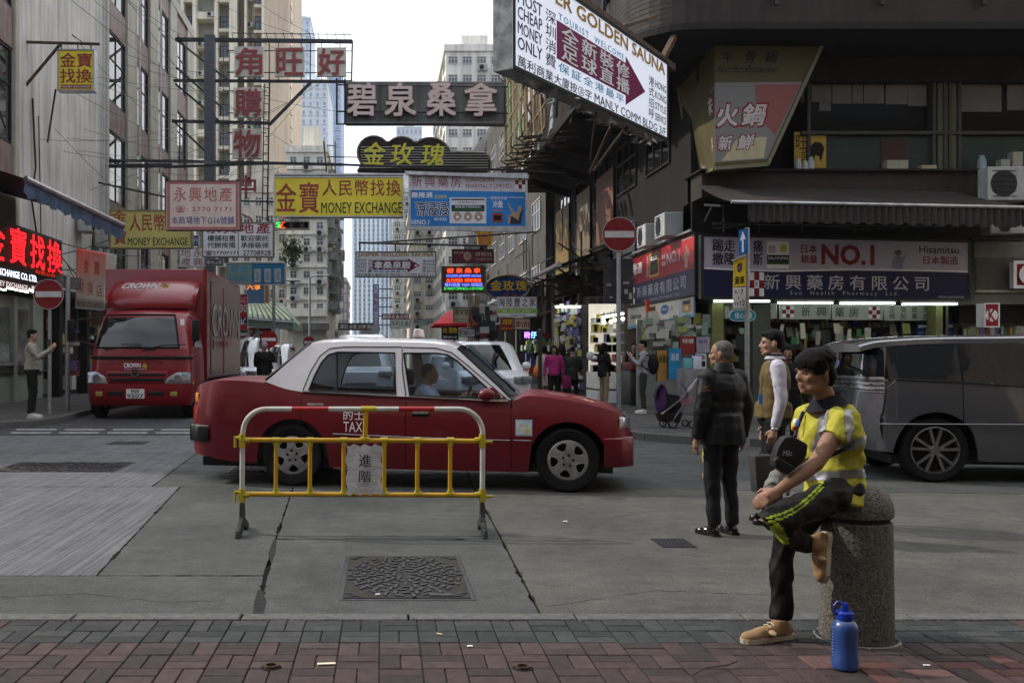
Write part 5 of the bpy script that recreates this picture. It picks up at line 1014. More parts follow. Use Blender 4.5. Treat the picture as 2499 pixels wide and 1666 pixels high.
for (x0, y0, x1, y1), D_, lab, c, im, s in small:
 f = frontal(x0, y0, x1, y1, D_); t = board('hanging_sign', lab, f, M('panel '+lab[:22], c, .6, var=.1), dark_iron, .2, .02)
 if y1-y0 > 2*(x1-x0): write(f, s, (.15, .04, .85, .96), im, t, vertical=True)
 elif y1-y0 > 30: write(f, s, (.08, .5, .92, .9), im, t, bold=.01); write(f, '電話 2394 1155', (.1, .12, .9, .3), whv if c[0] < .1 else im, t)
 else: write(f, s, (.06, .2, .94, .8), im, t, bold=.01)
f = frontal(1270, 806, 1316, 828, 29.0); t = board('led_sign', 'black LED board with violet and blue characters 碗仔翅', f, ink_k, dark_iron, .2, .02); write(f, '碗', (.2, .15, .5, .85), M('violet LED', (.4, .15, 1.), emit=3.), t, bold=.02); write(f, '仔', (.55, .15, .85, .85), M('blue white LED', (.2, .5, 1.), emit=3.), t, bold=.02)
t = thing('shop_canopy', P(640, 800, 50), 'mossy green sloping canopy over the convenience store on the left of the street', 'canopy')
cg = M('mossy green sheet', (.26, .33, .24), .7, var=.2, scale=1.5, streak=.5)
a, b, c, d = P(603, 740, 56), P(662, 738, 56), P(715, 786, 50), P(603, 777, 50)
MB().slab([a, b, c, d], (0, 0, .08)).build('slope', cg, t); MB().slab([d, c, c-V((0,0,.42)), d-V((0,0,.42))], (0, .1, 0)).build('fascia', cg, t); MB().slab([c, P(738, 800, 56), P(738, 808, 56), c-V((0,0,.42))], (0, .1, 0)).build('side_fascia', cg, t); MB().slab([b, P(690, 742, 60), P(738, 800, 56), c], (0, 0, .07)).build('hip', cg, t)
mb = MB()
for k in range(9): mb.bar(a.lerp(b, k/8)+V((0,0,.11)), d.lerp(c, k/8)+V((0,0,.11)), .05)
mb.build('seams', M('dark seam', (.08, .1, .07), .8), t, kind='stuff'); MB().bar(d+V((0,-.05,0)), c+V((0,-.05,0)), .08).build('white_rail', whv, t)
f = frontal(585, 799, 662, 828, 51.0); t = board('shop_sign', 'white convenience store sign with red, orange and green stripes and a big 7', f, whv, alu, .2, .01); patch(f, (0, .56, .25, .78), MATS['green ink'], t); patch(f, (.62, .7, 1, .9), red_l, t); patch(f, (.62, .25, 1, .5), MATS['green ink'], t); patch(f, (0, .1, .25, .3), red_l, t); write(f, '7', (.3, .1, .52, .95), M('store red', (.55, .03, .02), .5), t, bold=.06); write(f, 'ELEVEN', (.29, .48, .52, .58), MATS['green ink'], t, d=.01)
f = frontal(584, 718, 604, 806, 40.0); t = board('parking_sign', 'tall red parking sign with white 30 and a white arrow in a dark blue disc', f, M('signal red', (.5, .03, .04), .5), alu, .15, .01)
write(f, 'hourly', (.08, .86, .92, .93), whv, t); write(f, '時租', (.2, .76, .8, .84), whv, t); write(f, '30', (.05, .5, .95, .72), whv, t, bold=.04); MB().add([f.at(.5+.46*math.cos(k*PI/10), .26+.46*.23*math.sin(k*PI/10), .005) for k in range(20)], [tuple(range(20))]).build('blue_disc', M('dark blue disc', (.02, .06, .2), .4), t); write(f, '↙', (.2, .17, .8, .35), whv, t, bold=.05, d=.008)
f = frontal(662, 800, 682, 836, 47.0); board('notice_board', 'blank white board beside the convenience store sign', f, whv, steel, .1, .02, cat='board')
for i, (x, D_, y1, lab) in enumerate(((668, 44, 690, 'tall thin lamp post in front of the green canopy'), (756, 60, 676, 'thin street lamp post against the cream tenement'))):
 t = thing('lamp_post', P(x, 865, D_).xy.to_3d(), lab, 'lamp post'); a = P(x, y1, D_); MB().tube([(a.x, D_, 0), a], .07, 6).build('pole', steel, t); MB().tube([a, a+V((.5, 0, .1)), a+V((1.2, 0, .1))], .05, 5).build('arm', steel, t)
f = frontal(600, 694, 645, 740, 45); t = board('shop_sign', 'blue corrugated panel with orange neon characters under the mobile phone sign', f, M('blue corrugated', (.1, .2, .32), .5), alu, .2, .02); write(f, '六享', (.05, .72, .8, .98), M('orange neon', (1, .28, .04), emit=.8), t, bold=.03)
f = frontal(646, 696, 656, 740, 44); t = board('hanging_sign', 'narrow orange vertical sign beside the blue corrugated panel', f, M('orange panel', (.55, .3, .1), .5), alu, .2, .01); write(f, '麻雀娛樂', (.15, .04, .85, .96), red_l, t, vertical=True)
t = thing('market_canopy', P(1095, 800, 40), 'bright red market canopy on the right side of the street', 'canopy'); rc = M('bright red canvas', (.6, .02, .03), .6, var=.1)
MB().slab([P(1050, 800, 38), P(1108, 798, 38), P(1112, 760, 41), P(1092, 762, 41)], (0, 0, .05)).slab([P(1050, 800, 38), P(1140, 800, 38), P(1140, 788, 38), P(1060, 790, 38)], (0, .05, 0)).slab([P(1108, 798, 38), P(1160, 796, 38), P(1150, 760, 41), P(1112, 760, 41)], (0, 0, .05)).build('canvas', rc, t); MB().tube([P(1108, 799, 37.9), P(1110, 860, 37.9)], .04, 5).build('post', steel, t)
# scaffold frame of big characters on the left
D12 = 44.0
t = thing('sign_scaffold', (P(513, 0, 44).x, 44, 0), 'grey steel pillar with dark beams carrying the loose red character panels', 'sign scaffold')
a = P(513, 88, D12); MB().box((a.x-.24, D12-.2, 0), (a.x+.24, D12+.2, a.z)).build('pillar', M('blue grey steel pillar', (.11, .12, .135), .6, var=.12), t)
def beam(x0, y0, x1, y1, w_=.12, d=D12, nm='beam'): return MB().bar(P(x0, y0, d), P(x1, y1, d), w_).build(nm, dark_iron, t)
for q in ((428, 97, 860, 102, .16), (424, 197, 860, 200, .12), (420, 296, 655, 301, .13), (433, 100, 555, 195, .08), (430, 165, 540, 262, .08), (428, 205, 540, 300, .09), (428, 300, 545, 412, .09), (657, 305, 758, 202, .13), (860, 100, 858, 200, .07), (758, 100, 757, 200, .05), (657, 104, 657, 205, .05), (658, 202, 652, 540, .07), (645, 205, 640, 540, .05), (560, 125, 560, 420, .03), (545, 125, 545, 420, .03), (400, 393, 835, 402, .12), (570, 490, 720, 494, .07)): beam(*q)
mb = MB()
for y in (124, 177, 222, 276, 324, 376): mb.tube([P(555, y, D12-.1), P(860 if y < 200 else 650, y+1, D12-.1)], .025, 4)
for k in range(14): x = 565+k*21; mb.tube([P(x, 80, D12), P(x+5, 97, D12)], .015, 4)
for k in range(17): y = 212+k*20; mb.tube([P(641, y, D12), P(657, y+3, D12)], .02, 4)
for x0 in (585, 622, 680, 735, 785, 830): mb.tube([P(x0, 100, D12), P(x0, 197, D12)], .02, 4)
mb.tube([P(566, 81, D12), P(858, 85, D12)], .02, 4)
mb.build('light_rods', dark_iron, t, kind='stuff')
plate_m = M('stained cream sign plate', (.58, .54, .48), .6, var=.1, scale=2, streak=.35); char_m = M('faded crimson character', (.30, .065, .065), .6, var=.1, scale=4)
for s, x0, y0, x1, y1 in (('角', 572, 114, 643, 187), ('旺', 671, 115, 743, 187), ('好', 773, 116, 845, 187), ('購', 570, 214, 641, 287), ('物', 567, 314, 639, 387), ('中', 573, 424, 628, 488), ('心', 572, 520, 620, 548)):
 f = frontal(x0, y0, x1, y1, D12-.25); tt = thing('character_panel', P((x0+x1)/2, y1, D12-.25), 'stained panel with the faded red character %s, %s' % (s, {'角': 'left one of the top row of the scaffold', '旺': 'middle one of the top row', '好': 'right one of the top row against the sky', '購': 'just below 角', '物': 'third one down the steel pillar side', '中': 'bare character above the yellow sign end', '心': 'partly hidden lowest character'}[s]), 'sign', 'character panels on the steel scaffold')
 if s not in '中心': MB().slab([f.at(0,0), f.at(1,0), f.at(1,1), f.at(0,1)], (0, .12, 0)).build('plate', plate_m, tt)
 write(f, s, (.06, .05, .94, .94), char_m, tt, bold=.035, d=.03, thick=.02)
t = thing('steel_bars', P(300, 400, 40), 'long dark horizontal steel bars crossing in front of the left buildings', 'steel bars')
for q in ((165, 390, 420, 394, .09, 36.), (80, 407, 420, 404, .13, 36.), (240, 446, 400, 480, .06, 34.), (400, 408, 680, 398, .1, 40.), (835, 402, 1380, 420, .07, 33.), (790, 345, 797, 420, .06, 38.), (818, 345, 818, 420, .04, 38.), (797, 355, 818, 356, .03, 38.), (720, 398, 797, 402, .04, 38.), (797, 383, 872, 384, .04, 38.)): MB().bar(P(q[0], q[1], q[5]), P(q[2], q[3], q[5]), q[4]).build('steel_bar', dark_iron, t)
wr = random.Random(8)
def wire(a, b, sag=.3, r=.012, n=14): return [a.lerp(b, k/n)+V((0, 0, -sag*4*(k/n)*(1-k/n))) for k in range(n+1)]
mb = MB()
for k in range(16):
 a = V((XL+.3, wr.uniform(26, 50), wr.uniform(7, 16))); b = P(wr.uniform(500, 870), wr.uniform(100, 400), wr.uniform(40, 52)); mb.tube(wire(a, b, wr.uniform(.1, .7)), .011, 3)
for q in ((30, 248, 250, 285), (30, 255, 540, 390), (30, 340, 600, 395), (175, 85, 430, 330), (80, 168, 560, 395), (135, 315, 410, 560), (155, 370, 580, 392), (450, 0, 870, 200), (520, 0, 780, 95), (620, 0, 860, 120)):
 mb.tube(wire(P(q[0], q[1], 30 if q[0] < 260 else 43), P(q[2], q[3], 43), .25), .010, 3)
o = mb.build('overhead_wires', dark_iron, None); tag(o, 'tangle of thin overhead wires strung from the left facade to the sign scaffold', 'wires', kind='stuff')
mb = MB()
for k in range(10):
 a = V((XL+.3, wr.uniform(26, 34), wr.uniform(3.6, 5))); mb.tube(wire(a, V((XL+.4+wr.random(), wr.uniform(30, 44), wr.uniform(3.4, 6))), wr.uniform(.1, .6)), .018, 4)
for k in range(14):
 y = wr.uniform(25, 42); mb.tube(wire(V((HX-.15, y, wr.uniform(3.6, 5.6))), V((HX-.2, y+wr.uniform(2, 9), wr.uniform(3.6, 6))), wr.uniform(.05, .5)), .016, 4)
o = mb.build('slack_cables', dark_iron, None); tag(o, 'slack dark cables looping along the shop fronts above the awnings', 'cables', kind='stuff')
t = thing('bamboo_scaffolding', (5.9, 40, 9), 'bamboo scaffolding with torn white and green sheets hanging out above the right side shops', 'scaffolding')
bam = M('weathered bamboo', (.30, .22, .13), .6, var=.25, scale=9)
Xb = 5.55
poles = MB()
for k in range(15):
 y = 33+k*.82; MB().tube([(Xb+wr.uniform(-.1,.1), y, 9.0-.0+wr.uniform(-.3,.3)), (Xb+wr.uniform(-.1,.1), y+wr.uniform(-.1,.1), 15.6)], .045, 5).build('bamboo_pole', bam, t)
for k in range(8):
 z = 9.1+k*.85; MB().tube([(Xb-.06, 32.6, z+wr.uniform(-.1,.1)), (Xb-.06, 45, z)], .04, 5).build('bamboo_rail', bam, t)
for k in range(7): MB().tube([(Xb-.1, 33+k*1.6, 9), (Xb-.1, 35+k*1.6, 15.5)], .035, 5).build('bamboo_brace', bam, t)
for nm, c, y0, y1 in (('green', (.12, .28, .13), 40.5, 45), ('white', (.5, .5, .5), 36.5, 41.5), ('grey', (.3, .33, .38), 33, 37)):
 rows = []
 for i in range(12):
  z = 9.2+i*.55; rows.append([V((Xb+.35+.22*noise.noise(V((y0+j*.35, z*.9, 3))), y0+(y1-y0)*j/14, z+.1*math.sin(j))) for j in range(15)])
 MB().grid(rows).build('sheet', M('%s scaffold sheet' % nm, c, .6, var=.25, scale=2), t, smooth=True)
for k in range(9): MB().bar((Xb-.1, 33+k*1.35, 8.95), (Xb+.0-.9, 33+k*1.35, 8.9), .05).bar((Xb-1., 33+k*1.35, 8.9), (Xb-.1, 33+k*1.35, 8.2), .04).build('bracket', dark_iron, t)
mb = MB()
for k in range(120):
 y = wr.uniform(31, 45); x = wr.uniform(4.5, 5.9); z = 8.5+(y-31)*.0+wr.uniform(-.1, .15); mb.slab([(x, y, z), (x+.5, y+.1, z+.05), (x+.5, y+.35, z+.08), (x, y+.3, z)], (0, 0, .02))
mb.build('fan_boards', M('brown scaffold board', (.12, .085, .06), .8, var=.4, scale=4), t, kind='stuff')
for i, (y0, y1, z, c) in enumerate(((31.5, 37, 4.4, (.10, .11, .14)), (37.5, 43.5, 4.2, (.30, .30, .31)), (45, 52, 4.2, (.22, .2, .2)))):
 t = thing('awning', (6.6, y0, z), ['dark folded awning on an iron arm above the side street stalls', 'pale grey folded awning pointing over the goods stall', 'dull awning beyond the scaffolding on the shop row'][i], 'awning')
 MB().add([(HX-.1, y0, z+.7), (HX-.1, y1, z+.7), (HX-2.1, y1, z+.0), (HX-2.1, y0, z+.0)], [(0,1,2,3)]).build('canopy', M('awning cloth %d' % i, c, .8, var=.25, scale=3), t); MB().tube([(HX-2.1, y0, z), (HX-2.1, y1, z)], .09, 6).build('roller_tube', alu, t)
 for yy in (y0+.1, y1-.1): MB().bar((HX-.1, yy, z-.2), (HX-2.1, yy, z-.05), .05).build('arm', rust, t)
t = thing('steel_framework', (6.5, 37, 3), 'rusty empty steel sign frame jutting over the side stalls', 'steel frame')
for q in (((6.0,34,3.0),(7.9,34,3.0)),((6.0,34,4.0),(7.9,34,4.0)),((6.0,34,3.0),(6.0,34,4.0)),((6.0,36.5,3.0),(6.0,36.5,4.0)),((6.0,34,3.0),(6.0,36.5,3.0)),((6.0,34,4.0),(6.0,36.5,4.0)),((7,34,3.0),(7,34,5.8)),((6.6,34,3.0),(6.6,34,5.8)),((7.5,34.1,4.5),(6.2,34.1,5.4)),((7.5,34.1,3.6),(6.2,34.1,4.5))): MB().bar(*q, .055).build('steel_bar', rust, t)
rr_ = random.Random(2); t = thing('shrub', P(712, 620, 60), 'yellow green shrub sprouting from a ledge of the cream tenement', 'shrub'); mb = MB()
for k in range(420):
 c = P(712+rr_.gauss(0, 12), 612+rr_.gauss(0, 16), 60+rr_.uniform(-.4, .4)); d = V((rr_.uniform(-1,1), rr_.uniform(-1,1), rr_.uniform(-1,1))).normalized()*.16; e = d.orthogonal().normalized()*.06; mb.add([c-d, c+e, c+d, c-e], [(0,1,2,3)])
mb.build('foliage', M('yellow green leaves', (.10, .14, .03), .6, rgb2=(.03, .05, .02), scale=1.5), t, kind='stuff'); MB().tube([P(712, 640, 60), P(714, 610, 60)], .05, 5).build('stem', wood, t)
# VEHICLES
def yi(pts, x):
 """height on a polyline of (x, z)"""
 if x <= pts[0][0]: return pts[0][1]
 for (a, b), (c, d) in zip(pts, pts[1:]):
  if x <= c: return b + (d-b)*(x-a)/(c-a) if c > a else d
 return pts[-1][1]
def smooth_line(pts, n=6):
 out = []
 for i in range(len(pts)-1):
  p0 = pts[max(0, i-1)]; p1 = pts[i]; p2 = pts[i+1]; p3 = pts[min(len(pts)-1, i+2)]
  for k in range(n):
   t = k/n; out.append(tuple(.5*((2*p1[j])+(-p0[j]+p2[j])*t+(2*p0[j]-5*p1[j]+4*p2[j]-p3[j])*t*t+(-p0[j]+3*p1[j]-3*p2[j]+p3[j])*t**3) for j in range(2)))
 return out + [pts[-1]]
tyre_m = M('black tyre', (.014, .014, .015), .8, bump=.3, bscale=60); alloy = M('dull silver alloy', (.33, .33, .34), .38, .75, var=.2, scale=12); chrome = M('chrome trim', (.6, .6, .62), .15, 1., var=0)
blk = M('black plastic', (.02, .02, .022), .5, var=.1); seat_m = M('dark grey seat', (.05, .05, .06), .8); rubber = M('rubber seal', (.01, .01, .011), .6, var=0)
car_glass = glass('tinted car glass', (.76, .84, .9), .78, .015, .9); dark_glass = glass('dark car glass', (.12, .13, .14), .10, .02, .45)
wg = M('windscreen glass', (.012, .014, .018), .03, var=0, spec=.7)
amber = M('amber lens', (.55, .2, .02), .2, var=0); red_lens = M('red lens', (.3, .01, .01), .2, var=0); clear_lens = M('clear lamp lens', (.26, .27, .29), .08, .5, var=.55, scale=9)
def wheel(parent, c, r, side=-1, spokes=5, width=.2, rim_r=.63, rimmat=None, thin=False, rot=0.):
 """wheel with its outer face at c looking along side*y"""
 x, y, z = c; s = side; R_ = r*rim_r; rimmat = rimmat or alloy
 w = MB(); pr = [(R_, 0), (R_+.012, s*.012), (r*.93, s*.018), (r*.985, s*-.01), (r, s*-.035), (r, s*-(width-.03)), (r*.95, s*-width), (R_, s*-width)]
 w.lathe([(a, b) for a, b in pr], c, 'Y', 40); wo = w.build('wheel', tyre_m, parent, smooth=True, angle=50)
 mb = MB(); mb.lathe([(R_, s*.004), (R_*.96, s*.008), (R_*.93, s*-.004), (R_*.92, s*-.09)], c, 'Y', 40)
 n = 40; rows = []
 if thin:
  for k in range(spokes):
   for dd in (-.13, .13):
    a = rot+2*PI*k/spokes; a1 = a+dd*.9; a2 = a+dd*1.9; p = V((x+.1*R_*math.cos(a1*1), y+s*.0, z+.1*R_*math.sin(a1))); q = V((x+R_*.95*math.cos(a2), y+s*.002, z+R_*.95*math.sin(a2)))
    mb.bar(p, q, .030, .022, up=(0, 1, 0))
  mb.lathe([(0, s*.012), (R_*.16, s*.012), (R_*.2, s*.0), (R_*.2, s*-.03)], c, 'Y', 20)
 else:
  vs, fs = curve_plate([[(R_*.95*math.cos(2*PI*k/60), R_*.95*math.sin(2*PI*k/60)) for k in range(60)]] +
   [[(R_*rr*math.cos(rot+2*PI*(k+.5)/spokes+aa), R_*rr*math.sin(rot+2*PI*(k+.5)/spokes+aa)) for rr, aa in ((.44, .0), (.55, .26), (.72, .36), (.84, .33), (.88, .15), (.88, -.15), (.84, -.33), (.72, -.36), (.55, -.26))] for k in range(spokes)], .012, .004)
  def dish(v): d_ = math.hypot(v[0], v[2])/R_; return (x+v[0], y+v[1]+s*(.012-.03*(1-abs(d_-.55))*0-.02*d_), z+v[2])
  mb.add([dish(v) for v in vs], fs)
  mb.lathe([(0, s*.03), (R_*.13, s*.028), (R_*.17, s*.01)], c, 'Y', 16)
 mb.build('rim', rimmat, wo, smooth=True)
 mb = MB()
 for k in range(5): a = rot+2*PI*k/5; mb.lathe([(0, s*.03), (.013, s*.03), (.016, s*.0)], (x+R_*.27*math.cos(a), y, z+R_*.27*math.sin(a)), 'Y', 8)
 mb.build('wheel_nuts', blk if not thin else alloy, wo, kind='stuff')
 MB().lathe([(0, s*-.06), (R_*.92, s*-.06)], c, 'Y', 24).build('brake_disc', M('brake shadow', (.02, .02, .02), .6), wo)
 return wo
class Car:
 """side-on car from outlines in its own side plane (x forward, z up); y=0 is the near side, grows inward to the far side"""
 def __init__(s, t, W, sill, shoulder, wheels, ra, paint, belt_in=.05, ends=(.35, .3), top_open=None, crown=.035, bulge=.045):
  s.t, s.W, s.sill, s.sh, s.wh, s.ra, s.paint, s.bi, s.ends, s.open, s.crown, s.bulge = t, W, sill, shoulder, wheels, ra, paint, belt_in, ends, top_open, crown, bulge
  s.x0, s.x1 = shoulder[0][0], shoulder[-1][0]
 def low(s, x):
  z = yi(s.sill, x)
  for cx, cz in s.wh:
   d = abs(x-cx)
   if d < s.ra: z = max(z, cz+math.sqrt(s.ra**2-d*d))
  return z
 def off(s, x, z):
  hi = yi(s.sh, x); zr = .62*hi; k = (z-zr)/max(.05, hi-zr) if z > zr else (zr-z)/max(.1, zr-.2)
  o = (s.bi if z > zr else s.bulge)*min(1.3, k)**2
  for e, L_ in ((s.x1-x, s.ends[1]), (x-s.x0, s.ends[0])):
   if e < L_: q = 1-max(0, e)/L_; o += L_*.62*(1-math.sqrt(max(0, 1-q*q*.98)))
  return o
 def shell(s, a, b, name, K=9, step=.035, parent=None, lip=True):
  xs = [a];
  while xs[-1]+step < b: xs.append(xs[-1]+step)
  xs.append(b); res = []
  for far in (0, 1):
   mb = MB(); rows = []
   for x in xs:
    lo, hi = s.low(x), yi(s.sh, x); r_ = []
    for k in range(K+1):
     z = lo+(hi-lo)*k/K; y = s.off(x, z); r_.append(V((x, y if not far else s.W-y, z)))
    r_.insert(0, V((x, r_[0].y+(.03 if not far else -.03), lo)))
    rows.append(r_)
   mb.grid(rows); res.append(mb.build(name, s.paint, parent or s.t, smooth=True, angle=40))
  return res[0]
 def deck(s, a, b, name, mat=None, lift=0., step=.05, N=10):
  xs = [a]
  while xs[-1]+step < b: xs.append(xs[-1]+step)
  xs.append(b); rows = []
  for x in xs:
   z = yi(s.sh, x); y0 = s.off(x, z); row = []
   for k in range(N+1): u = k/N; row.append(V((x, y0+(s.W-2*y0)*u, z+lift+s.crown*(1-(2*u-1)**2)**.6)))
   rows.append(row)
  return MB().grid(rows).build(name, mat or s.paint, s.t, smooth=True, angle=40)
 def cap(s, x, name, mat=None, K=9, N=10):
  lo, hi = s.low(x), yi(s.sh, x); rows = []
  for k in range(K+1):
   z = lo+(hi-lo)*k/K; y0 = s.off(x, z); rows.append([V((x, y0+(s.W-2*y0)*j/N, z+(s.crown*(1-(2*j/N-1)**2)**.6 if k == K else 0))) for j in range(N+1)])
  return MB().grid(rows).build(name, mat or s.paint, s.t, smooth=True)
 def liners(s):
  for cx, cz in s.wh:
   mb = MB(); rows = []
   for k in range(13): a = PI*k/12; rows.append([V((cx+(s.ra+.005)*math.cos(a), .035, cz+(s.ra+.005)*math.sin(a))), V((cx+s.ra*math.cos(a), .42, cz+s.ra*math.sin(a)))])
   mb.grid(rows); mb.box((cx-s.ra, .42, cz-.1), (cx+s.ra, .44, cz+s.ra)); rows = [[V((p.x, s.W-p.y, p.z)) for p in r_] for r_ in rows]; mb.grid(rows); mb.box((cx-s.ra, s.W-.44, cz-.1), (cx+s.ra, s.W-.42, cz+s.ra))
   mb.build('wheel_arch', blk, s.t)
  MB().box((s.x0+.15, .12, .2), (s.x1-.2, s.W-.12, .3)).build('floor_pan', blk, s.t)
def plane_map(p0, p1):
 """photo pixel -> (distance along, height) on the upright plane through two ground points"""
 a = V((p0[0], p0[1])); d = (V((p1[0], p1[1]))-a); d.normalize(); n = V((-d.y, d.x))
 def f(px, py):
  r = V(((px-VX)/F, 1.)); k = n.dot(a)/n.dot(r); q = r*k-a; return (q.dot(d), EYE+(VY-py)/F*k)
 return f, math.atan2(d.y, d.x)
def place(t, p, a): t.location = (p[0], p[1], 0); t.rotation_euler.z = a
# the taxi
red_p = M('red taxi paint', (.185, .003, .013), .38, var=.12, scale=2, coat=.25, spec=.3); white_p = M('white taxi paint', (.66, .67, .72), .25, var=.04, scale=2, coat=1.)
PR, PF = (-1.006, 10.6), (1.938, 10.1)
T, ang = plane_map(PR, PF); tp = lambda *q: [T(*p) for p in q]
t = thing('taxi', (0, 0, 0), 'red saloon taxi with a white roof crossing behind the yellow barrier', 'taxi'); taxi = t
W = 1.78; wr_, wf_ = T(712, 1113), T(1386, 1131); WR = (wr_[0], .338); WF = (wf_[0], .338); Rw = .338
sill = tp((452, 1092), (470, 1108), (560, 1126), (620, 1130), (805, 1142), (1280, 1153), (1470, 1145), (1536, 1140), (1552, 1100))
shd = smooth_line(tp((455, 985), (464, 950), (480, 938), (540, 928), (640, 934), (690, 948), (736, 957), (860, 962), (984, 968), (1110, 972), (1242, 979), (1290, 966), (1398, 979), (1490, 1002), (1526, 1022), (1546, 1066)), 5)
c = Car(t, W, sill, shd, [WR, WF], .405, red_p, .07, (.42, .5))
xd0, xd1, xd2 = T(733, 1000)[0], T(989, 1000)[0], T(1247, 1000)[0]; xb0 = T(505, 1050)[0]; xbf = T(1474, 1100)[0]
body = c.shell(c.x0, xd0-.004, 'rear_quarter'); d1 = c.shell(xd0+.004, xd1-.004, 'rear_door'); d2 = c.shell(xd1+.004, xd2-.004, 'front_door'); c.shell(xd2+.004, c.x1, 'front_wing')
c.cap(c.x0, 'tail_panel'); c.cap(c.x1, 'nose_panel'); c.liners()
c.deck(T(1252, 970)[0], c.x1, 'bonnet'); c.deck(c.x0, T(640, 930)[0], 'boot_lid')
MB().box((xd0-.01, .05, .22), (xd0+.01, .09, .9)).box((xd1-.01, .045, .22), (xd1+.01, .08, .93)).box((xd2-.01, .045, .22), (xd2+.01, .09, .93)).build('door_seals', rubber, t)
zb_, zr_ = T(984, 968)[1]-.0, T(900, 836)[1]
def tum(x, z): k = max(0, (z-zb_)/(zr_-zb_)); return .05+.15*k+.03*k*k
outer = smooth_line(tp((643, 932), (690, 888), (722, 857), (745, 840), (775, 835), (850, 833), (1000, 834), (1070, 839), (1112, 852), (1180, 912), (1247, 976)), 4) + tp((1200, 976), (1110, 972), (984, 968), (860, 962), (736, 957), (690, 949))
w1 = tp((750, 952), (762, 917), (777, 884), (792, 866), (815, 859), (957, 861), (965, 961)); w2 = tp((979, 862), (1060, 862), (1088, 866), (1112, 881), (1150, 914), (1188, 948), (1219, 972), (998, 966))
for far in (0, 1):
 vs, fs = curve_plate([outer, w1, w2], .0)
 bmx = bmesh.new(); me = bpy.data.meshes.new('x'); me.from_pydata([(v[0], 0, v[2]) for v in vs], [], fs); bmx.from_mesh(me); bmesh.ops.triangulate(bmx, faces=bmx.faces)
 vs = [v.co.copy() for v in bmx.verts]; fs = [[q.index for q in f_.verts] for f_ in bmx.faces]; bmx.free(); bpy.data.meshes.remove(me)
 mb = MB()
 for th in (0, .03): mb.add([(v.x, (tum(v.x, v.z)+th) if not far else W-tum(v.x, v.z)-th, v.z) for v in vs], fs)
 mb.build('cabin_side', white_p, t)
 for w_, nm in ((w1, 'rear_side_window'), (w2, 'front_side_window')):
  yy = lambda p, th=.014: (p[0], (tum(*p)+th) if not far else W-tum(*p)-th, p[1])
  MB().add([yy(p) for p in w_], [tuple(range(len(w_)))]).build(nm, car_glass, t)
  MB().tube([yy(p, .0) for p in w_+[w_[0]]], .011, 5, cap=False).build('window_rubber', rubber, t)
  ctr = (sum(p[0] for p in w_)/len(w_), sum(p[1] for p in w_)/len(w_))
for nm, pts in (('rear', ((735, 954), (752, 905), (772, 868), (795, 850), (830, 846), (974, 846), (978, 905), (989, 966))), ('front', ((977, 847), (1060, 849), (1098, 860), (1140, 893), (1236, 974)))):
 MB().tube([(x, tum(x, z)-.004, z) for x, z in tp(*pts)], .006, 4).build('door_gap', rubber, t)
MB().tube([(x, tum(x, z)-.012, z) for x, z in tp((736, 956), (984, 968), (1240, 979))], .011, 6).build('belt_moulding', chrome, t)
MB().tube([(x, tum(x, z)+.004, z) for x, z in tp((813, 860), (818, 955))], .014, 5).build('window_divider', rubber, t)
ro = [q for q in smooth_line(tp((745, 840), (775, 835), (850, 833), (1000, 834), (1070, 839), (1112, 852)), 4)]; rows = []
for x, z in ro: y0 = tum(x, z); rows.append([V((x, y0+(W-2*y0)*k/12, z+.055*(1-(2*k/12-1)**2)**.7)) for k in range(13)])
MB().grid(rows).build('roof', white_p, t, smooth=True)
def screen(a, b, nm, bow):
 rows = []
 for i in range(7):
  q = i/6; x, z = a[0]+(b[0]-a[0])*q, a[1]+(b[1]-a[1])*q; y0 = tum(x, z)+.015; rows.append([V((x+bow*(1-(2*k/10-1)**2), y0+(W-2*y0)*k/10, z+.05*(1-q)*(1-(2*k/10-1)**2)**.7+.012)) for k in range(11)])
 MB().grid(rows).build(nm, car_glass, t, smooth=True); [MB().tube([r_[j] for r_ in rows], .018, 5).build('screen_rubber', rubber, t) for j in (0, -1)]
screen(T(1112, 852), T(1244, 972), 'windscreen', .10); screen(T(745, 840), T(641, 930), 'rear_window', -.12)
mb = MB(); x, z = T(1232, 970); mb.tube([(x+.0, .5, z+.02), (x-.12, 1.0, z+.12)], .01, 4).tube([(x+.02, .3, z+.02), (x-.1, .75, z+.12)], .01, 4); mb.build('wipers', blk, t)
MB().box((T(1236,0)[0], .15, T(1240, 985)[1]), (T(1262,0)[0], W-.15, T(1240, 977)[1])).build('scuttle', blk, t)
def wrap(x0, x1, z0, z1, out, nm, mat, far=True, bev=.02):
 mb = MB(); n = 9; rear = x0 < 0; xs = [x0+(x1-x0)*k/n for k in range(n+1)]; rows = []
 for k in range(n+1):
  x = xs[k]; y = c.off(min(max(x, c.x0+.005), c.x1-.005), (z0+z1)/2)-out; rows.append([V((x, y+.02, z0)), V((x, y, z0+.02)), V((x, y, z1-.02)), V((x, y+.03, z1))])
 mb.grid(rows); mb.grid([[V((p.x, W-p.y, p.z)) for p in r_] for r_ in rows]); e = rows[0] if rear else rows[-1]; dx = -out if rear else out
 mb.grid([[V((e[j].x+dx*.2, e[j].y, e[j].z)) for j in range(4)], [V((e[j].x+dx, .5, e[j].z)) for j in range(4)], [V((e[j].x+dx, W-.5, e[j].z)) for j in range(4)], [V((e[j].x+dx*.2, W-e[j].y, e[j].z)) for j in range(4)]])
 return mb.build(nm, mat, t, smooth=True, angle=50)
wrap(c.x0-.02, T(508, 1060)[0], T(480, 1078)[1], T(480, 1036)[1], .03, 'rear_bumper', blk)
wrap(c.x0, T(475, 1000)[0], T(465, 1035)[1], T(465, 990)[1], .006, 'tail_lamp', red_lens); wrap(c.x0, T(475, 1000)[0], T(465, 988)[1], T(465, 958)[1], .006, 'rear_indicator', amber)
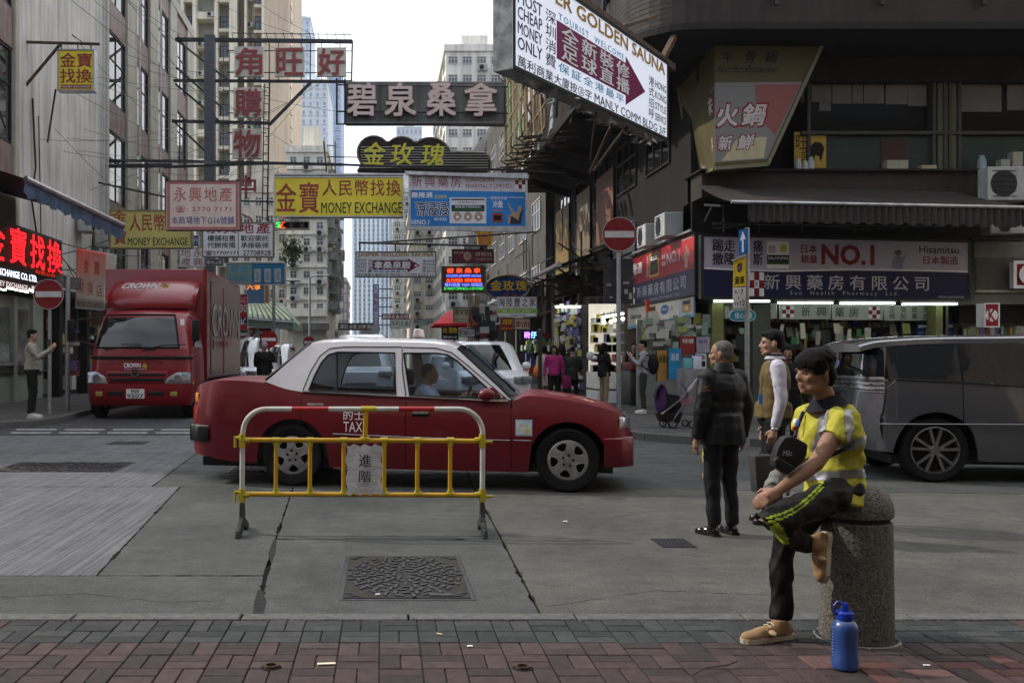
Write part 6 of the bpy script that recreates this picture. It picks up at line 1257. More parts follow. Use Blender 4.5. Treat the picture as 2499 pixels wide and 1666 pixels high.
wrap(T(1514, 1040)[0], c.x1, T(1528, 1063)[1], T(1528, 1020)[1], .006, 'headlight', clear_lens)
wrap(T(1474, 1100)[0], c.x1+.015, T(1500, 1142)[1], T(1500, 1068)[1], .022, 'front_bumper', red_p)
def side_y(x, z): return c.off(x, z)
for (x0, y0, x1, y1), m_, d_ in (((750, 984, 790, 991), chrome, d1), ((1007, 1003, 1046, 1010), chrome, d2)):
 a, b = T(x0, y1), T(x1, y0); y_ = side_y(a[0], a[1]); MB().box((a[0], y_-.025, a[1]), (b[0], y_+.03, b[1])).build('handle', m_, d_, bevel=.008); MB().box((a[0]-.01, y_-.006, a[1]-.03), (b[0]+.01, y_+.03, a[1]-.004)).build('handle_recess', rubber, d_)
MB().tube([(x, side_y(x, z)-.006, z) for x, z in tp((812, 1058), (900, 1062), (990, 1066), (1100, 1070), (1245, 1074))], .005, 4).tube([(x, side_y(x, z)-.006, z) for x, z in tp((1254, 1074), (1296, 1075))], .005, 4).build('side_moulding', steel, t)
def onside(px0, py0, px1, py1, s, m_, bold=0.):
 a, b = T(px0, py1), T(px1, py0); vs, fs = glyphs(s); mb = MB(); mb.add([(a[0]+(b[0]-a[0])*x, side_y(a[0]+(b[0]-a[0])*x, a[1]+(b[1]-a[1])*y)-.006, a[1]+(b[1]-a[1])*y) for x, y, _ in vs], fs); mb.build('lettering', m_, t)
def onpatch(px0, py0, px1, py1, m_, nm, d=.004, parent=None):
 a, b = T(px0, py1), T(px1, py0); rows = [[V((a[0]+(b[0]-a[0])*i/6, side_y(a[0]+(b[0]-a[0])*i/6, a[1]+(b[1]-a[1])*j/6)-d, a[1]+(b[1]-a[1])*j/6)) for i in range(7)] for j in range(7)]; return MB().grid(rows).build(nm, m_, parent or t)
onside(838, 1001, 888, 1024, '的士', white_paint, .02); onside(838, 1029, 889, 1053, 'TAXI', white_paint, .02)
st = onpatch(1258, 1024, 1299, 1063, M('pale blue sticker', (.35, .48, .58), .4), 'sticker'); onpatch(1261, 1028, 1296, 1059, M('sticker white', (.55, .6, .62), .4), 'sticker_face', .006, st); onside(1262, 1026, 1295, 1033, '的士服務', sky_ink); onside(1262, 1034, 1290, 1042, '優質星級', gold_ink)
for px_, py_, r_ in ((1287, 1051, 7), (1266, 1048, 3.5)):
 a = T(px_, py_); mb = MB()
 for k in range(5): an = 2*PI*k/5; q = (a[0]+.016*r_/7*math.cos(an), a[1]+.016*r_/7*math.sin(an)); mb.add([(q[0]+.010*r_/7*math.cos(u_), side_y(*a)-.009, q[1]+.010*r_/7*math.sin(u_)) for u_ in [j*PI/4 for j in range(8)]], [tuple(range(8))])
 mb.build('sticker_flower', yel_i, t)
x, z = T(1188, 962); MB().ball((x, -.06, z), (.09, .075, .068), 14, 8).build('wing_mirror', red_p, t, smooth=True); MB().add([(q[0], tum(*q)-.002, q[1]) for q in tp((1188, 950), (1200, 945), (1238, 974), (1195, 974))], [(0, 1, 2, 3)]).build('mirror_mount', red_p, t)
x0, z0 = T(996, 833); rl = MB().slab([(x0-.055, W/2-.16, z0+.05), (x0+.055, W/2-.16, z0+.05), (x0+.035, W/2-.16, z0+.155), (x0-.035, W/2-.16, z0+.155)], (0, .32, 0)).build('roof_lamp', M('white lamp plastic', (.65, .6, .6), .4), t, bevel=.012); MB().box((x0-.07, W/2-.19, z0+.03), (x0+.07, W/2+.19, z0+.055)).build('lamp_base', blk, rl)
f = Face((x0-.04, W/2-.165, z0+.06), (x0+.04, W/2-.165, z0+.06), (x0-.035, W/2-.165, z0+.145)); f.n = V((0, -1, 0)); write(f, '的', (.2, .5, .8, .95), red_l, rl); write(f, '士', (.2, .05, .8, .48), red_l, rl)
wheel(t, (WR[0], .03, WR[1]), Rw, -1, 5, rot=PI/2+.1); wheel(t, (WF[0], .03, WF[1]), Rw, -1, 5, rot=PI/2-.2); wheel(t, (WR[0], W-.03, WR[1]), Rw, 1, 5); wheel(t, (WF[0], W-.03, WF[1]), Rw, 1, 5)
def seat(x, y, wd, zt=1.06, parent=t):
 mb = MB().box((x-.1, y-wd/2, .35), (x+.42, y+wd/2, .52)); a = V((x-.02, y, .5)); b = V((x-.2, y, zt)); mb.bar(a, b, wd, .14, up=(1, 0, 0)); o = mb.build('seat', seat_m, parent, bevel=.03)
 MB().box((x-.28, y-.12, zt+.02), (x-.18, y+.12, zt+.2)).build('headrest', seat_m, o, bevel=.03)
xs_ = T(1010, 900)[0]; seat(xs_+.0, .48, .5); seat(xs_, W-.48, .5); x2 = T(800, 900)[0]; MB().box((x2-.15, .2, .35), (x2+.35, W-.2, .52)).bar((x2-.12, W/2, .5), (x2-.3, W/2, 1.0), W-.4, .14, up=(1, 0, 0)).build('rear_bench', seat_m, t, bevel=.03)
xw = T(1135, 960)[0]; MB().tube([(xw+.07*math.sin(k*PI/8)*.3, .48+.18*math.cos(k*PI/8), .93+.17*math.sin(k*PI/8)) for k in range(17)], .013, 5).build('steering_wheel', blk, t); MB().box((T(1165,0)[0], .15, .6), (T(1240,0)[0], W-.15, .93)).build('dashboard', blk, t, bevel=.03)
MB().box((c.x0+.5, .1, .3), (xd2, .14, .9)).build('door_lining', seat_m, t)
TAXI = (PR, ang, T)
place(t, PR, ang)
# grey people carrier
grey_p = M('dark grey metallic paint', (.115, .12, .135), .24, .5, var=.05, scale=3, coat=1.)
PA = (6.27-.0, 10.9); PB = (6.27+math.cos(R(-7)), 10.9+math.sin(R(-7))); T, ang = plane_map(PA, PB); tp = lambda *q: [T(*p) for p in q]
t = thing('people_carrier', (0, 0, 0), 'dark grey people carrier seen from its rear side, cut off by the right edge', 'people carrier'); W = 1.84
xw = T(2286, 1100)[0]; zr_ = .0; L_end = xw+3.9
sill = [T(2150, 1100), T(2215, 1110), (xw+.5, .24), (L_end-.5, .24), (L_end, .35)]
belt = [T(2150, 975), T(2152, 935), T(2175, 928)] + [T(2350, 934), T(2499, 944), (L_end-1.1, .98), (L_end-.5, .88), (L_end-.15, .72), (L_end, .55)]
c = Car(t, W, sill, belt, [(xw, .36), (xw+2.95, .36)], .44, grey_p, .03, (.22, .55), bulge=.06)
xs1 = T(2352, 1000)[0]; a_ = T(2150, 900)[0]
c.shell(c.x0, xs1-.005, 'rear_quarter'); c.shell(xs1+.005, xs1+1.05, 'sliding_door'); c.shell(xs1+1.06, xs1+2.1, 'front_door'); c.shell(xs1+2.11, c.x1, 'front_wing'); c.cap(c.x1, 'nose_panel'); c.liners(); c.deck(L_end-1.1, c.x1, 'bonnet')
zb_ = 1.16; zt_ = T(2300, 829)[1]
def tum2(x, z):
 k = max(0, (z-zb_)/(zt_-zb_)); return .03+.13*k+.04*k*k
top = [T(2172, 848), T(2250, 842), T(2360, 838), T(2499, 836), (xs1+2.0, zt_-.05)]; bot = [T(2168, 922), T(2350, 930), T(2499, 940), (xs1+2.0, 1.05), (xs1+2.55, .98)]
for far in (0, 1):
 for k, (xa, xb) in enumerate(((T(2172,0)[0], xs1-.01), (xs1+.012, xs1+1.04), (xs1+1.06, xs1+2.0), (xs1+2.0, xs1+2.55))):
  n = 5; r1 = []; r2 = []
  for i in range(n+1):
   x = xa+(xb-xa)*i/n; z0, z1 = yi(bot, x), yi(top, x) if k < 3 else (zt_-.05)+(1.0-zt_+.05)*(i/n)
   y0, y1 = tum2(x, z0)-.004, tum2(x, z1)-.004; r1.append(V((x, y0 if not far else W-y0, z0))); r2.append(V((x, y1 if not far else W-y1, z1)))
  MB().grid([r1, r2]).build('side_window', dark_glass, t)
 mb = MB()
 for x in (xs1, xs1+1.05, xs1+2.0, T(2185,0)[0]): z0, z1 = yi(bot, x), yi(top, x); y0, y1 = tum2(x, z0)+.02, tum2(x, z1)+.02; mb.bar((x, y0 if not far else W-y0, z0), (x, y1 if not far else W-y1, z1), .08, .03)
 mb.build('door_pillar', blk, t)
rs = [T(2090, 842), T(2120, 835), T(2176, 829), T(2300, 822), T(2499, 820), (xs1+1.6, zt_+.06), (xs1+2.0, zt_-.02)]; rs[0] = (a_-.16, rs[0][1]); rs[1] = (a_-.05, rs[1][1]); rows = []
for x, z in smooth_line(rs, 3):
 y0 = tum2(x, zt_)-.0; row = [V((x, y0-.0, z-.075)), V((x, y0+.01, z-.02))] + [V((x, y0+.04+(W-2*y0-.08)*k/10, z+.03*(1-(2*k/10-1)**2)**.6)) for k in range(11)] + [V((x, W-y0-.01, z-.02)), V((x, W-y0, z-.075))]; rows.append(row)
rf = MB().grid(rows).build('roof', grey_p, t, smooth=True, angle=40); MB().add([rows[0][j] for j in range(len(rows[0]))], [tuple(range(len(rows[0])))]).build('spoiler', grey_p, t)
def rear_row(z, xo, inn, n=12): return [V((a_+xo+.10*abs(2*k/n-1)**4, inn+(W-2*inn)*k/n, z)) for k in range(n+1)]
zA, zB, zC, zD, zE = T(2150, 1100)[1], T(2150, 1010)[1], T(2150, 958)[1], T(2150, 920)[1], T(2150, 846)[1]
MB().grid([rear_row(zA-.02, -.02, .10), rear_row(zA+.25, -.10, .03), rear_row(zB, -.10, .03)]).build('rear_bumper', grey_p, t, smooth=True); MB().grid([rear_row(zB, -.08, .03), rear_row(zC, -.05, .02)]).build('tailgate', grey_p, t, smooth=True)
MB().grid([rear_row(zC, -.06, .0), rear_row(zD, -.055, .02)]).build('lamp_band', clear_lens, t, smooth=True); MB().grid([rear_row(zD, -.05, .03), rear_row(zE, -.02, .14)]).build('rear_window', wg, t, smooth=True)
for q in (0, -1):
 A_, B_ = rear_row(zD, -.05, .03)[q], rear_row(zE, -.02, .14)[q]; xq = T(2176, 0)[0]; ya, yb = tum2(xq, zD)-.003, tum2(xq, zE)-.003; MB().grid([[A_, V((xq, ya if q == 0 else W-ya, zD-.05))], [B_, V((xq, yb if q == 0 else W-yb, zE))]]).build('corner_glass', wg, t)
for k, m_ in enumerate((chrome, chrome, chrome)):
 z_ = zC+(zD-zC)*(.2+.3*k); MB().tube([p+V((-.015, 0, 0)) for p in rear_row(z_, -.06, .005)], .010, 4).build('lamp_strip', m_, t)
q = tp((2150, 955), (2150, 922), (2192, 925), (2165, 950)); MB().add([(x, c.off(max(x, c.x0+.01), z)-.012, z) for x, z in q], [(0, 1, 2, 3)]).build('tail_lamp', clear_lens, t)
MB().bar((a_-.09, .3, zD+.03), (a_-.07, .9, zD+.12), .02).build('rear_wiper', blk, t)
MB().grid([[V((a_+.1, .06, .9)), V((a_+.1, W-.06, .9))], [V((a_+.12, .06, 1.2)), V((a_+.12, W-.06, 1.2))]]).build('cabin_floor', blk, t)
MB().tube([(x, tum2(x, z)-.012, z) for x, z in [(p[0], p[1]-.012) for p in bot[:4]]], .008, 5).build('belt_moulding', blk, t)
for k, x in enumerate((xw+.55, xw+1.4, xw+2.2)):
 MB().box((x, .25, .5), (x+.15, .75, 1.2)).box((x, W-.75, .5), (x+.15, W-.25, 1.2)).build('seat_back', seat_m, t, bevel=.04)
al2 = M('machined dark alloy', (.25, .25, .26), .3, .8, var=.2, scale=14)
wheel(t, (xw, .04, .365), .365, -1, 5, .22, .73, al2, thin=True, rot=.3); wheel(t, (xw+2.95, .04, .365), .365, -1, 5, .22, .73, al2, thin=True); wheel(t, (xw, W-.04, .365), .365, 1, 5, .22, .73, al2, thin=True); wheel(t, (xw+2.95, W-.04, .365), .365, 1, 5, .22, .73, al2, thin=True)
a, b = (xs1+.02, .62), (xs1+.9, .66); MB().tube([(xs1-.9, .0, .66), (xs1, -.004, .665), (xs1+2, -.004, .67)], .006, 4).build('body_crease', grey_p, t)
place(t, PA, ang)
# front-on vehicles: stacked plan outlines
def plan(hw, yf, yb, r, z, bow=.0, n=5):
 """outline of one level: front (towards the viewer) with rounded corners and a slight bow"""
 pts = []
 for sx in (-1, 1):
  seq = range(n+1) if sx < 0 else range(n, -1, -1)
  cor = [V((sx*(hw-r+r*math.sin(PI/2*(1-k/n))), yf+r-r*math.cos(PI/2*(1-k/n)), z)) for k in range(n+1)]
  if sx < 0: pts.append(V((-hw, yb, z))); pts += cor; pts += [V((-(hw-r)*q, yf-bow*(1-q*q), z)) for q in (.6, .3, 0)]
  else: pts += [V(((hw-r)*q, yf-bow*(1-q*q), z)) for q in (.3, .6)]; pts += cor[::-1]; pts.append(V((hw, yb, z)))
 return pts
def lofts(levels, name, mat, parent, cap=True, i0=None, i1=None, smooth=True, push=0., back=True):
 rows = [plan(*lv) for lv in levels]
 if i0 is not None: rows = [r_[i0:i1] for r_ in rows]
 mb = MB(); mb.grid(rows, closed=(i0 is None and back))
 if cap and i0 is None: mb.add(rows[-1], [tuple(range(len(rows[-1])))])
 if push: mb.v = [p+V((0, -push, 0)) for p in mb.v]
 return mb.build(name, mat, parent, smooth=smooth, angle=45)
red_t = M('red lorry paint', (.25, .004, .013), .35, var=.1, scale=1.5, coat=.35, spec=.4); box_side = M('scuffed reflective red side', (.22, .055, .05), .16, .55, var=.3, scale=2.5, streak=.35, bump=.35, bscale=3)
t = thing('lorry', (0, 0, 0), 'red box lorry with a wind deflector facing the viewer at the left', 'lorry'); LD = 21.6
def q_(px, py, d=LD): p = P(px, py, d); return p
cx_ = (P(212, 0, LD).x+P(466, 0, LD).x)/2; hw = (P(466, 0, LD).x-P(212, 0, LD).x)/2; Z = lambda py, d=LD: P(0, py, d).z
def lz(levels, *a, **k):
 o = lofts(levels, *a, **k); o.location.x += cx_; return o
lv = [(hw-.06, LD+.1, LD+1.7, .14, Z(990), .05), (hw, LD, LD+1.7, .16, Z(978), .06), (hw, LD, LD+1.7, .16, Z(940), .07), (hw+.0, LD+.0, LD+1.7, .16, Z(936), .07)]
lz(lv, 'front_bumper', red_t, t); lv2 = [(hw-.02, LD+.06, LD+1.7, .2, Z(935), .07), (hw-.02, LD+.08, LD+1.7, .22, Z(905), .08), (hw-.03, LD+.10, LD+1.7, .24, Z(878), .09), (hw-.04, LD+.15, LD+1.7, .26, Z(850), .1)]
lz(lv2, 'cab_front', red_t, t)
lv3 = [(hw-.04, LD+.16, LD+1.7, .26, Z(850), .1), (hw-.10, LD+.32, LD+1.7, .28, Z(808), .11), (hw-.16, LD+.52, LD+1.7, .3, Z(770), .11), (hw-.22, LD+.68, LD+1.7, .3, Z(757), .1), (hw-.24, LD+.9, LD+1.7, .3, Z(750), .08)]
lz(lv3, 'cab_upper', red_t, t)
def lerp_lv(L, z):
 for a, b in zip(L, L[1:]):
  if a[4] <= z <= b[4]: k = (z-a[4])/(b[4]-a[4]); return tuple(a[i]+(b[i]-a[i])*k for i in (0, 1, 2, 3)) + (z, a[5]+(b[5]-a[5])*k)
 return L[-1]
wz = [Z(848)+(Z(766)-Z(848))*k/8 for k in range(9)]; lw = [lerp_lv(lv3, z) for z in wz]; lw = [(a-.02*0, b, c_, d, e, f_) for a, b, c_, d, e, f_ in lw]
lz(lw, 'windscreen', wg, t, i0=4, i1=13, push=.012)
ww = [plan(*x) for x in lw]; MB().tube([p+V((cx_, -.02, 0)) for p in ww[0][4:13]], .022, 5).tube([p+V((cx_, -.02, 0)) for p in ww[-1][4:13]], .022, 5).tube([r_[4]+V((cx_, -.02, 0)) for r_ in ww], .022, 5).tube([r_[12]+V((cx_, -.02, 0)) for r_ in ww], .022, 5).build('windscreen_rubber', rubber, t)
mb = MB(); mb.tube([P(325, 850, LD+.05), P(283, 848, LD+.08), P(255, 853, LD+.08)], .015, 4).tube([P(380, 852, LD+.05), P(345, 853, LD+.05)], .015, 4).tube([P(296, 840, LD+.02), P(345, 840, LD+.02)], .013, 4).tube([P(345, 855, LD+.0), P(400, 842, LD+.02), P(455, 840, LD+.1)], .014, 4); mb.build('wipers', blk, t)
f = frontal(440, 778, 450, 793, LD+.1); patch(f, (0, 0, 1, 1), whv, t, name='licence_disc')
f = frontal(222, 868, 462, 878, LD-.0); MB().tube([p+V((cx_, -.015, 0)) for p in plan(hw-.03, LD+.08, LD+.5, .24, Z(872), .09)[1:-1]], .035, 6).build('black_band', blk, t)
for x0, x1, y0, y1 in ((262, 405, 910, 918), (268, 400, 922, 931)): a = P(x0, y1, LD-.02); b = P(x1, y0, LD-.02); MB().box((a.x, LD-.03, a.z), (b.x, LD+.12, b.z)).build('grille_slot', blk, t, bevel=.02)
a = P(258, 935, LD); b = P(410, 905, LD); MB().box((a.x, LD-.022, a.z), (b.x, LD+.1, b.z)).build('grille_panel', red_t, t, bevel=.025)
def lamp(x0, x1, nm):
 pts = [P(x0, 936, LD-.01), P(x1, 936, LD-.04), P(x1+(-6 if x0 < 300 else 0), 920, LD-.03), P(x1-30 if x0 < 300 else x1, 906, LD+.02), P(x0, 908 if x0 < 300 else 922, LD+.05)]
 if x0 > 300: pts = [P(x0, 936, LD-.04), P(x1, 936, LD-.01), P(x1, 908, LD+.05), P(x0+30, 908, LD+.0), P(x0+6, 922, LD-.03)]
 o = MB().slab(pts, (0, .12, 0)).build('headlight', clear_lens, t, bevel=.012); m_ = sum(pts, V((0,0,0)))/5; MB().lathe([(.0, -.02), (.085, -.02), (.1, .02)], m_+V((0, -.01, -.01)), 'Y', 20).build('reflector', chrome, o, smooth=True)
lamp(213, 263, 'l'); lamp(402, 464, 'r')
f = frontal(308, 949, 352, 972, LD-.09); nb_ = MB().slab([f.at(0,0), f.at(1,0), f.at(1,1), f.at(0,1)], (0, .03, 0)).build('number_plate', M('white number plate', (.6, .6, .58), .4), t); write(f, 'MW', (.28, .52, .72, .95), ink_k, nb_, bold=.03); write(f, '9207', (.05, .06, .95, .48), ink_k, nb_, bold=.03)
for x0, x1 in ((262, 300), (360, 400)): a = P(x0, 966, LD-.065); b = P(x1, 954, LD-.065); MB().box((a.x, a.y, a.z), (b.x, a.y+.1, b.z)).build('bumper_slot', blk, t, bevel=.02)
for x0, x1 in ((233, 250), (414, 432)): a = P(x0, 967, LD-.03); b = P(x1, 955, LD-.03); MB().box((a.x, a.y, a.z), (b.x, a.y+.1, b.z)).build('fog_lamp', M('yellow green lens', (.25, .22, .04), .3), t, bevel=.015)
f = frontal(300, 884, 362, 902, LD-.02); write(f, 'CROWN', (.05, .3, .7, .9), whv, t, bold=.04, d=.03); write(f, 'LOGISTICS', (.08, .02, .95, .16), whv, t, d=.03)
def crown(f_, r):
 u0, v0, u1, v1 = r; MB().add([f_.at(u0+(u1-u0)*a, v0+(v1-v0)*b, .03) for a, b in ((.2,0),(.8,0),(.82,.2),(1,.55),(.75,.5),(.65,.9),(.5,.6),(.35,.9),(.25,.5),(0,.55),(.18,.2))], [tuple(range(11))]).build('crown_emblem', M('gold emblem', (.42, .28, .04), .4), t)
crown(f, (.74, .25, 1, .98)); MB().lathe([(.075, -.04), (.1, -.04), (.1, 0), (.075, 0)], P(331, 908, LD-.03), 'Y', 24).build('maker_ring', chrome, t); a = P(331, 908, LD-.06); MB().box((a.x-.09, a.y, a.z-.008), (a.x+.09, a.y+.02, a.z+.008)).build('maker_bar', chrome, t)
rows = []
for i in range(9):
 k = i/8; z = Z(748)+(Z(672)-Z(748))*k; yf = LD+.75+.9*k**1.7-.12*math.sin(k*PI); h2 = hw-.12-.02*k+.05*math.sin(k*PI); rows.append([V((cx_+h2*math.sin(a)*1.0*(abs(math.sin(a))**-.45 if abs(math.sin(a)) > .01 else 1), yf+.42*(1-math.cos(a))**1.1, z)) for a in [R(-78+13*j) for j in range(13)]])
MB().grid(rows).build('wind_deflector', red_t, t, smooth=True)
MB().add(rows[-1], [tuple(range(13))]).build('deflector_top', red_t, t)
f = frontal(298, 690, 422, 708, LD+.78); write(f, 'CROWN', (.02, .25, .72, .95), whv, t, bold=.08, d=.03, shear=1.5); write(f, 'LOGISTICS', (.02, .0, .95, .12), whv, t, d=.03); crown(f, (.76, .3, .95, 1))
bx0, bx1 = P(262, 0, LD+2.1).x, P(505, 0, LD+2.1).x; bzt = P(0, 658, LD+2.1).z; bzb = P(0, 925, LD+2.1).z; by0, by1 = LD+1.9, LD+7.6
MB().box((bx0, by0, bzb), (bx1, by1, bzt)).build('box_body', red_t, t, bevel=.04)
MB().box((bx1+.002, by0+.12, bzb+.05), (bx1+.02, by1-.1, bzt-.1)).build('side_panel', box_side, t)
MB().box((bx1+.021, by0+.6, bzb+.1), (bx1+.035, by0+2.4, bzt-.25)).build('side_door', box_side, t); MB().box((bx1+.022, by0+2.42, bzb+.1), (bx1+.045, by0+2.55, bzt-.3)).build('door_strip', red_t, t)
MB().box((bx1+.03, by0+.9, bzb+.75), (bx1+.06, by0+1.0, bzb+1.0)).build('door_handle', chrome, t)
f = Face((bx1+.037, by0+.7, 1.9), (bx1+.037, by1-.4, 1.9), (bx1+.037, by0+.7, 2.75)); write(f, 'CROWN', (0, 0, 1, 1), M('worn silver lettering', (.42, .38, .37), .4, .3, var=.2), t, bold=.03, d=.012)
MB().bar((bx1-.0, by0+.02, bzb), (bx1-.0, by0+.02, bzt), .09).build('corner_post', red_t, t)
for x in (bx0+.05, cx_+hw-.14): pass
MB().box((cx_-.5, LD+.5, .45), (cx_+.5, by1-.1, .75)).build('chassis', blk, t); MB().box((bx0+.2, by1-.4, .5), (bx1-.2, by1-.1, bzb)).build('tail_frame', blk, t)
for x, y in ((cx_-hw+.22, LD+.75), (cx_+hw-.02, LD+.75), (cx_-hw+.3, LD+5.6), (bx1-.05, LD+5.6)):
 s_ = .26; w_ = MB(); w_.lathe([(.2, -s_), (.36, -s_), (.40, -s_+.05), (.40, -.05), (.36, 0), (.2, 0)], (x, y, .40), 'X', 28); wo = w_.build('wheel', tyre_m, t, smooth=True); MB().lathe([(0, -.05), (.14, -.04), (.2, -.01)], (x, y, .40), 'X', 20).build('rim', steel, wo, smooth=True)
for sx, px_ in ((-1, 172), (1, 477)):
 a = P(px_, 805, LD+.4); MB().box((a.x-.09, a.y, a.z-.26), (a.x+.09, a.y+.08, a.z+.24)).build('mirror', blk, t, bevel=.04); MB().tube([a+V((0, .02, .2)), V((cx_+sx*(hw-.15), LD+.6, a.z+.3))], .018, 5).tube([a+V((0, .02, -.22)), V((cx_+sx*(hw-.05), LD+.5, a.z-.35))], .018, 5).build('mirror_arm', blk, t)
a = P(470, 935, LD+.25); MB().box((a.x-.05, a.y, a.z-.05), (a.x+.02, a.y+.12, a.z+.06)).build('side_indicator', amber, t)
sw = [(cx_+hw-.03, LD+.55, 1.62), (cx_+hw-.03, LD+1.45, 1.62), (cx_+hw-.2, LD+1.45, 2.35), (cx_+hw-.2, LD+.85, 2.35)]
MB().add([V(p)+V((.015, 0, 0)) for p in sw], [(0, 1, 2, 3)]).build('side_window', wg, t)
# simple front-on cars further off
def front_car(label, px0, px1, pytop, D_, paint, name='van', cat='van', L_=4.6, yaw=0., low=False, hood=.75, rake=1.):
 x0, x1 = P(px0, 0, D_).x, P(px1, 0, D_).x; cx = (x0+x1)/2; hw = (x1-x0)/2; H_ = P(0, pytop, D_+1.2).z; t = thing(name, (0, 0, 0), label, cat)
 hz = hood if not low else .72
 lb = [(hw-.06, .1, L_, .25, .24, .05), (hw, .0, L_, .28, .42, .08), (hw, .02, L_, .3, hz, .1), (hw-.02, .22, L_, .35, hz+.15, .12)]
 o = lofts(lb, 'body', paint, t); zb0 = hz+.15; top = H_
 lb2 = [(hw-.05, .45, L_-.1, .3, zb0-.01, .12), (hw-.12, .95, L_-.15, .34, zb0+(top-zb0)*.55, .14), (hw-.18, 1.35, L_-.25, .36, zb0+(top-zb0)*.88, .14), (hw-.26, 1.65, L_-.4, .4, top, .1)]
 lb2 = [(a, .45+(b-.45)*rake, c_, d, e, f_) for a, b, c_, d, e, f_ in lb2]
 if low: lb2 = [(a, b+.45, c_, d, e, f_) for a, b, c_, d, e, f_ in lb2]
 lofts(lb2, 'cabin', paint, t)
 zz = [zb0+.02+(lb2[2][4]-zb0-.02)*k/6 for k in range(7)]; lw = [lerp_lv(lb2, z) for z in zz]; lofts(lw, 'windscreen', wg, t, i0=4, i1=13, push=.01)
 for sx in (-1, 1):
  mb = MB(); za, zb1 = zb0+.06, lb2[2][4]-.03; A_, B_ = lerp_lv(lb2, za), lerp_lv(lb2, zb1); mb.add([(sx*(A_[0]+.008), A_[1]+.5, za), (sx*(A_[0]+.008), L_-.5, za), (sx*(B_[0]+.008), L_-.6, zb1), (sx*(B_[0]+.008), B_[1]+.4, zb1)], [(0, 1, 2, 3)]); mb.build('side_window', wg, t)
  lx = sx*(hw-.25); MB().box((lx-.2, -.05, hz-.12), (lx+.2, .12, hz+.04)).build('headlight', clear_lens, t, bevel=.03)
  MB().ball((sx*(hw+.1), 1.0, zb0+.1), (.11, .08, .09), 10, 6).build('wing_mirror', paint, t, smooth=True)
  for yy in (.85, L_-.9): w_ = MB().lathe([(.18, -.1), (.3, -.1), (.33, -.06), (.33, .06), (.3, .1), (.18, .1)], (sx*(hw-.1), yy, .33), 'X', 24).build('wheel', tyre_m, t, smooth=True); MB().lathe([(0, .06*sx), (.18, .09*sx)], (sx*(hw-.1), yy, .33), 'X', 16).build('rim', alloy, w_)
 mb = MB()
 for k in range(3): mb.box((-hw+.5, -.10, .44+k*.09), (hw-.5, -.02, .48+k*.09))
 mb.build('grille', chrome, t); MB().box((-hw+.3, -.07, .26), (hw-.3, .05, .38)).build('lower_intake', blk, t)
 t.location = (cx, D_, 0); t.rotation_euler.z = yaw; return t
whp = M('white car paint', (.58, .6, .64), .25, var=.03, scale=2, coat=1.); silver_p = M('silver car paint', (.4, .41, .43), .25, .4, var=.03, scale=2, coat=1.)
front_car('white people carrier with a chrome grille facing the viewer behind the taxi bonnet', 1120, 1306, 833, 20.5, whp, name='people_carrier', cat='people carrier', hood=.95, yaw=.12, rake=.5)
front_car('white van whose roof shows above the middle of the taxi', 800, 962, 816, 27., whp, hood=.95)
front_car('white car with its wing mirror showing right behind the lorry box', 560, 628, 822, 33.5, whp, name='car', cat='car', hood=.85)
front_car('silver car behind the man in black seen through the gap left of the taxi roof', 636, 706, 838, 38., silver_p, name='car', cat='car', low=True)
front_car('small dark car far down the street above the taxi roof', 840, 868, 838, 80., M('dark blue car paint', (.04, .05, .08), .3), name='car', cat='car', low=True)
# PEOPLE
RW = Matrix.Rotation(.7, 3, 'X') @ Matrix.Rotation(.9, 3, 'Y') @ Matrix.Rotation(.5, 3, 'Z')
def fuse(mb, name, mat, parent, vox=.01, smooth=3, wrinkle=0., wf=9., loc=None):
 """several overlapping shapes become one continuous skin"""
 me = bpy.data.meshes.new(name); me.from_pydata(mb.v, [], mb.f); bm = bmesh.new(); bm.from_mesh(me); bmesh.ops.remove_doubles(bm, verts=bm.verts, dist=1e-5); bmesh.ops.holes_fill(bm, edges=[e for e in bm.edges if e.is_boundary]); bmesh.ops.recalc_face_normals(bm, faces=bm.faces); bm.to_mesh(me); bm.free()
 o = bpy.data.objects.new(name, me); COL.objects.link(o); r = o.modifiers.new('r', 'REMESH'); r.mode = 'VOXEL'; r.voxel_size = vox; s = o.modifiers.new('s', 'SMOOTH'); s.iterations = smooth; s.factor = .5
 dg = bpy.context.evaluated_depsgraph_get(); ev = o.evaluated_get(dg); m2 = bpy.data.meshes.new_from_object(ev); bpy.data.objects.remove(o); bpy.data.meshes.remove(me); m2.name = name
 base = origin(parent); ns = [v.normal.copy() for v in m2.vertices]
 for v, nn in zip(m2.vertices, ns):
  co = v.co
  if wrinkle: c2 = RW @ co; co = co + nn*(noise.noise(c2*wf)*wrinkle + noise.noise(V((c2.x*wf*2.2, c2.y*wf*2.2, c2.z*wf*1.2)))*wrinkle*.6 - abs(noise.noise(V((c2.x*wf*.9, c2.y*wf*.9, c2.z*wf*2.2+7))))*wrinkle*.9)
  v.co = co - base
 m2.materials.clear(); m2.materials.append(mat); m2.polygons.foreach_set('use_smooth', [True]*len(m2.polygons)); m2.polygons.foreach_set('material_index', [0]*len(m2.polygons))
 return link(name, m2, parent)
def band(src, cond, off, name, mat, parent):
 """a strip laid on the faces of a garment that meet a test"""
 me = src.data; base = origin(src) if src.parent else V((0, 0, 0)); mb = MB(); idx = {}; fs = []
 for p in me.polygons:
  c = p.center + base
  if cond(c, p.normal):
   f_ = []
   for i in p.vertices:
    if i not in idx: idx[i] = len(mb.v); v = me.vertices[i]; mb.v.append(v.co+base+v.normal*off)
    f_.append(idx[i])
   fs.append(tuple(f_))
 if not fs: return None
 mb.f = fs; mb.mi = [0]*len(fs); return mb.build(name, mat, parent, smooth=True)
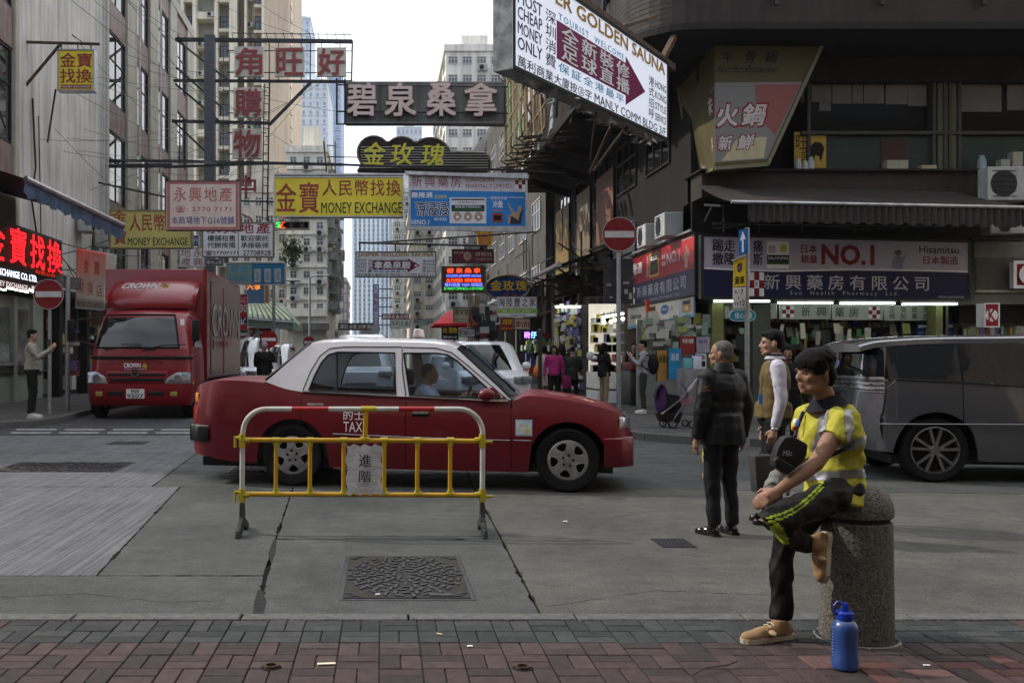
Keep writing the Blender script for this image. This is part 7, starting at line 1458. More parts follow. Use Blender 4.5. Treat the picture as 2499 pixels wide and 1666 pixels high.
skin_m = M('warm skin', (.33, .19, .13), .5, var=.06, scale=20); skin_d = M('tanned skin', (.26, .145, .095), .5, var=.08, scale=20); hair_k = M('black hair', (.012, .010, .010), .45, var=.3, scale=60, bump=.6, bscale=160, spec=.08); hair_g = M('cropped grey hair', (.12, .11, .105), .8, var=.3, scale=60, bump=.5, bscale=200); lip_m = M('lip', (.26, .13, .10), .6)
eye_m = M('eye white', (.20, .17, .15), .4); dk = M('dark brow', (.015, .012, .01), .7)
def head_mesh(mb, c, f, up, s=1.):
 c = V(c); f = V(f).normalized(); up = (V(up)-f*V(up).dot(f)).normalized(); r = f.cross(up); m3 = Matrix((r, f, up)).transposed()
 L = lambda x, y, z: c + (r*x + f*y + up*z)*s
 B = lambda p, q, n=14, m=10: mb.ball(L(*p), tuple(k*s for k in q), n, m, m3)
 B((0, -.014, .030), (.074, .092, .082)); B((0, .018, -.03), (.062, .068, .083)); B((0, .045, -.078), (.040, .036, .030)); B((0, -.02, -.03), (.066, .07, .06))
 mb.tube([L(0, .080, .012), L(0, .090, -.008), L(0, .099, -.026)], [.008*s, .011*s, .013*s], 8); B((.012, .088, -.028), (.009, .012, .007), 8, 6); B((-.012, .088, -.028), (.009, .012, .007), 8, 6)
 for q in (-1, 1): B((q*.030, .074, .022), (.024, .009, .007), 8, 6); B((q*.038, .054, -.022), (.026, .026, .024), 8, 6); B((q*.077, -.014, -.008), (.008, .019, .031), 8, 6); B((q*.03, .035, -.075), (.03, .04, .022), 8, 6)
 B((0, .080, -.053), (.024, .012, .008), 10, 6); B((0, .078, -.064), (.021, .012, .008), 10, 6); B((0, .072, -.092), (.020, .015, .014), 10, 6)
 return L, m3
def face_bits(L, m3, parent, s=1., brow=True):
 mb = MB()
 for q in (-1, 1): mb.ball(L(q*.031, .074, .003), (.012*s, .007*s, .0045*s), 10, 6, m3)
 mb.build('eyes', eye_m, parent, smooth=True); mb = MB()
 for q in (-1, 1): mb.ball(L(q*.031, .0805, .003), (.006*s, .003*s, .0045*s), 8, 5, m3); mb.tube([L(q*.046, .070, .005), L(q*.031, .0830, .0105), L(q*.016, .0795, .004)], .0018*s, 4)
 mb.build('irises_and_lids', dk, parent)
 mb = MB()
 for q in (-1, 1): mb.tube([L(q*.050, .068, .024), L(q*.034, .084, .030), L(q*.014, .085, .026)], [.0014*s, .0024*s, .002*s], 5)
 mb.build('eyebrows', dk, parent); mb = MB().ball(L(0, .0885, -.0535), (.020*s, .0035*s, .0035*s), 10, 5, m3).ball(L(0, .0865, -.063), (.018*s, .004*s, .0045*s), 10, 5, m3); mb.build('lips', lip_m, parent, smooth=True)
def hair_mesh(style, L, m3, parent, s, mat, vox):
 mb = MB(); B = lambda p, q, n=14, m=10: mb.ball(L(*p), tuple(k*s for k in q), n, m, m3)
 if style == 'crop': B((0, -.026, .040), (.079, .090, .080)); B((0, -.045, -.005), (.073, .066, .06))
 elif style == 'short': B((0, -.024, .046), (.082, .096, .082)); B((0, -.045, -.010), (.076, .068, .062)); B((0, .035, .082), (.058, .045, .026))
 elif style == 'fringe':
  B((0, -.022, .044), (.079, .090, .077)); B((0, -.060, -.016), (.070, .056, .078)); B((.064, .022, .018), (.012, .020, .026)); B((-.064, .022, .018), (.012, .020, .026)); B((0, .035, .078), (.066, .046, .030)); B((.0, .064, .046), (.054, .018, .026))
  for q in (-1, 1): B((q*.070, .025, .035), (.016, .034, .035))
  for k in range(46):
   a = -1.9+3.8*k/45; q = (.082*math.sin(a), .082*math.cos(a)*.95+.005, .072); e = (.082*math.sin(a), .089*math.cos(a)-.0, .024-.010*math.cos(a*7)-(.045 if abs(a) > .95 else 0)); mb.tube([L(*q), L(*e)], [.010*s, .003*s], 5)
  rs_ = random.Random(5)
  for k in range(520):
   th = rs_.uniform(-PI, PI); e0 = rs_.uniform(.55, 1.35); front = math.cos(th) > .35; e1 = e0-rs_.uniform(.35, .6); e1 = max(e1, .38 if front else (.15 if math.cos(th) > -.35 else -.45)); c_ = (0, -.024, .045)
   pt = lambda e, k_=1.: L(c_[0]+.086*k_*math.cos(e)*math.sin(th+.35*(1.2-e)), c_[1]+.100*k_*math.cos(e)*math.cos(th+.35*(1.2-e)), c_[2]+.086*k_*math.sin(e))
   mb.tube([pt(e0, .99), pt((e0+e1)/2, 1.0+rs_.uniform(0, .06)), pt(e1, 1.0+rs_.uniform(-.02, .08))], [.003*s, .0036*s, .0008*s], 3)
 elif style == 'long':
  B((0, -.022, .044), (.086, .098, .086)); mb.tube([L(0, -.05, .03), L(0, -.08, -.08), L(0, -.075, -.19), L(0, -.07, -.27)], [.085*s, .088*s, .075*s, .04*s], 12)
  for q in (-1, 1): mb.tube([L(q*.07, .01, .05), L(q*.082, .015, -.04), L(q*.08, .02, -.15)], [.03*s, .028*s, .02*s], 8)
 elif style == 'bob':
  B((0, -.022, .046), (.088, .100, .086)); B((0, -.05, -.03), (.085, .07, .08)); B((0, .050, .06), (.06, .04, .03))
  for q in (-1, 1): mb.tube([L(q*.075, .01, .05), L(q*.08, .0, -.06)], [.03*s, .022*s], 8)
 elif style == 'bun': B((0, -.024, .044), (.083, .096, .083)); B((0, -.03, .13), (.035, .035, .03))
 return fuse(mb, 'hair', mat, parent, vox, 2, .004 if vox < .01 else 0, 60)
def hand_mesh(mb, w_, h, palm_n, curl=.5, s=1., side=1):
 """palm and five bent fingers from wrist w_ towards h; palm_n: direction the palm faces"""
 w_, h = V(w_), V(h); d = (h-w_).normalized(); n = (V(palm_n)-d*V(palm_n).dot(d)).normalized(); r = d.cross(n)*side
 mb.tube([w_, w_+d*.03*s, w_+d*.085*s], [.024*s, .028*s, .03*s], 8); m3 = Matrix((r, d, n)).transposed(); mb.ball(w_+d*.055*s, (.040*s, .045*s, .017*s), 10, 6, m3)
 for k, (x, l, th) in enumerate(((-.030, .060, .0078), (-.010, .078, .0085), (.010, .082, .0088), (.030, .074, .0088))):
  p = w_+d*(.085*s)+r*x*s; a = curl*1.0; q = p+(d*math.cos(a*.6)+n*math.sin(a*.6))*l*.45*s; t_ = q+(d*math.cos(a*1.5)+n*math.sin(a*1.5))*l*.33*s; u = t_+(d*math.cos(a*2.1)+n*math.sin(a*2.1))*l*.25*s
  mb.tube([p-d*.02*s, p, q, t_, u], [th*s, th*1.05*s, th*s, th*.95*s, th*.75*s], 7)
 p = w_+d*.03*s+r*.032*s; q = p+(d*.6+r*.6+n*.35).normalized()*.035*s; mb.tube([p-r*.01*s, p, q, q+(d*.85+n*.4+r*.1).normalized()*.03*s], [.012*s, .012*s, .0105*s, .008*s], 7)
def shoe(parent, heel, toe, mat, sole, s=1., up=(0, 0, 1), ankle=None, vox=.012, name='shoe'):
 heel, toe = V(heel), V(toe); d = (toe-heel).normalized(); u = (V(up)-d*V(up).dot(d)).normalized(); r = d.cross(u); l = (toe-heel).length; m3 = Matrix((r, d, u)).transposed(); mb = MB()
 mb.ball(heel+d*l*.20+u*.042*s, (.036*s, l*.22, .048*s), 12, 8, m3).ball(heel+d*l*.52+u*.036*s, (.042*s, l*.34, .040*s), 12, 8, m3).ball(heel+d*l*.78+u*.030*s, (.046*s, l*.22, .030*s), 12, 8, m3)
 mb.tube([heel+d*l*.26+u*.03*s, heel+d*l*.24+u*.105*s], [.042*s, .044*s], 10); o = fuse(mb, name, mat, parent, vox, 2)
 mb = MB(); prof = [(-.02, .026), (.06, .036), (.3, .034), (.6, .044), (.82, .046), (.95, .032), (1.0, .012)]; ring_ = [heel+d*l*a+r*b*s for a, b in prof]+[heel+d*l*a-r*b*s for a, b in prof[::-1]]; mb.slab([p+u*.001 for p in ring_], u*.024*s); mb.build('sole', sole, o)
 return o, (d, u, r, l)
def stand(x, y, ang, h=1.7, arms='down', z0=0., lean=0., walk=0., head_turn=0.):
 """joints of a standing figure; ang: heading in degrees, 0 = towards +Y, 90 = towards -X"""
 s = h/1.7; ca, sa = math.cos(R(ang)), math.sin(R(ang)); J = {}
 def W_(a, b, c): return V((x + a*ca*s - b*sa*s, y + a*sa*s + b*ca*s, z0 + c*s))
 J['W'] = W_; J['s'] = s; J['head'] = W_(0, .02+lean*.30, 1.585); J['neck'] = W_(0, -.01+lean*.24, 1.43); J['chest'] = W_(0, -.01+lean*.15, 1.27); J['waist'] = W_(0, lean*.05, 1.06); J['pelvis'] = W_(0, 0, .93)
 J['hf'] = V((-math.sin(R(ang+head_turn)), math.cos(R(ang+head_turn)), -.05)); J['fwd'] = V((-sa, ca, 0)); J['up'] = V((0, 0, 1))
 for q, n in ((-1, 'L'), (1, 'R')):
  J['sh'+n] = W_(q*.185, -.01+lean*.22, 1.37); w2 = walk*q
  J['hip'+n] = W_(q*.085, 0, .90); J['kn'+n] = W_(q*.095, .02+w2*.5, .49); J['an'+n] = W_(q*.10, -.02+w2, .09); J['he'+n] = W_(q*.10, -.07+w2, 0); J['to'+n] = W_(q*.12, .19+w2, 0)
  if arms == 'down': J['el'+n] = W_(q*.245, -.03, 1.09); J['wr'+n] = W_(q*.25, .03, .85); J['ha'+n] = W_(q*.25, .05, .75)
  elif arms == 'up': J['el'+n] = W_(q*.21, .14, 1.16); J['wr'+n] = W_(q*.09, .36, 1.32); J['ha'+n] = W_(q*.06, .42, 1.40)
  elif arms == 'eat': J['el'+n] = W_(q*.23, .10, 1.12); J['wr'+n] = W_(q*.08, .27, 1.30 if q < 0 else 1.2); J['ha'+n] = W_(q*.04, .31, 1.38 if q < 0 else 1.27)
  elif arms == 'front': J['el'+n] = W_(q*.24, .02, 1.11); J['wr'+n] = W_(q*.14, .24, 1.06); J['ha'+n] = W_(q*.08, .32, 1.08)
 return J
def person(label, J, top, legs, shoes_c, hair=('short', None), skin=None, vox=.016, thick=1., coat_len=.86, sole=None, sleeves=True, face=True, wr=.006, palm=None, group=None, curls=(.5, .5), sleeve_end=1., top_name='jacket'):
 s = J['s']; skin = skin or skin_m; base = (J['heL']+J['heR'])/2; base.z = min(J['heL'].z, J['heR'].z)
 t = thing('person', base, label, 'person', group); mb = MB(); L, m3 = head_mesh(mb, J['head'], J['hf'], J['up'], s)
 mb.tube([L(0, -.02, -.04), J['neck']], [.050*s, .056*s], 10); mb.tube([J['neck'], J['chest'], J['waist'], J['pelvis']], [.07*s, .11*s, .10*s, .11*s], 12)
 for n, q in (('L', -1), ('R', 1)):
  mb.tube([J['chest'].lerp(J['neck'], .6), J['sh'+n], J['el'+n], J['wr'+n]], [.06*s, .050*s, .040*s, .026*s], 10)
  mb.tube([J['sh'+n], J['sh'+n].lerp(J['el'+n], .5), J['el'+n], J['el'+n].lerp(J['wr'+n], .35), J['wr'+n]], [.050*s, .047*s, .037*s, .039*s, .026*s], 10)
  pn = (palm or {}).get(n, J['pelvis']-J['wr'+n]); hand_mesh(mb, J['wr'+n], J['ha'+n], pn, curls[0 if n == 'L' else 1], s, q)
  mb.tube([J['pelvis'], J['hip'+n], J['kn'+n], J['an'+n]], [.08*s, .066*s, .040*s, .034*s], 8); mb.tube([J['an'+n], J['he'+n].lerp(J['to'+n], .3)+J.get('up'+n, V((0,0,1)))*.03*s], [.034*s, .03*s], 8)
 body = fuse(mb, 'body', skin, t, min(vox, .0085 if vox < .012 else vox*.8), 2 if vox < .01 else 1)
 if face: face_bits(L, m3, body, s)
 if hair[0]: hair_mesh(hair[0], L, m3, t, s, hair[1] or hair_k, min(vox, .010))
 k = thick; mb = MB(); F_ = J['fwd']; R_ = F_.cross(V((0, 0, 1)))
 def oval(c, rx, ry, rz): mb.ball(c, (rx*s, ry*s, rz*s), 16, 10, Matrix((R_, F_, V((0, 0, 1)))).transposed())
 oval(J['chest'], .175*k, .125*k, .19); oval(J['waist'].lerp(J['chest'], .35), .16*k, .118*k, .18); oval(J['waist'], .158*k, .118*k, .16); oval(J['chest'].lerp(J['neck'], .5), .15, .09, .09)
 hem = J['waist'].lerp(J['pelvis'], (1.06-coat_len)/.13); mb.tube([J['waist'], hem], [.145*k*s, .155*k*s], 14)
 for n in 'LR':
  mb.ball(J['sh'+n].lerp(J['neck'], .12), .072*s*k**.5, 12, 8)
  if sleeves:
   e = J['el'+n].lerp(J['wr'+n], sleeve_end) if sleeve_end >= 0 else J['sh'+n].lerp(J['el'+n], 1+sleeve_end)
   pts = [J['chest'].lerp(J['sh'+n], .7), J['sh'+n], J['sh'+n].lerp(J['el'+n], .5), J['el'+n], e] if sleeve_end >= 0 else [J['chest'].lerp(J['sh'+n], .7), J['sh'+n], e]
   rr = [.07*s, .067*s*k, .060*s*k, .053*s*k, .040*s*k] if sleeve_end >= 0 else [.07*s, .067*s, .068*s]; mb.tube(pts, rr, 12)
 tp_ = fuse(mb, top_name, top, t, vox, 3, wr, 8)
 mb = MB(); mb.ball(J['pelvis'], (.145*s, .145*s, .12*s), 14, 8)
 for n in 'LR':
  mb.tube([J['pelvis'].lerp(J['hip'+n], .6), J['hip'+n], J['hip'+n].lerp(J['kn'+n], .5), J['kn'+n], J['kn'+n].lerp(J['an'+n], .45), J['an'+n]], [.10*s, .095*s, .084*s, .070*s, .065*s, .056*s], 12)
 tr = fuse(mb, 'trousers', legs, t, vox, 3, wr, 7)
 for n in 'LR': shoe(t, J['he'+n], J['to'+n], shoes_c, sole or shoes_c, s, up=J.get('up'+n, (0, 0, 1)), vox=max(.008, vox*.7))
 return t, body, tp_, tr, L
C = lambda n, c, r_=.8, **k: M(n, c, r_, **dict(dict(var=.15, scale=12, bump=.15, bscale=90), **k))
# ---- young worker half sitting on the bollard
BX, BY = P(2090, 0, 4.93).x, 4.93
b = thing('bollard', (BX, BY, 0), 'thick speckled granite bollard with a domed top under the seated worker', 'bollard'); gran = M('speckled granite', (.075, .07, .062), .8, var=.0, rgb2=(.19, .18, .155), scale=75, bump=.5, bscale=110)
MB().lathe([(0, -.03), (.172, -.03), (.176, .0), (.172, .3), (.168, .598), (.160, .604)], (BX, BY, 0), n=40).build('shaft', gran, b, smooth=True); MB().lathe([(.160, .600), (.155, .606), (.155, .622), (.168, .628)], (BX, BY, 0), n=40).build('groove', M('dark groove stone', (.06, .055, .05), .9), b)
MB().lathe([(.160, .624), (.172, .632), (.174, .655), (.168, .70), (.148, .745), (.11, .778), (.05, .797), (0, .80)], (BX, BY, 0), n=40).build('domed_cap', gran, b, smooth=True)
MB().lathe([(.176, .003), (.20, .012), (.215, .004)], (BX, BY, 0), n=30).build('mortar_collar', M('pale mortar', (.2, .195, .18), .9, var=.3, scale=20), b)
pp = lambda x, y, d: P(x, y, d)
J = dict(s=.97, head=pp(1986, 908, 4.84), hf=V((-.975, -.20, -.10)), up=V((.06, 0, 1)), fwd=V((-.86, -.5, -.0)), W=None,
 neck=pp(2018, 985, 4.88), chest=pp(2030, 1060, 4.90), waist=pp(2040, 1150, 4.92), pelvis=pp(2038, 1198, 4.90),
 shL=pp(2052, 1034, 4.74), elL=pp(1990, 1132, 4.66), wrL=pp(1900, 1196, 4.60), haL=pp(1868, 1214, 4.58),
 shR=pp(1968, 1020, 5.05), elR=pp(1950, 1120, 4.98), wrR=pp(1895, 1158, 4.80), haR=pp(1884, 1198, 4.70),
 hipL=pp(2030, 1212, 4.78), knL=pp(1866, 1276, 4.58), anL=pp(1972, 1330, 4.76), heL=pp(2024, 1300, 4.745), toL=pp(2012, 1422, 4.735),
 hipR=pp(2008, 1216, 4.98), knR=pp(1912, 1325, 4.88), anR=pp(1902, 1508, 4.90))
J['upL'] = V((-1, -.1, .1)); J['heR'] = V((pp(1932, 1500, 4.90).x, 4.90, .012)); J['toR'] = V((pp(1804, 1500, 4.83).x, 4.80, .012))
vest_m = C('hi vis yellow cloth', (.40, .375, .045), .75); trk = C('black track trousers', (.014, .014, .016), .6); tan = C('worn tan trainers', (.27, .17, .09), .8)
t, body, vest, tr, L = person('young worker in a yellow reflective vest half sitting on the granite bollard', J, vest_m, trk, tan, ('fringe', None), skin_d, .0095, 1.03, .83, M('pale tan sole', (.42, .36, .27), .8), sleeve_end=-.62, curls=(.7, 1.1), palm={'L': V((.2, .6, -.6)), 'R': V((0, .3, -1))}, top_name='vest', wr=.017)
refl = M('grey reflective tape', (.30, .31, .33), .35, .3, var=.1, scale=10)
def proj(c): D_ = c.y; return (VX+c.x*F/D_, VY-(c.z-EYE)*F/D_)
def cnd_waist(c, n): x, y = proj(c); return abs((y-(1158-(x-2040)*.06))) < 10.5
def cnd_mid(c, n): x, y = proj(c); return abs(y-(1098-(x-2040)*.34)) < 10 and x > 1985 and n.y < .5
def cnd_front(c, n): x, y = proj(c); return abs((x-1998)-(y-1050)*-.30-6*math.sin((y-1000)/40)) < 10 and 985 < y < 1100 and n.y < .3
def cnd_back(c, n): x, y = proj(c); return abs(x-(2072+(y-1040)*.08)) < 9 and 1000 < y < 1100
for cnd, nm in ((cnd_waist, 'waist'), (cnd_mid, 'mid'), (cnd_front, 'front'), (cnd_back, 'back')): band(vest, cnd, .003, 'reflective_band', refl, vest)
navy_c = C('navy collar cloth', (.012, .014, .035)); Jn = J['neck']
nk = [Jn+V((.068*math.cos(a), .070*math.sin(a), .040+.018*math.cos(a)+.0)) for a in [k*2*PI/20 for k in range(21)]]; rows = [[p+V((0, 0, .03)) for p in nk][:0] or [Jn+(p-Jn)*.98+V((0, 0, .006)) for p in nk], nk, [Jn+(p-Jn)*1.5+V((0, 0, -.075)) for p in nk]]
MB().grid(rows).build('collar', navy_c, vest, smooth=True)
band(vest, lambda c, n: proj(c)[1] < 1062 and abs(proj(c)[0]-(1962+(proj(c)[1]-1000)*-.10)) < 5 and n.y < 0, .0035, 'button_placket', M('darker vest seam', (.40, .37, .05), .8), vest)
lime = M('lime green trim', (.30, .42, .03), .6, var=.1, scale=20)
def stripe(off): return lambda c, n: (lambda x, y: 1868 < x < 2010 and abs((y-(1268-(x-1868)*.62+18*math.sin((x-1868)/142*PI)))-off) < 2.6 and n.y < .2)(*proj(c))
for o_ in (-6, 5): band(tr, stripe(o_+2), .0022, 'stripe', lime, tr)
band(tr, lambda c, n: (lambda x, y: 1880 < x < 1928 and 1272 < y < 1326 and y > 1272+abs(x-1900)*.5 and y > 1296+(x-1905)*.9-14 and x > 1878+(y-1290)*.9 and x < 1912+(y-1290)*.45)(*proj(c)) and c.y < 4.75 and n.y < .2, .0025, 'lime_panel', lime, tr)
def baggy(pts, d, w_, nm, mat, par): return MB().slab([pp(x, y, d) for x, y in pts], (0, w_, 0)).build(nm, mat, par, bevel=.009, seg=3)
bag = baggy(((1915,1067),(1936,1063),(1973,1084),(1970,1110),(1960,1127),(1923,1160),(1889,1138),(1891,1120),(1899,1090)), 4.60, .065, 'chest_bag', C('black nylon bag', (.03, .03, .033), .55), None)
bag.name = 'shoulder_bag'; tag(bag, 'black shoulder bag hanging across the front of the young worker', 'bag'); baggy(((1890,1124),(1899,1112),(1935,1136),(1944,1142),(1923,1159),(1892,1139)), 4.588, .05, 'front_pocket', C('black nylon bag', (.03, .03, .033), .55), bag)
f = frontal(1910, 1098, 1932, 1112, 4.597); write(f, 'Milo', (0, 0, 1, 1), silv, bag, shear=1); MB().tube([pp(1970, 1122, 4.70), pp(2010, 1118, 4.715), pp(2060, 1096, 4.735), pp(2092, 1076, 4.80)], .011, 6).tube([pp(1940, 1066, 4.66), pp(1946, 1040, 4.80), pp(1960, 1005, 4.83)], .010, 6).build('strap', blk, bag)
MB().ball(pp(1942, 1032, 4.70), (.013, .012, .022), 10, 6).build('whistle_tag', white_paint, t, smooth=True); MB().ball(pp(1939, 1044, 4.70), (.012, .012, .012), 10, 6).build('whistle_tag', M('red tag', (.4, .02, .02), .5), t, smooth=True); MB().ball(pp(1949, 1033, 4.69), (.008, .012, .022), 10, 6).build('whistle_tag', M('blue tag', (.02, .08, .3), .5), t, smooth=True)
gl = MB(); hand_mesh(gl, J['wrR']+V((0,0,-.01)), J['haR'], V((0, .3, -1)), 1.0, 1.18, 1); gl.tube([J['wrR'], J['wrR'].lerp(J['haR'], .35)], [.034, .034], 10); fuse(gl, 'glove', C('grey knitted glove', (.20, .20, .19), .9, bump=.6, bscale=300), t, .006, 1)
for n_, (he, to, up_) in {'R': (J['heR'], J['toR'], V((0, 0, 1))), 'L': (J['heL'], J['toL'], J['upL'])}.items():
 d = (to-he).normalized(); u = (up_-d*up_.dot(d)).normalized(); r_ = d.cross(u); l = (to-he).length; mb = MB()
 for k in range(5): c_ = he+d*l*(.42+.07*k)+u*(.088-.009*k); mb.tube([c_-r_*.026-u*.008, c_, c_+r_*.026-u*.008], .0032, 4)
 mb.build('laces', M('cream laces', (.45, .38, .26), .8), t)
 mb = MB().ball(he+d*l*.5+u*.05+r_*-.036, (.02, .05, .012), 8, 5).build('shoe_panel', C('pale tan panel', (.34, .24, .13)), t)
bx_, by_ = P(2062, 0, 4.42).x, 4.42
bt = thing('water_bottle', (bx_, by_, .012), 'blue translucent water bottle with a blue screw cap standing on the red bricks', 'water bottle'); bl = bpy.data.materials.new('blue translucent plastic'); bl.use_nodes = True; b_ = bl.node_tree.nodes['Principled BSDF']; b_.inputs['Base Color'].default_value = (.02, .06, .22, 1); b_.inputs['Roughness'].default_value = .3; b_.inputs['Subsurface Weight'].default_value = .25; b_.inputs['Coat Weight'].default_value = .4
BZ = .83; pr = [(r_, z_*BZ) for r_, z_ in [(0, 0), (.052, 0), (.058, .008), (.059, .055), (.056, .065), (.054, .15), (.056, .21), (.055, .235), (.045, .258), (.034, .268), (.034, .275)]]; mb = MB().lathe(pr, (bx_, by_, .012), n=32); mb.build('bottle_body', bl, bt, smooth=True)
mb = MB()
for k in range(10): z = .06+k*.014; mb.tube([(bx_-.053, by_-.012, z+.012), (bx_-.056, by_-.0, z+.012), (bx_-.053, by_+.012, z+.012)], .004, 5)
mb.build('grip_ribs', bl, bt, kind='stuff'); cap_b = M('bright blue cap', (.01, .04, .42), .35, var=0)
MB().lathe([(r_, z_*BZ) for r_, z_ in [(0, .318), (.030, .318), (.037, .308), (.038, .276), (.033, .272)]], (bx_, by_, .012), n=28).build('cap', cap_b, bt, smooth=True); MB().lathe([(r_, z_*BZ) for r_, z_ in [(0, .362), (.012, .360), (.015, .350), (.018, .318)]], (bx_, by_, .012), n=18).build('spout', cap_b, bt, smooth=True)
MB().tube([(bx_-.034, by_, .255), (bx_-.048, by_, .27), (bx_-.050, by_, .30), (bx_-.036, by_, .318), (bx_-.012, by_, .312)], .0045, 6).build('carry_loop', cap_b, bt, smooth=True)
# ---- old man with grey hair, seen from behind
J = stand(P(1762, 0, 7.75).x, 7.75, 22, 1.56, head_turn=38); blackj = C('black padded jacket', (.014, .015, .019), .5);
t, body, jk, tr, L = person('old man with cropped grey hair in a black padded jacket standing in the road', J, blackj, C('black navy trousers', (.012, .013, .02), .7), M('polished black shoes', (.012, .012, .012), .2), ('crop', hair_g), skin_d, .011, 1.25, .80, wr=.009, curls=(.5, .5))
band(tr, lambda c, n: abs(proj(c)[0]-1714-(proj(c)[1]-1200)*-.01) < 2.4 and proj(c)[1] > 1095 and proj(c)[1] < 1298, .004, 'side_stripe', M('yellow piping', (.55, .42, .08), .6), tr)
f = frontal(1712, 940, 1732, 955, 7.48); write(f, 'MIZUNO', (0, 0, 1, .35), gold_ink, jk); MB().add([f.at(u_, v_) for u_, v_ in ((0,.85),(.4,.75),(1,.95),(.55,.6),(.3,.45),(.35,.62))], [tuple(range(6))]).build('chest_emblem', gold_ink, jk)
nk = [J['neck']+V((.075*math.cos(a), .075*math.sin(a), .03)) for a in [k*2*PI/20 for k in range(21)]]; MB().grid([[p+V((0, 0, .045)) for p in nk], [p+V((0, 0, .02))*1 + (p-J['neck'])*.12 for p in nk], [J['neck']+(p-J['neck'])*1.3+V((0, 0, -.04)) for p in nk]]).build('collar', blackj, jk, smooth=True)
# ---- man in white shirt and gold waistcoat
J = stand(P(1888, 0, 8.3).x, 8.3, 76, 1.66, head_turn=4); whs = C('white shirt cloth', (.42, .41, .48), .8); gold = C('dull gold waistcoat', (.13, .09, .03), .7)
t, body, sh, tr, L = person('man in a white shirt and gold waistcoat between the old man and the worker', J, whs, C('black trousers', (.012, .012, .013)), M('black shoes', (.012, .012, .012), .3), ('short', None), skin_m, .011, 1.02, .93, wr=.008, top_name='shirt')
band(sh, lambda c, n: c.z < 1.39 and (V((c.x, c.y))-V((J['chest'].x, J['chest'].y))).length < .30 and abs((c-J['chest']).dot(V((0, 1, 0)))) < .19 and not any((c-J['sh'+q].lerp(J['el'+q], k_)).length < .074 for q in 'LR' for k_ in (0, .25, .5, .75, 1.)) and not any((c-J['el'+q].lerp(J['wr'+q], k_)).length < .068 for q in 'LR' for k_ in (.25, .5, .75, 1.)), .006, 'waistcoat', gold, sh)
nk = [J['neck']+V((.064*math.cos(a), .064*math.sin(a), .035)) for a in [k*2*PI/20 for k in range(21)]]; MB().grid([[p+V((0, 0, .03)) for p in nk], [J['neck']+(p-J['neck'])*1.35+V((0, 0, -.03)) for p in nk]]).build('collar', whs, sh, smooth=True); MB().tube([p+V((0, 0, .012))+(p-J['neck'])*.2 for p in nk], .007, 5).build('collar_trim', navy_c, sh)
MB().lathe([(.030, -.012), (.034, 0), (.030, .012)], J['wrL'], n=14).build('wrist_watch', chrome, t); f = frontal(1852, 961, 1862, 986, 8.0); card = MB().slab([f.at(0,0), f.at(1,0), f.at(1,1), f.at(0,1)], (0, .008, 0)).build('name_card', M('blue card', (.08, .22, .5), .4), t); MB().tube([f.at(.5, 1), P(1862, 920, 8.1)], .004, 4).build('lanyard', blk, card)
hb = thing('carrier_bag', P(1866, 1206, 7.95), 'black woven carrier bag held beside the leg of the man in the gold waistcoat', 'carrier bag'); MB().slab([P(1842, 1112, 7.9), P(1892, 1110, 7.9), P(1888, 1204, 7.9), P(1848, 1204, 7.9)], (0, .14, 0)).build('bag_body', M('black woven plastic', (.02, .02, .02), .5, rgb2=(.09, .09, .085), scale=160, var=0, bump=.5, bscale=200), hb, bevel=.01); MB().tube([P(1852, 1112, 7.97), P(1866, 1082, 8.0), P(1882, 1112, 7.97)], .006, 5).build('handle', blk, hb)
# ---- woman with the dark coat further back
person('woman with dark hair in a black coat half hidden behind the two near men', stand(P(1922, 0, 13.2).x, 13.2, 160, 1.58, z0=0, walk=.1), C('black wool coat', (.015, .014, .015)), C('black trousers', (.012,)*3), M('black shoes', (.012,)*3, .3), ('long', None), skin_d, .018, 1.1, .62)
# ---- the rest of the street
person('man in a beige jacket holding up a phone on the left pavement', stand(P(78, 0, 20.2).x, 20.2, -80, 1.86, 'up', .12), C('crumpled beige jacket', (.26, .235, .20)), C('black cotton trousers', (.015,)*3), M('grey white trainers', (.4, .39, .37), .6), ('short', None), skin_m, .016, 1.0, .92, wr=.010)
a = P(121, 836, 20.1); ph = MB().box((a.x-.01, a.y-.04, a.z-.07), (a.x+.005, a.y+.04, a.z+.07)).build('mobile_phone', blk, None); tag(ph, 'dark mobile phone in the raised hands of the man in the beige jacket', 'phone')
D_ = 24.2; pk = C('magenta top', (.33, .02, .14)); person('woman in a magenta pink top and black trousers walking towards the viewer', stand(P(1352, 0, D_).x, D_, 170, 1.56, z0=.12, walk=.08), pk, C('black leggings', (.012,)*3), M('black shoes', (.012,)*3, .3), ('long', None), skin_d, .018, 1.0, .88)
hb = thing('handbag', P(1383, 945, 24.0), 'dark magenta handbag at the hip of the woman in pink', 'handbag'); MB().slab([P(1372, 916, 24), P(1392, 916, 24), P(1396, 946, 24), P(1374, 948, 24)], (0, .12, 0)).build('bag_body', C('dark magenta leather', (.22, .01, .08), .4), hb, bevel=.02); MB().tube([P(1376, 918, 24), P(1372, 885, 24.1), P(1388, 918, 24)], .012, 5).build('handle', blk, hb)
person('woman in a cream coat with bobbed black hair seen from behind', stand(P(1328, 0, 25.2).x, 25.2, 20, 1.56, z0=.12), C('cream coat', (.42, .36, .30)), C('beige stockings', (.33, .24, .19)), M('black shoes', (.012,)*3, .3), ('bob', None), skin_m, .018, 1.0, .55)
o = MB().ball(P(1311, 908, 25.0), (.11, .08, .17), 12, 8).build('shopping_bag', M('bright orange bag', (.65, .16, .02), .5), None, smooth=True); tag(o, 'bright orange bag beside the woman in the cream coat', 'bag')
person('person in a dark olive coat seen from behind right of the woman in pink', stand(P(1397, 0, 25.0).x, 25.0, -20, 1.52, z0=.12, walk=.06, arms='front'), C('dark olive coat', (.035, .038, .022)), C('black cloth trousers', (.013,)*3), M('dark shoes', (.015,)*3, .3), ('bun', None), skin_m, .018, 1.1, .75)
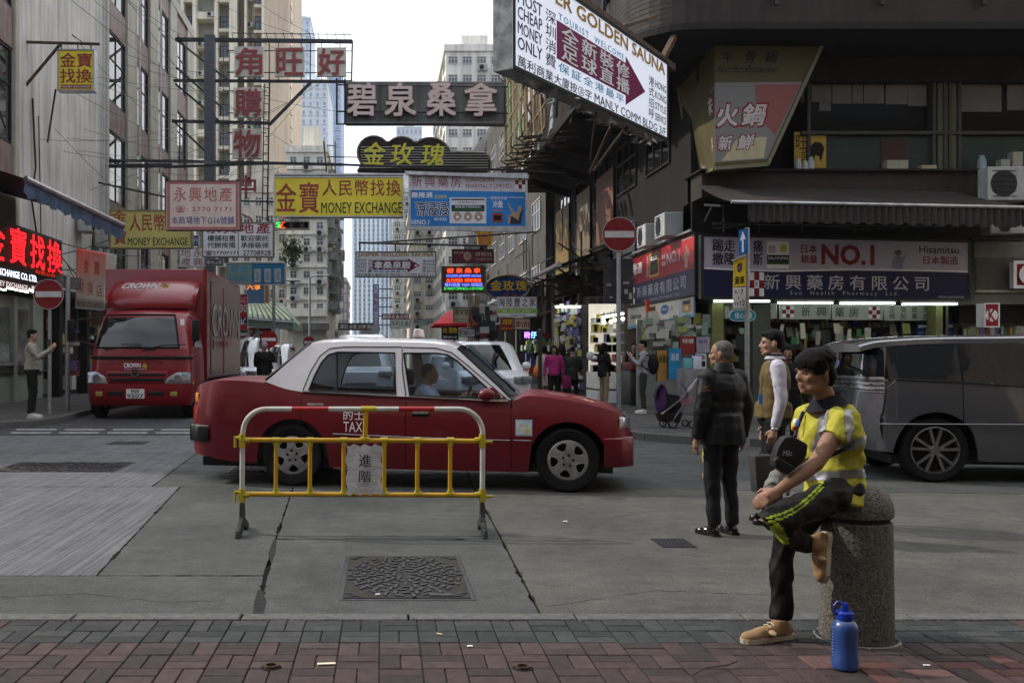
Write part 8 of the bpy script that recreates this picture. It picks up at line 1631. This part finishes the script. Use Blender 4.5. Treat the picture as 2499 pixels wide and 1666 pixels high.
person('person with long dark hair between the woman in pink and the olive coat', stand(P(1372, 0, 26.4).x, 26.4, 10, 1.62, z0=.12), C('black street coat', (.014,)*3), C('black cloth trousers', (.013,)*3), M('dark shoes', (.015,)*3, .3), ('long', None), skin_m, .02, 1.0, .7)
person('long haired woman in a black hooded top and khaki trousers by the lit stall', stand(P(1474, 0, 24.6).x, 24.6, -70, 1.62, z0=.12, arms='front'), C('black hooded top', (.012,)*3), C('khaki trousers', (.26, .19, .12)), M('brown shoes', (.06, .04, .02), .5), ('long', None), skin_m, .018, 1.15, .80)
J = stand(P(1570, 0, 21.9).x, 21.9, 75, 1.66, z0=.12, arms='eat'); person('man in a grey jacket with a black backpack eating beside the pushchair', J, C('pale grey jacket', (.24, .24, .26)), C('dark grey trousers', (.045, .045, .042)), M('white trainers', (.5, .48, .46), .6), ('short', None), skin_m, .016, 1.0, .85)
bp = thing('backpack', J['W'](0, -.2, 1.0), 'black backpack worn by the eating man in the grey jacket', 'backpack'); MB().ball(J['W'](0, -.22, 1.14), (.13, .15, .24), 14, 10).build('bag_body', C('black backpack cloth', (.015,)*3), bp, smooth=True); MB().tube([J['W'](-.13, -.14, 1.36), J['W'](-.14, .10, 1.33), J['W'](-.15, .09, 1.15), J['W'](-.12, -.12, 1.0)], .02, 6).tube([J['W'](.13, -.14, 1.36), J['W'](.14, .10, 1.33), J['W'](.15, .09, 1.15), J['W'](.12, -.12, 1.0)], .02, 6).build('straps', blk, bp)
o = MB().slab([J['W'](-.04, .32, 1.34), J['W'](.05, .33, 1.34), J['W'](.04, .37, 1.44), J['W'](-.05, .36, 1.44)], (.0, .04, 0)).build('food_box', white_paint, None, bevel=.01); tag(o, 'white takeaway box held to the mouth by the backpack man', 'food box')
J = stand(P(645, 0, 26.).x, 26., -15, 1.80, arms='front'); person('stout grey haired man in black seen from behind left of the taxi roof', J, C('black wool jacket', (.012,)*3), C('black trousers', (.012,)*3), M('black shoes', (.012,)*3, .3), ('crop', M('pale grey hair', (.3, .29, .28), .8)), skin_d, .018, 1.35, .78)
o = MB().slab([P(664, 884, 25.7), P(676, 886, 25.7), P(678, 900, 25.7), P(668, 902, 25.7)], (0, .01, 0)).build('paper_sheet', white_paint, None); tag(o, 'white sheet of paper in the hand of the man in black', 'paper')
person('dark haired person standing at the food counter behind the tall sign pole', stand(P(1548, 0, 27.2).x, 27.2, 150, 1.66, z0=.12), C('dark shop apron', (.03, .02, .02)), C('black trousers', (.012,)*3), M('black shoes', (.012,)*3, .3), ('short', None), skin_m, .02, 1.0, .85)
# ---- the taxi driver, seated
PR_, ang_, T_ = TAXI; x0, z0 = T_(1015, 900); ca, sa = math.cos(ang_), math.sin(ang_)
def tl(x, y, z): return V((PR_[0]+x*ca-y*sa, PR_[1]+x*sa+y*ca, z))
xx = x0+.02; J = dict(s=.98, head=tl(xx+.08, .48, 1.235), hf=V((ca, sa, -.08)), up=V((0, 0, 1)), fwd=V((ca, sa, 0)), W=None, neck=tl(xx+.03, .48, 1.10), chest=tl(xx+.02, .48, .95), waist=tl(xx+.01, .48, .76), pelvis=tl(xx+.04, .48, .62),
 shL=tl(xx+.03, .66, 1.04), elL=tl(xx+.22, .70, .86), wrL=tl(xx+.44, .60, .96), haL=tl(xx+.50, .58, 1.0), shR=tl(xx+.03, .30, 1.04), elR=tl(xx+.22, .27, .86), wrR=tl(xx+.44, .36, .96), haR=tl(xx+.50, .38, 1.0),
 hipL=tl(xx+.06, .57, .60), knL=tl(xx+.48, .60, .62), anL=tl(xx+.66, .60, .36), heL=tl(xx+.62, .60, .31), toL=tl(xx+.86, .60, .34), hipR=tl(xx+.06, .40, .60), knR=tl(xx+.48, .38, .62), anR=tl(xx+.66, .38, .36), heR=tl(xx+.62, .38, .31), toR=tl(xx+.86, .38, .34))
person('taxi driver in a pale blue shirt at the wheel behind the side window', J, C('pale blue shirt', (.42, .47, .58)), C('black trousers', (.012,)*3), M('black shoes', (.012,)*3, .3), ('crop', hair_g), skin_m, .016, 1.1, .95)
# STREET FURNITURE
D7 = 7.83; t = thing('barrier', (P(885, 0, D7).x, D7, 0), 'yellow tubular road barrier with a red and white top rail in front of the taxi', 'barrier')
yp = M('yellow barrier plastic', (.48, .27, .015), .4, var=.12, scale=8); yj = M('yellow joint fitting', (.42, .33, .02), .45, var=.1, scale=8); wpl = M('scuffed white plastic pipe', (.46, .45, .42), .45, var=.12, scale=10); rpl = M('red band tape', (.40, .02, .025), .4)
q = lambda x, y, d=D7: P(x, y, d)
r0 = .021
def arc(cx, cy, r, a0, a1, n=7): return [q(cx+r*math.cos(R(a)), cy-r*math.sin(R(a))) for a in [a0+(a1-a0)*k/n for k in range(n+1)]]
MB().tube([q(591, 1226), q(591, 1150), q(592, 1065)]+arc(650, 1055, 57, 178, 92)+[q(712, 998)], r0, 10).build('left_frame_pipe', wpl, t, smooth=True); MB().tube([q(712, 998), q(802, 998)], r0, 10).build('red_section', rpl, t, smooth=True); MB().tube([q(802, 998), q(973, 998)], r0, 10).build('white_section', wpl, t, smooth=True); MB().tube([q(973, 998), q(1060, 998)], r0, 10).build('red_section', rpl, t, smooth=True)
MB().tube([q(1060, 998)]+arc(1120, 1056, 58, 90, 2)+[q(1178, 1080), q(1177, 1220)], r0, 10).build('right_frame_pipe', wpl, t, smooth=True)
for y in (1074, 1206): MB().tube([q(594, y-1), q(1176, y+2)], .0195, 10).build('rail', yp, t, smooth=True)
for i, x in enumerate((674, 757, 839, 938, 1019, 1099)):
 MB().tube([q(x, 1076), q(x-1, 1206)], .0165, 8).build('bar', yp, t, smooth=True)
 for y in (1074, 1205): MB().tube([q(x-9, y), q(x+9, y)], .0245, 10).tube([q(x, y), q(x, y+(14 if y < 1100 else -14))], .0215, 8).build('joint_fitting', yj, t, smooth=True)
MB().tube([q(893, 1000), q(891, 1072)], .020, 8).build('bar', yp, t, smooth=True)
for x, y in ((893, 998), (891, 1072)): MB().tube([q(x-11, y), q(x+24 if y < 1020 else x+11, y)], .0245, 10).build('joint_fitting', yj, t, smooth=True)
for x in (591, 1177):
 for y in (1074, 1207): MB().tube([q(x, y-15), q(x, y+17)], .027, 10).tube([q(x-6, y), q(x+18 if x < 800 else x-18, y)], .025, 8).build('joint_fitting', yj, t, smooth=True)
for y in (1072, 1205): MB().tube([q(591, y-4), q(572, y-4)], .014, 8).build('hook_arm', yj, t); MB().tube([q(574, y-8), q(574, y+20)], .011, 8).build('hook_pin', yj, t); MB().tube([q(1178, y+6), q(1202, y+6)], .012, 8).build('hook_arm', yj, t)
grf = M('grey rubber foot', (.05, .055, .055), .7, var=.2, scale=14)
for x in (591, 1177):
 a = q(x, 1226); z0 = a.z; mb = MB(); mb.slab([(a.x-.02, D7-.03, z0), (a.x-.02, D7+.03, z0), (a.x-.02, D7+.05, .12), (a.x-.02, D7+.24, .05), (a.x-.02, D7+.26, 0), (a.x-.02, D7+.17, 0), (a.x-.02, D7, .07), (a.x-.02, D7-.16, 0), (a.x-.02, D7-.26, 0), (a.x-.02, D7-.24, .06), (a.x-.02, D7-.05, .13)], (.04, 0, 0)); mb.build('foot', grf, t, bevel=.005, seg=1)
rows = [];
for i in range(13):
 row = []
 for j in range(11):
  x = 846+(932-846)*j/10; y = 1085+(1204-1085)*i/12; x += (2.5*math.sin(i*1.3) if j in (0, 10) else 0); y += (4*math.sin(j*2.1) if i in (0, 12) else 0)
  row.append(q(x, y)+V((0, -.032+.006*noise.noise(V((i*.5, j*.5, 1)))+.008*math.sin(j*.7+i*.25), 0)))
 rows.append(row)
nt_ = MB().grid(rows).build('paper_notice', M('crumpled white paper', (.50, .50, .53), .7, var=.06, scale=20, bump=.5, bscale=30), None, smooth=True); tag(nt_, 'crumpled white paper notice with two black characters tied to the barrier', 'notice')
f = frontal(876, 1108, 906, 1176, D7-.046); write(f, '進', (0, .56, 1, 1), ink_k, nt_); write(f, '階', (0, .0, 1, .42), ink_k, nt_)
def disc_sign(px, py, r, D_, base_y, label, post_r=.04, z0=.12):
 c = P(px, py, D_); s = r/2350*D_; t = thing('no_entry_sign', (c.x, c.y, z0), label, 'road sign'); MB().tube([(c.x+.0, D_+.06, z0), (c.x, D_+.06, c.z+.05)], post_r, 10).build('post', steel, t, smooth=True)
 dsc = MB().lathe([(0, -.02), (s, -.02), (s, .01), (0, .01)], (c.x, D_, c.z), 'Y', 40).build('disc', M('deep red road sign', (.22, .012, .018), .4), t); MB().lathe([(s*.965, -.026), (s*1.0, -.026)], (c.x, D_, c.z), 'Y', 40).build('white_rim', M('dull white sign edge', (.4, .38, .36), .5), dsc); MB().box((c.x-s*.86, D_-.027, c.z-s*.19), (c.x+s*.86, D_-.0205, c.z+s*.19)).build('white_bar', M('dirty white sign bar', (.45, .45, .42), .5, var=.12, scale=6), dsc)
 mb = MB()
 for dz in (-.5, .5): mb.tube([(c.x-.06, D_+.03, c.z+s*dz), (c.x+.06, D_+.03, c.z+s*dz)], .02, 6)
 mb.build('clamps', steel, t, kind='stuff'); return t, c
t, c = disc_sign(1511, 572, 42, 23.0, 995, 'tall round no entry sign on a grey pole before the pharmacy corner', .055)
f = frontal(1473, 631, 1545, 741, 23.2); patch(f, (0, 0, 1, 1), M('dark grey plate back', (.055, .055, .06), .6, var=.2, scale=6), t, t=.03, d=.0, name='plate_back');
for u_, v_, w_, h_ in ((.66, .44, .2, .05), (.7, .22, .12, .1), (.1, .4, .16, .04), (.86, .1, .1, .14), (.2, .12, .1, .04)): patch(f, (u_, v_, u_+w_, v_+h_), M('sticker remnant', (.3, .3, .3), .6), t, d=.004, name='sticker_remnant')
t, c = disc_sign(119, 718, 37, 21.6, 1007, 'round no entry sign on a pole beside the photographing man on the left', .045)
a = P(164, 995, 23.0); t = thing('street_name_post', (a.x, 23, .12), 'grey post with dark name plates behind the left no entry sign', 'sign post'); MB().tube([(a.x, 23, .12), P(166, 672, 23)], .06, 10).build('post', steel, t); f = Face(P(140, 700, 22.8), P(198, 708, 23.4), P(140, 671, 22.8)); patch(f, (0, 0, 1, 1), M('dark name plate', (.10, .095, .09), .5), t, t=.03, name='name_plate'); write(f, '登打士街', (.1, .5, .9, .85), M('grey plate lettering', (.2, .2, .2), .5), t); write(f, 'Dundas Street', (.1, .15, .9, .4), MATS['grey plate lettering'], t)
D_ = 14.6; a = P(1823, 0, D_); t = thing('parking_sign_post', (a.x, D_, .0), 'grey post with blue arrow, yellow and white plates behind the old man', 'sign post'); MB().tube([(a.x, D_, 0), P(1823, 556, D_)], .036, 10).build('post', steel, t, smooth=True)
blp = M('road sign blue', (.01, .13, .36), .4); f = Face(P(1803, 624, D_+.1), P(1823, 616, D_-.12), P(1803, 562, D_+.1), P(1823, 557, D_-.12)); patch(f, (0, 0, 1, 1), blp, t, t=.01, name='blue_plate'); MB().add([f.at(u_, v_, .004) for u_, v_ in ((.42,.08),(.62,.08),(.62,.6),(.9,.55),(.52,.92),(.15,.55),(.42,.6))], [tuple(range(7))]).build('white_arrow', white_paint, t)
f = Face(P(1823, 616, D_-.12), P(1829, 622, D_+.1), P(1823, 557, D_-.12), P(1829, 560, D_+.1)); patch(f, (0, 0, 1, 1), blp, t, t=.01, name='blue_plate')
f = Face(P(1789, 700, D_-.05), P(1820, 698, D_-.05), P(1791, 633, D_-.05), P(1820, 627, D_-.05)); patch(f, (0, 0, 1, 1), M('loading sign yellow', (.60, .42, .02), .4), t, t=.015, name='yellow_plate'); MB().add([f.at(.5+.22*math.cos(k*PI/8), .68+.2*math.sin(k*PI/8), .003) for k in range(16)], [tuple(range(16))]).build('violet_disc', M('violet grey print', (.18, .1, .22), .5), t); write(f, '貨車', (.12, .08, .88, .36), ink_k, t, bold=.04)
MB().bar(P(1786, 636, D_-.06), P(1820, 622, D_-.06), .03).bar(P(1786, 754, D_-.06), P(1822, 752, D_-.06), .03).build('end_caps', alu, t)
f = frontal(1789, 701, 1820, 751, D_-.05); patch(f, (0, 0, 1, 1), M('white plate', (.55, .54, .52), .5), t, t=.015, name='white_plate'); write(f, '7', (.58, .66, .8, .9), ink_k, t, bold=.03); write(f, '12', (.52, .1, .92, .36), ink_k, t, bold=.03); write(f, '晚上', (.12, .68, .45, .88), ink_k, t); write(f, '午夜', (.1, .12, .42, .3), ink_k, t); write(f, '↓', (.3, .42, .5, .6), ink_k, t)
a = P(1318, 0, 23.2); t = thing('lamp_post', (a.x, 23.2, .12), 'slim dark grey pole left of the woman in pink', 'pole'); MB().tube([(a.x, 23.2, .12), P(1318, 812, 23.2)], .05, 8).build('post', dark_iron, t); MB().ball(P(1318, 808, 23.2), .06, 8, 6).build('pole_top', dark_iron, t)
# ---- stalls along the side street
lit_w = M('lit stall panel', (1., .93, .78), emit=.3); t = thing('food_counter', (8, 26.5, .12), 'steel food counter with steaming trays and hanging red lanterns under the white banner', 'food counter')
MB().box((P(1520,0,26).x, 25.2, .12), (P(1592,0,26).x-.1, 27, 1.02)).build('counter', M('dark steel counter', (.08, .075, .07), .4, .5), t, bevel=.01); MB().box((P(1522,0,26).x, 25.1, 1.03), (P(1592,0,26).x-.1, 26.2, 1.25)).build('red_tray', M('dark red tray', (.2, .02, .02), .5), t, bevel=.02)
MB().box((P(1575,0,25.6).x, 25.5, 1.9), (P(1583,0,25.6).x, 25.6, 2.9)).build('red_banner', M('bright orange red banner', (.6, .06, .02), .6), t)
for k, (x, y) in enumerate(((1474, 786), (1491, 785), (1520, 778), (1500, 781))): o = thing('hanging_bulb', P(x, y, 25.8), ['bare warm bulb, leftmost of the row over the lit stall', 'second bare warm bulb over the lit stall', 'warm bulb nearest the white banner', 'third warm bulb over the lit stall'][k], 'light bulb'); MB().ball(P(x, y, 25.8), .05, 10, 6).build('bulb', M('warm lit bulb', (1, .78, .45), emit=7.), o, smooth=True); MB().tube([P(x, y-4, 25.8), P(x, y-26, 25.8)], .01, 4).build('flex', blk, o)
t = thing('tube_light', P(1480, 772, 27), 'slanting lit fluorescent tube along the stall behind the no entry pole', 'tube light'); MB().tube([P(1440, 779, 28.5), P(1520, 765, 25.5)], .035, 6).build('tube', tubem, t); MB().bar(P(1440, 774, 28.5), P(1520, 760, 25.5), .06).build('batten', alu, t)
t = thing('goods_stall', (7.6, 30, .12), 'brightly lit white display stall behind the woman in the black hooded top', 'stall')
xa, xb = P(1440, 0, 27.5).x, P(1516, 0, 27.5).x
MB().box((xa, 26.6, .12), (xb, 28, .45)).build('plinth', white_paint, t); MB().box((xa, 26.62, .5), (xb, 28, .95)).build('white_cabinet', M('lit white cabinet', (.85, .82, .75), .4), t); MB().box((xa, 27.6, .96), (xb, 27.7, 2.9)).build('lit_back', lit_w, t)
g = MB(); rr_ = random.Random(31)
for k in range(90): x = rr_.uniform(xa, xb-.15); z = .96+.28*rr_.randrange(6); g.cur = rr_.choice([0, 2, 6, 2, 3, 4, 6]); g.box((x, 27.2, z), (x+rr_.uniform(.05, .16), 27.55, z+rr_.uniform(.1, .24)))
g.build('goods', goods_m, t, kind='stuff')
for z in (1.24, 1.52, 1.8, 2.08, 2.36): MB().box((xa, 27.15, z-.02), (xb, 27.6, z-.004)).build('shelf_board', white_paint, t)
t = thing('goods_stall', (7.2, 33, .12), 'wall of hanging packets in shiny wrapping beyond the stone pier', 'stall'); xa, xb = P(1358, 0, 31).x, P(1420, 0, 31).x
MB().box((xa, 31.6, .12), (xb+.3, 31.7, 3.1)).build('backing', M('stall backing', (.14, .13, .12), .6), t); g = MB()
for k in range(260): x = rr_.uniform(xa, xb); z = rr_.uniform(.3, 3.0); g.cur = rr_.choice([0, 6, 3, 8, 2, 0, 6, 7]); w_ = rr_.uniform(.05, .14); g.box((x, 31.35+rr_.uniform(0, .15), z), (x+w_, 31.55, z+rr_.uniform(.08, .22)))
g.build('goods', goods_m, t, kind='stuff'); MB().tube([(xa, 31.2, 3.0), (xb, 31.2, 3.0)], .03, 6).build('tube', tubem, t)
t = thing('goods_stall', (6.8, 38, .12), 'dim stall with white plastic bags and cartons beyond the hanging packets', 'stall'); g = MB()
for k in range(120): y = rr_.uniform(34, 50); x = 7.2+rr_.uniform(-.3, .5); z = .12+rr_.uniform(0, 2.2); g.cur = rr_.randrange(10); g.box((x, y, z), (x+.4, y+rr_.uniform(.2, .6), z+rr_.uniform(.1, .4)))
g.build('goods', goods_m, t, kind='stuff'); MB().box((6.9, 34, .12), (7.6, 50, .5)).build('plinth', dirty, t)
o = MB().ball(P(1440, 868, 25.5), (.10, .10, .13), 8, 5).ball(P(1448, 874, 25.5), (.12, .10, .08), 7, 5).build('plastic_bag', M('white plastic bag', (.6, .6, .6), .4), None, smooth=True); tag(o, 'white plastic bag hanging at the edge of the lit stall', 'plastic bag')
for i, ((x0, y0, x1, y1), d_, c_, lab) in enumerate((((1632, 850, 1662, 925), 23.0, (.02, .2, .4), 'tall blue standing display left of the pharmacy door'), ((1660, 820, 1698, 864), 23.2, (.28, .04, .03), 'dark red poster with white characters left of the pharmacy door'), ((1700, 822, 1732, 860), 23.1, (.3, .28, .36), 'pale poster with violet characters at the pharmacy door'), ((1697, 862, 1724, 900), 22.6, (.45, .46, .48), 'white price board with rows of print beside the old man'), ((1604, 855, 1630, 930), 23.3, (.35, .2, .05), 'brown carton stack behind the pushchair'))):
 f = frontal(x0, y0, x1, y1, d_); b_ = board('poster' if i != 4 else 'carton', lab, f, M('stand print %d' % i, c_, .5, var=.15, scale=5), dirty, .12, .0, 'display' if i != 4 else 'carton')
 write(f, ('消炎', '特價', '紫色', '健康', '紙箱')[i], (.15, .6, .85, .85), (white_paint, white_paint, M('violet ink', (.15, .05, .3), .5), ink_k, ink_k)[i], b_)
 if i == 3: patch(f, (.12, .15, .45, .5), ink_n, b_, name='printed_block'); patch(f, (.55, .15, .9, .5), ink_n, b_, name='printed_block')
rr_ = random.Random(9)
wp_ = thing('window_display', P(1640, 800, 23.8), 'glass side window crowded with pale medicine adverts under the banner', 'window display'); g = MB()
for k in range(70): x = rr_.uniform(1560, 1732); y = rr_.uniform(785, 850); a = P(x, y, 24.3+rr_.uniform(-.1, .2)); g.cur = rr_.choice([0, 5, 6, 9, 0, 5]); g.box((a.x, a.y, a.z), (a.x+rr_.uniform(.08, .3), a.y+.03, a.z+rr_.uniform(.08, .3)))
g.build('adverts', goods_m, wp_, kind='stuff'); a, b = P(1555, 930, 24.6), P(1735, 780, 24.6); MB().box((a.x, 24.62, .12), (b.x, 24.7, b.z)).build('backing', M('pale green glass wall', (.2, .22, .2), .3), wp_)
for (x0, y0, x1, y1), c_, lab in (((1668, 872, 1690, 898), (.10, .3, .3), 'teal cleaning product canister on the pavement rack'), ((1688, 866, 1712, 900), (.45, .48, .55), 'white and blue tub with a picture of a face cloth by the pushchair')):
 a = P(x0, y1, 21.5); b = P(x1, y0, 21.5); o = thing('tub', a, lab, 'tub'); MB().lathe([(0, 0), ((b.x-a.x)/2, 0), ((b.x-a.x)/2, (b.z-a.z)*.9), ((b.x-a.x)/2.3, b.z-a.z), (0, b.z-a.z)], ((a.x+b.x)/2, 21.5, a.z), n=16).build('tub_body', M(lab[:16], c_, .4), o, smooth=True); MB().lathe([(0, b.z-a.z+.002), ((b.x-a.x)/2.1, b.z-a.z+.002), ((b.x-a.x)/2.1, b.z-a.z-.03)], ((a.x+b.x)/2, 21.5, a.z), n=16).build('lid', blue_ink, o)
a = P(1665, 900, 21.4); b = P(1715, 960, 21.4); o = MB().box((a.x, 21.4, .12), (b.x, 21.8, a.z)).build('display_crate', M('grey display crate', (.16, .16, .17), .6, var=.2, scale=8), None, bevel=.02); tag(o, 'grey display crate carrying the tubs before the pharmacy', 'crate')
# ---- pushchair
D_ = 17.6; pz = lambda x, y, d=D_: P(x, y, d); t = thing('pushchair', P(1650, 1046, D_), 'purple and black pushchair with a pink liner on the right pavement', 'pushchair'); pur = C('dark purple fabric', (.055, .03, .08)); sil = M('silver tube', (.42, .42, .43), .3, .8)
rows = []
for i in range(9):
 a = R(-20+25*i); row = []
 for j in range(7): b = -1+2*j/6; row.append(pz(1638+44*math.cos(a)*(1-.15*b*b), 968-42*math.sin(a), D_+b*.24))
 rows.append(row)
MB().grid(rows).build('hood', pur, t, smooth=True); MB().ball(pz(1614, 975), (.12, .2, .28), 12, 8).build('hood_side', C('bright purple fabric', (.10, .035, .16)), t, smooth=True)
MB().tube([pz(1615, 1010, D_-.22), pz(1660, 975, D_-.24), pz(1705, 920, D_-.24), pz(1716, 912, D_-.2)], .014, 6).tube([pz(1640, 1030, D_-.22), pz(1685, 960, D_-.24), pz(1700, 930, D_-.24)], .014, 6).build('near_frame', sil, t); MB().tube([pz(1618, 1010, D_+.22), pz(1665, 975, D_+.24), pz(1716, 912, D_+.2)], .014, 6).build('far_frame', sil, t); MB().tube([pz(1716, 912, D_-.2), pz(1719, 908, D_), pz(1716, 912, D_+.2)], .016, 6).build('handle', blk, t)
MB().slab([pz(1655, 972, D_-.18), pz(1690, 965, D_-.18), pz(1680, 990, D_-.18), pz(1665, 992, D_-.18)], (0, .36, 0)).build('pink_liner', C('pink padded liner', (.45, .16, .22)), t, bevel=.02); MB().slab([pz(1612, 1010, D_-.2), pz(1668, 1005, D_-.2), pz(1660, 1032, D_-.2), pz(1620, 1030, D_-.2)], (0, .4, 0)).build('basket', C('black red basket', (.03, .012, .015)), t, bevel=.02); MB().slab([pz(1620, 960, D_-.18), pz(1660, 965, D_-.18), pz(1668, 1000, D_-.18), pz(1628, 1006, D_-.18)], (0, .36, 0)).build('seat', C('black seat fabric', (.02,)*3), t, bevel=.03)
for x, y, r_, dy in ((1642, 1035, 11.5, -.25), (1618, 1032, 10, .2), (1690, 1031, 10, -.25), (1672, 1028, 9, .2)):
 c = pz(x, y, D_+dy); rr0 = r_/2350*D_; c.z = .12+rr0; wo = MB().lathe([(rr0*.72, -.02), (rr0, -.02), (rr0, .02), (rr0*.72, .02)], c, 'Y', 20).build('wheel', blk, t); mb = MB()
 for k in range(5): mb.bar(c, c+V((rr0*.75*math.cos(k*1.257), 0, rr0*.75*math.sin(k*1.257))), .012)
 mb.build('spokes', sil, wo, kind='stuff')
# ---- bins and litter at the left, a traffic pole, cones
for i, (x, d_, h_, lab) in enumerate(((545, 30, 1.1, 'grey utility cabinet behind the lorry'),)): pass
MB().tube([P(1100, 865, 34).xy.to_3d(), P(1100, 800, 34)], .05, 6)
bp_ = thing('bamboo_poles', P(1150, 865, 36).xy.to_3d()+V((0, 0, .0)), 'bundle of upright bamboo poles wrapped in clutter beside the red canopy', 'bamboo poles')
for k in range(6): a = P(1142+k*5, 865, 36+k*.1); MB().tube([(a.x, a.y, 0), P(1144+k*5, 722, 36+k*.1)], .035, 5).build('bamboo_pole', bam, bp_)
g = MB(); rr_ = random.Random(77)
for k in range(60): a = P(rr_.uniform(1150, 1200), rr_.uniform(760, 830), 36+rr_.uniform(-.5, .5)); g.cur = rr_.choice([7, 7, 0, 4]); g.box(a, a+V((rr_.uniform(.1, .35), .2, rr_.uniform(.1, .4))))
g.build('clutter', goods_m, bp_, kind='stuff')
for i, (px_, py_, D_, lab) in enumerate(((886, 757*0+835, 46, 'small round red sign half hidden above the rear roof of the taxi'), (1028, 836, 40, 'small round red sign above the taxi roof lamp'), (656, 828, 30, 'small red and white round sign over the man in black'))):
 px_ = (754, 1026, 656)[i]; c = P(px_, py_, D_); t = thing('no_entry_sign', (c.x, D_, 0), lab, 'road sign'); MB().lathe([(0, -.02), (.28, -.02), (.28, 0), (0, 0)], c, 'Y', 20).build('disc', redv, t); MB().box((c.x-.22, D_-.03, c.z-.05), (c.x+.22, D_-.021, c.z+.05)).build('white_bar', white_paint, t); MB().tube([(c.x, D_+.03, 0), c+V((0, .03, 0))], .04, 6).build('post', steel, t)
t = thing('iron_trusses', (6.9, 33, 5), 'dark rusty trusses and rods crowding the space over the right side stalls', 'ironwork'); rr_ = random.Random(41)
for k in range(34):
 y = rr_.uniform(28, 52); x = rr_.uniform(5.7, 7.4); z = rr_.uniform(3.1, 6.0); a = (x, y, z); b = rr_.choice([(x, y, z+rr_.uniform(.8, 2.4)), (x+rr_.uniform(.5, 1.6), y, z+rr_.uniform(-.6, .6)), (x, y+rr_.uniform(1.5, 4), z)]); MB().bar(a, b, rr_.choice([.035, .05, .07])).build('iron_bar', rr_.choice([rust, dark_iron]), t)
# AIR
hz = MB().box((-120, -40, -1.2), (120, 470, 92)).build('haze', bpy.data.materials.new('haze air'), None); tag(hz, kind='stuff', label='pale haze filling the street')
hm_ = hz.data.materials[0]; hm_.use_nodes = True; N = hm_.node_tree.nodes; N.remove(N['Principled BSDF'])
pv = N.new('ShaderNodeVolumePrincipled'); pv.inputs['Color'].default_value = (.95, .97, 1, 1); pv.inputs['Density'].default_value = .0002; pv.inputs['Anisotropy'].default_value = .3
hm_.node_tree.links.new(pv.outputs[0], N['Material Output'].inputs['Volume'])
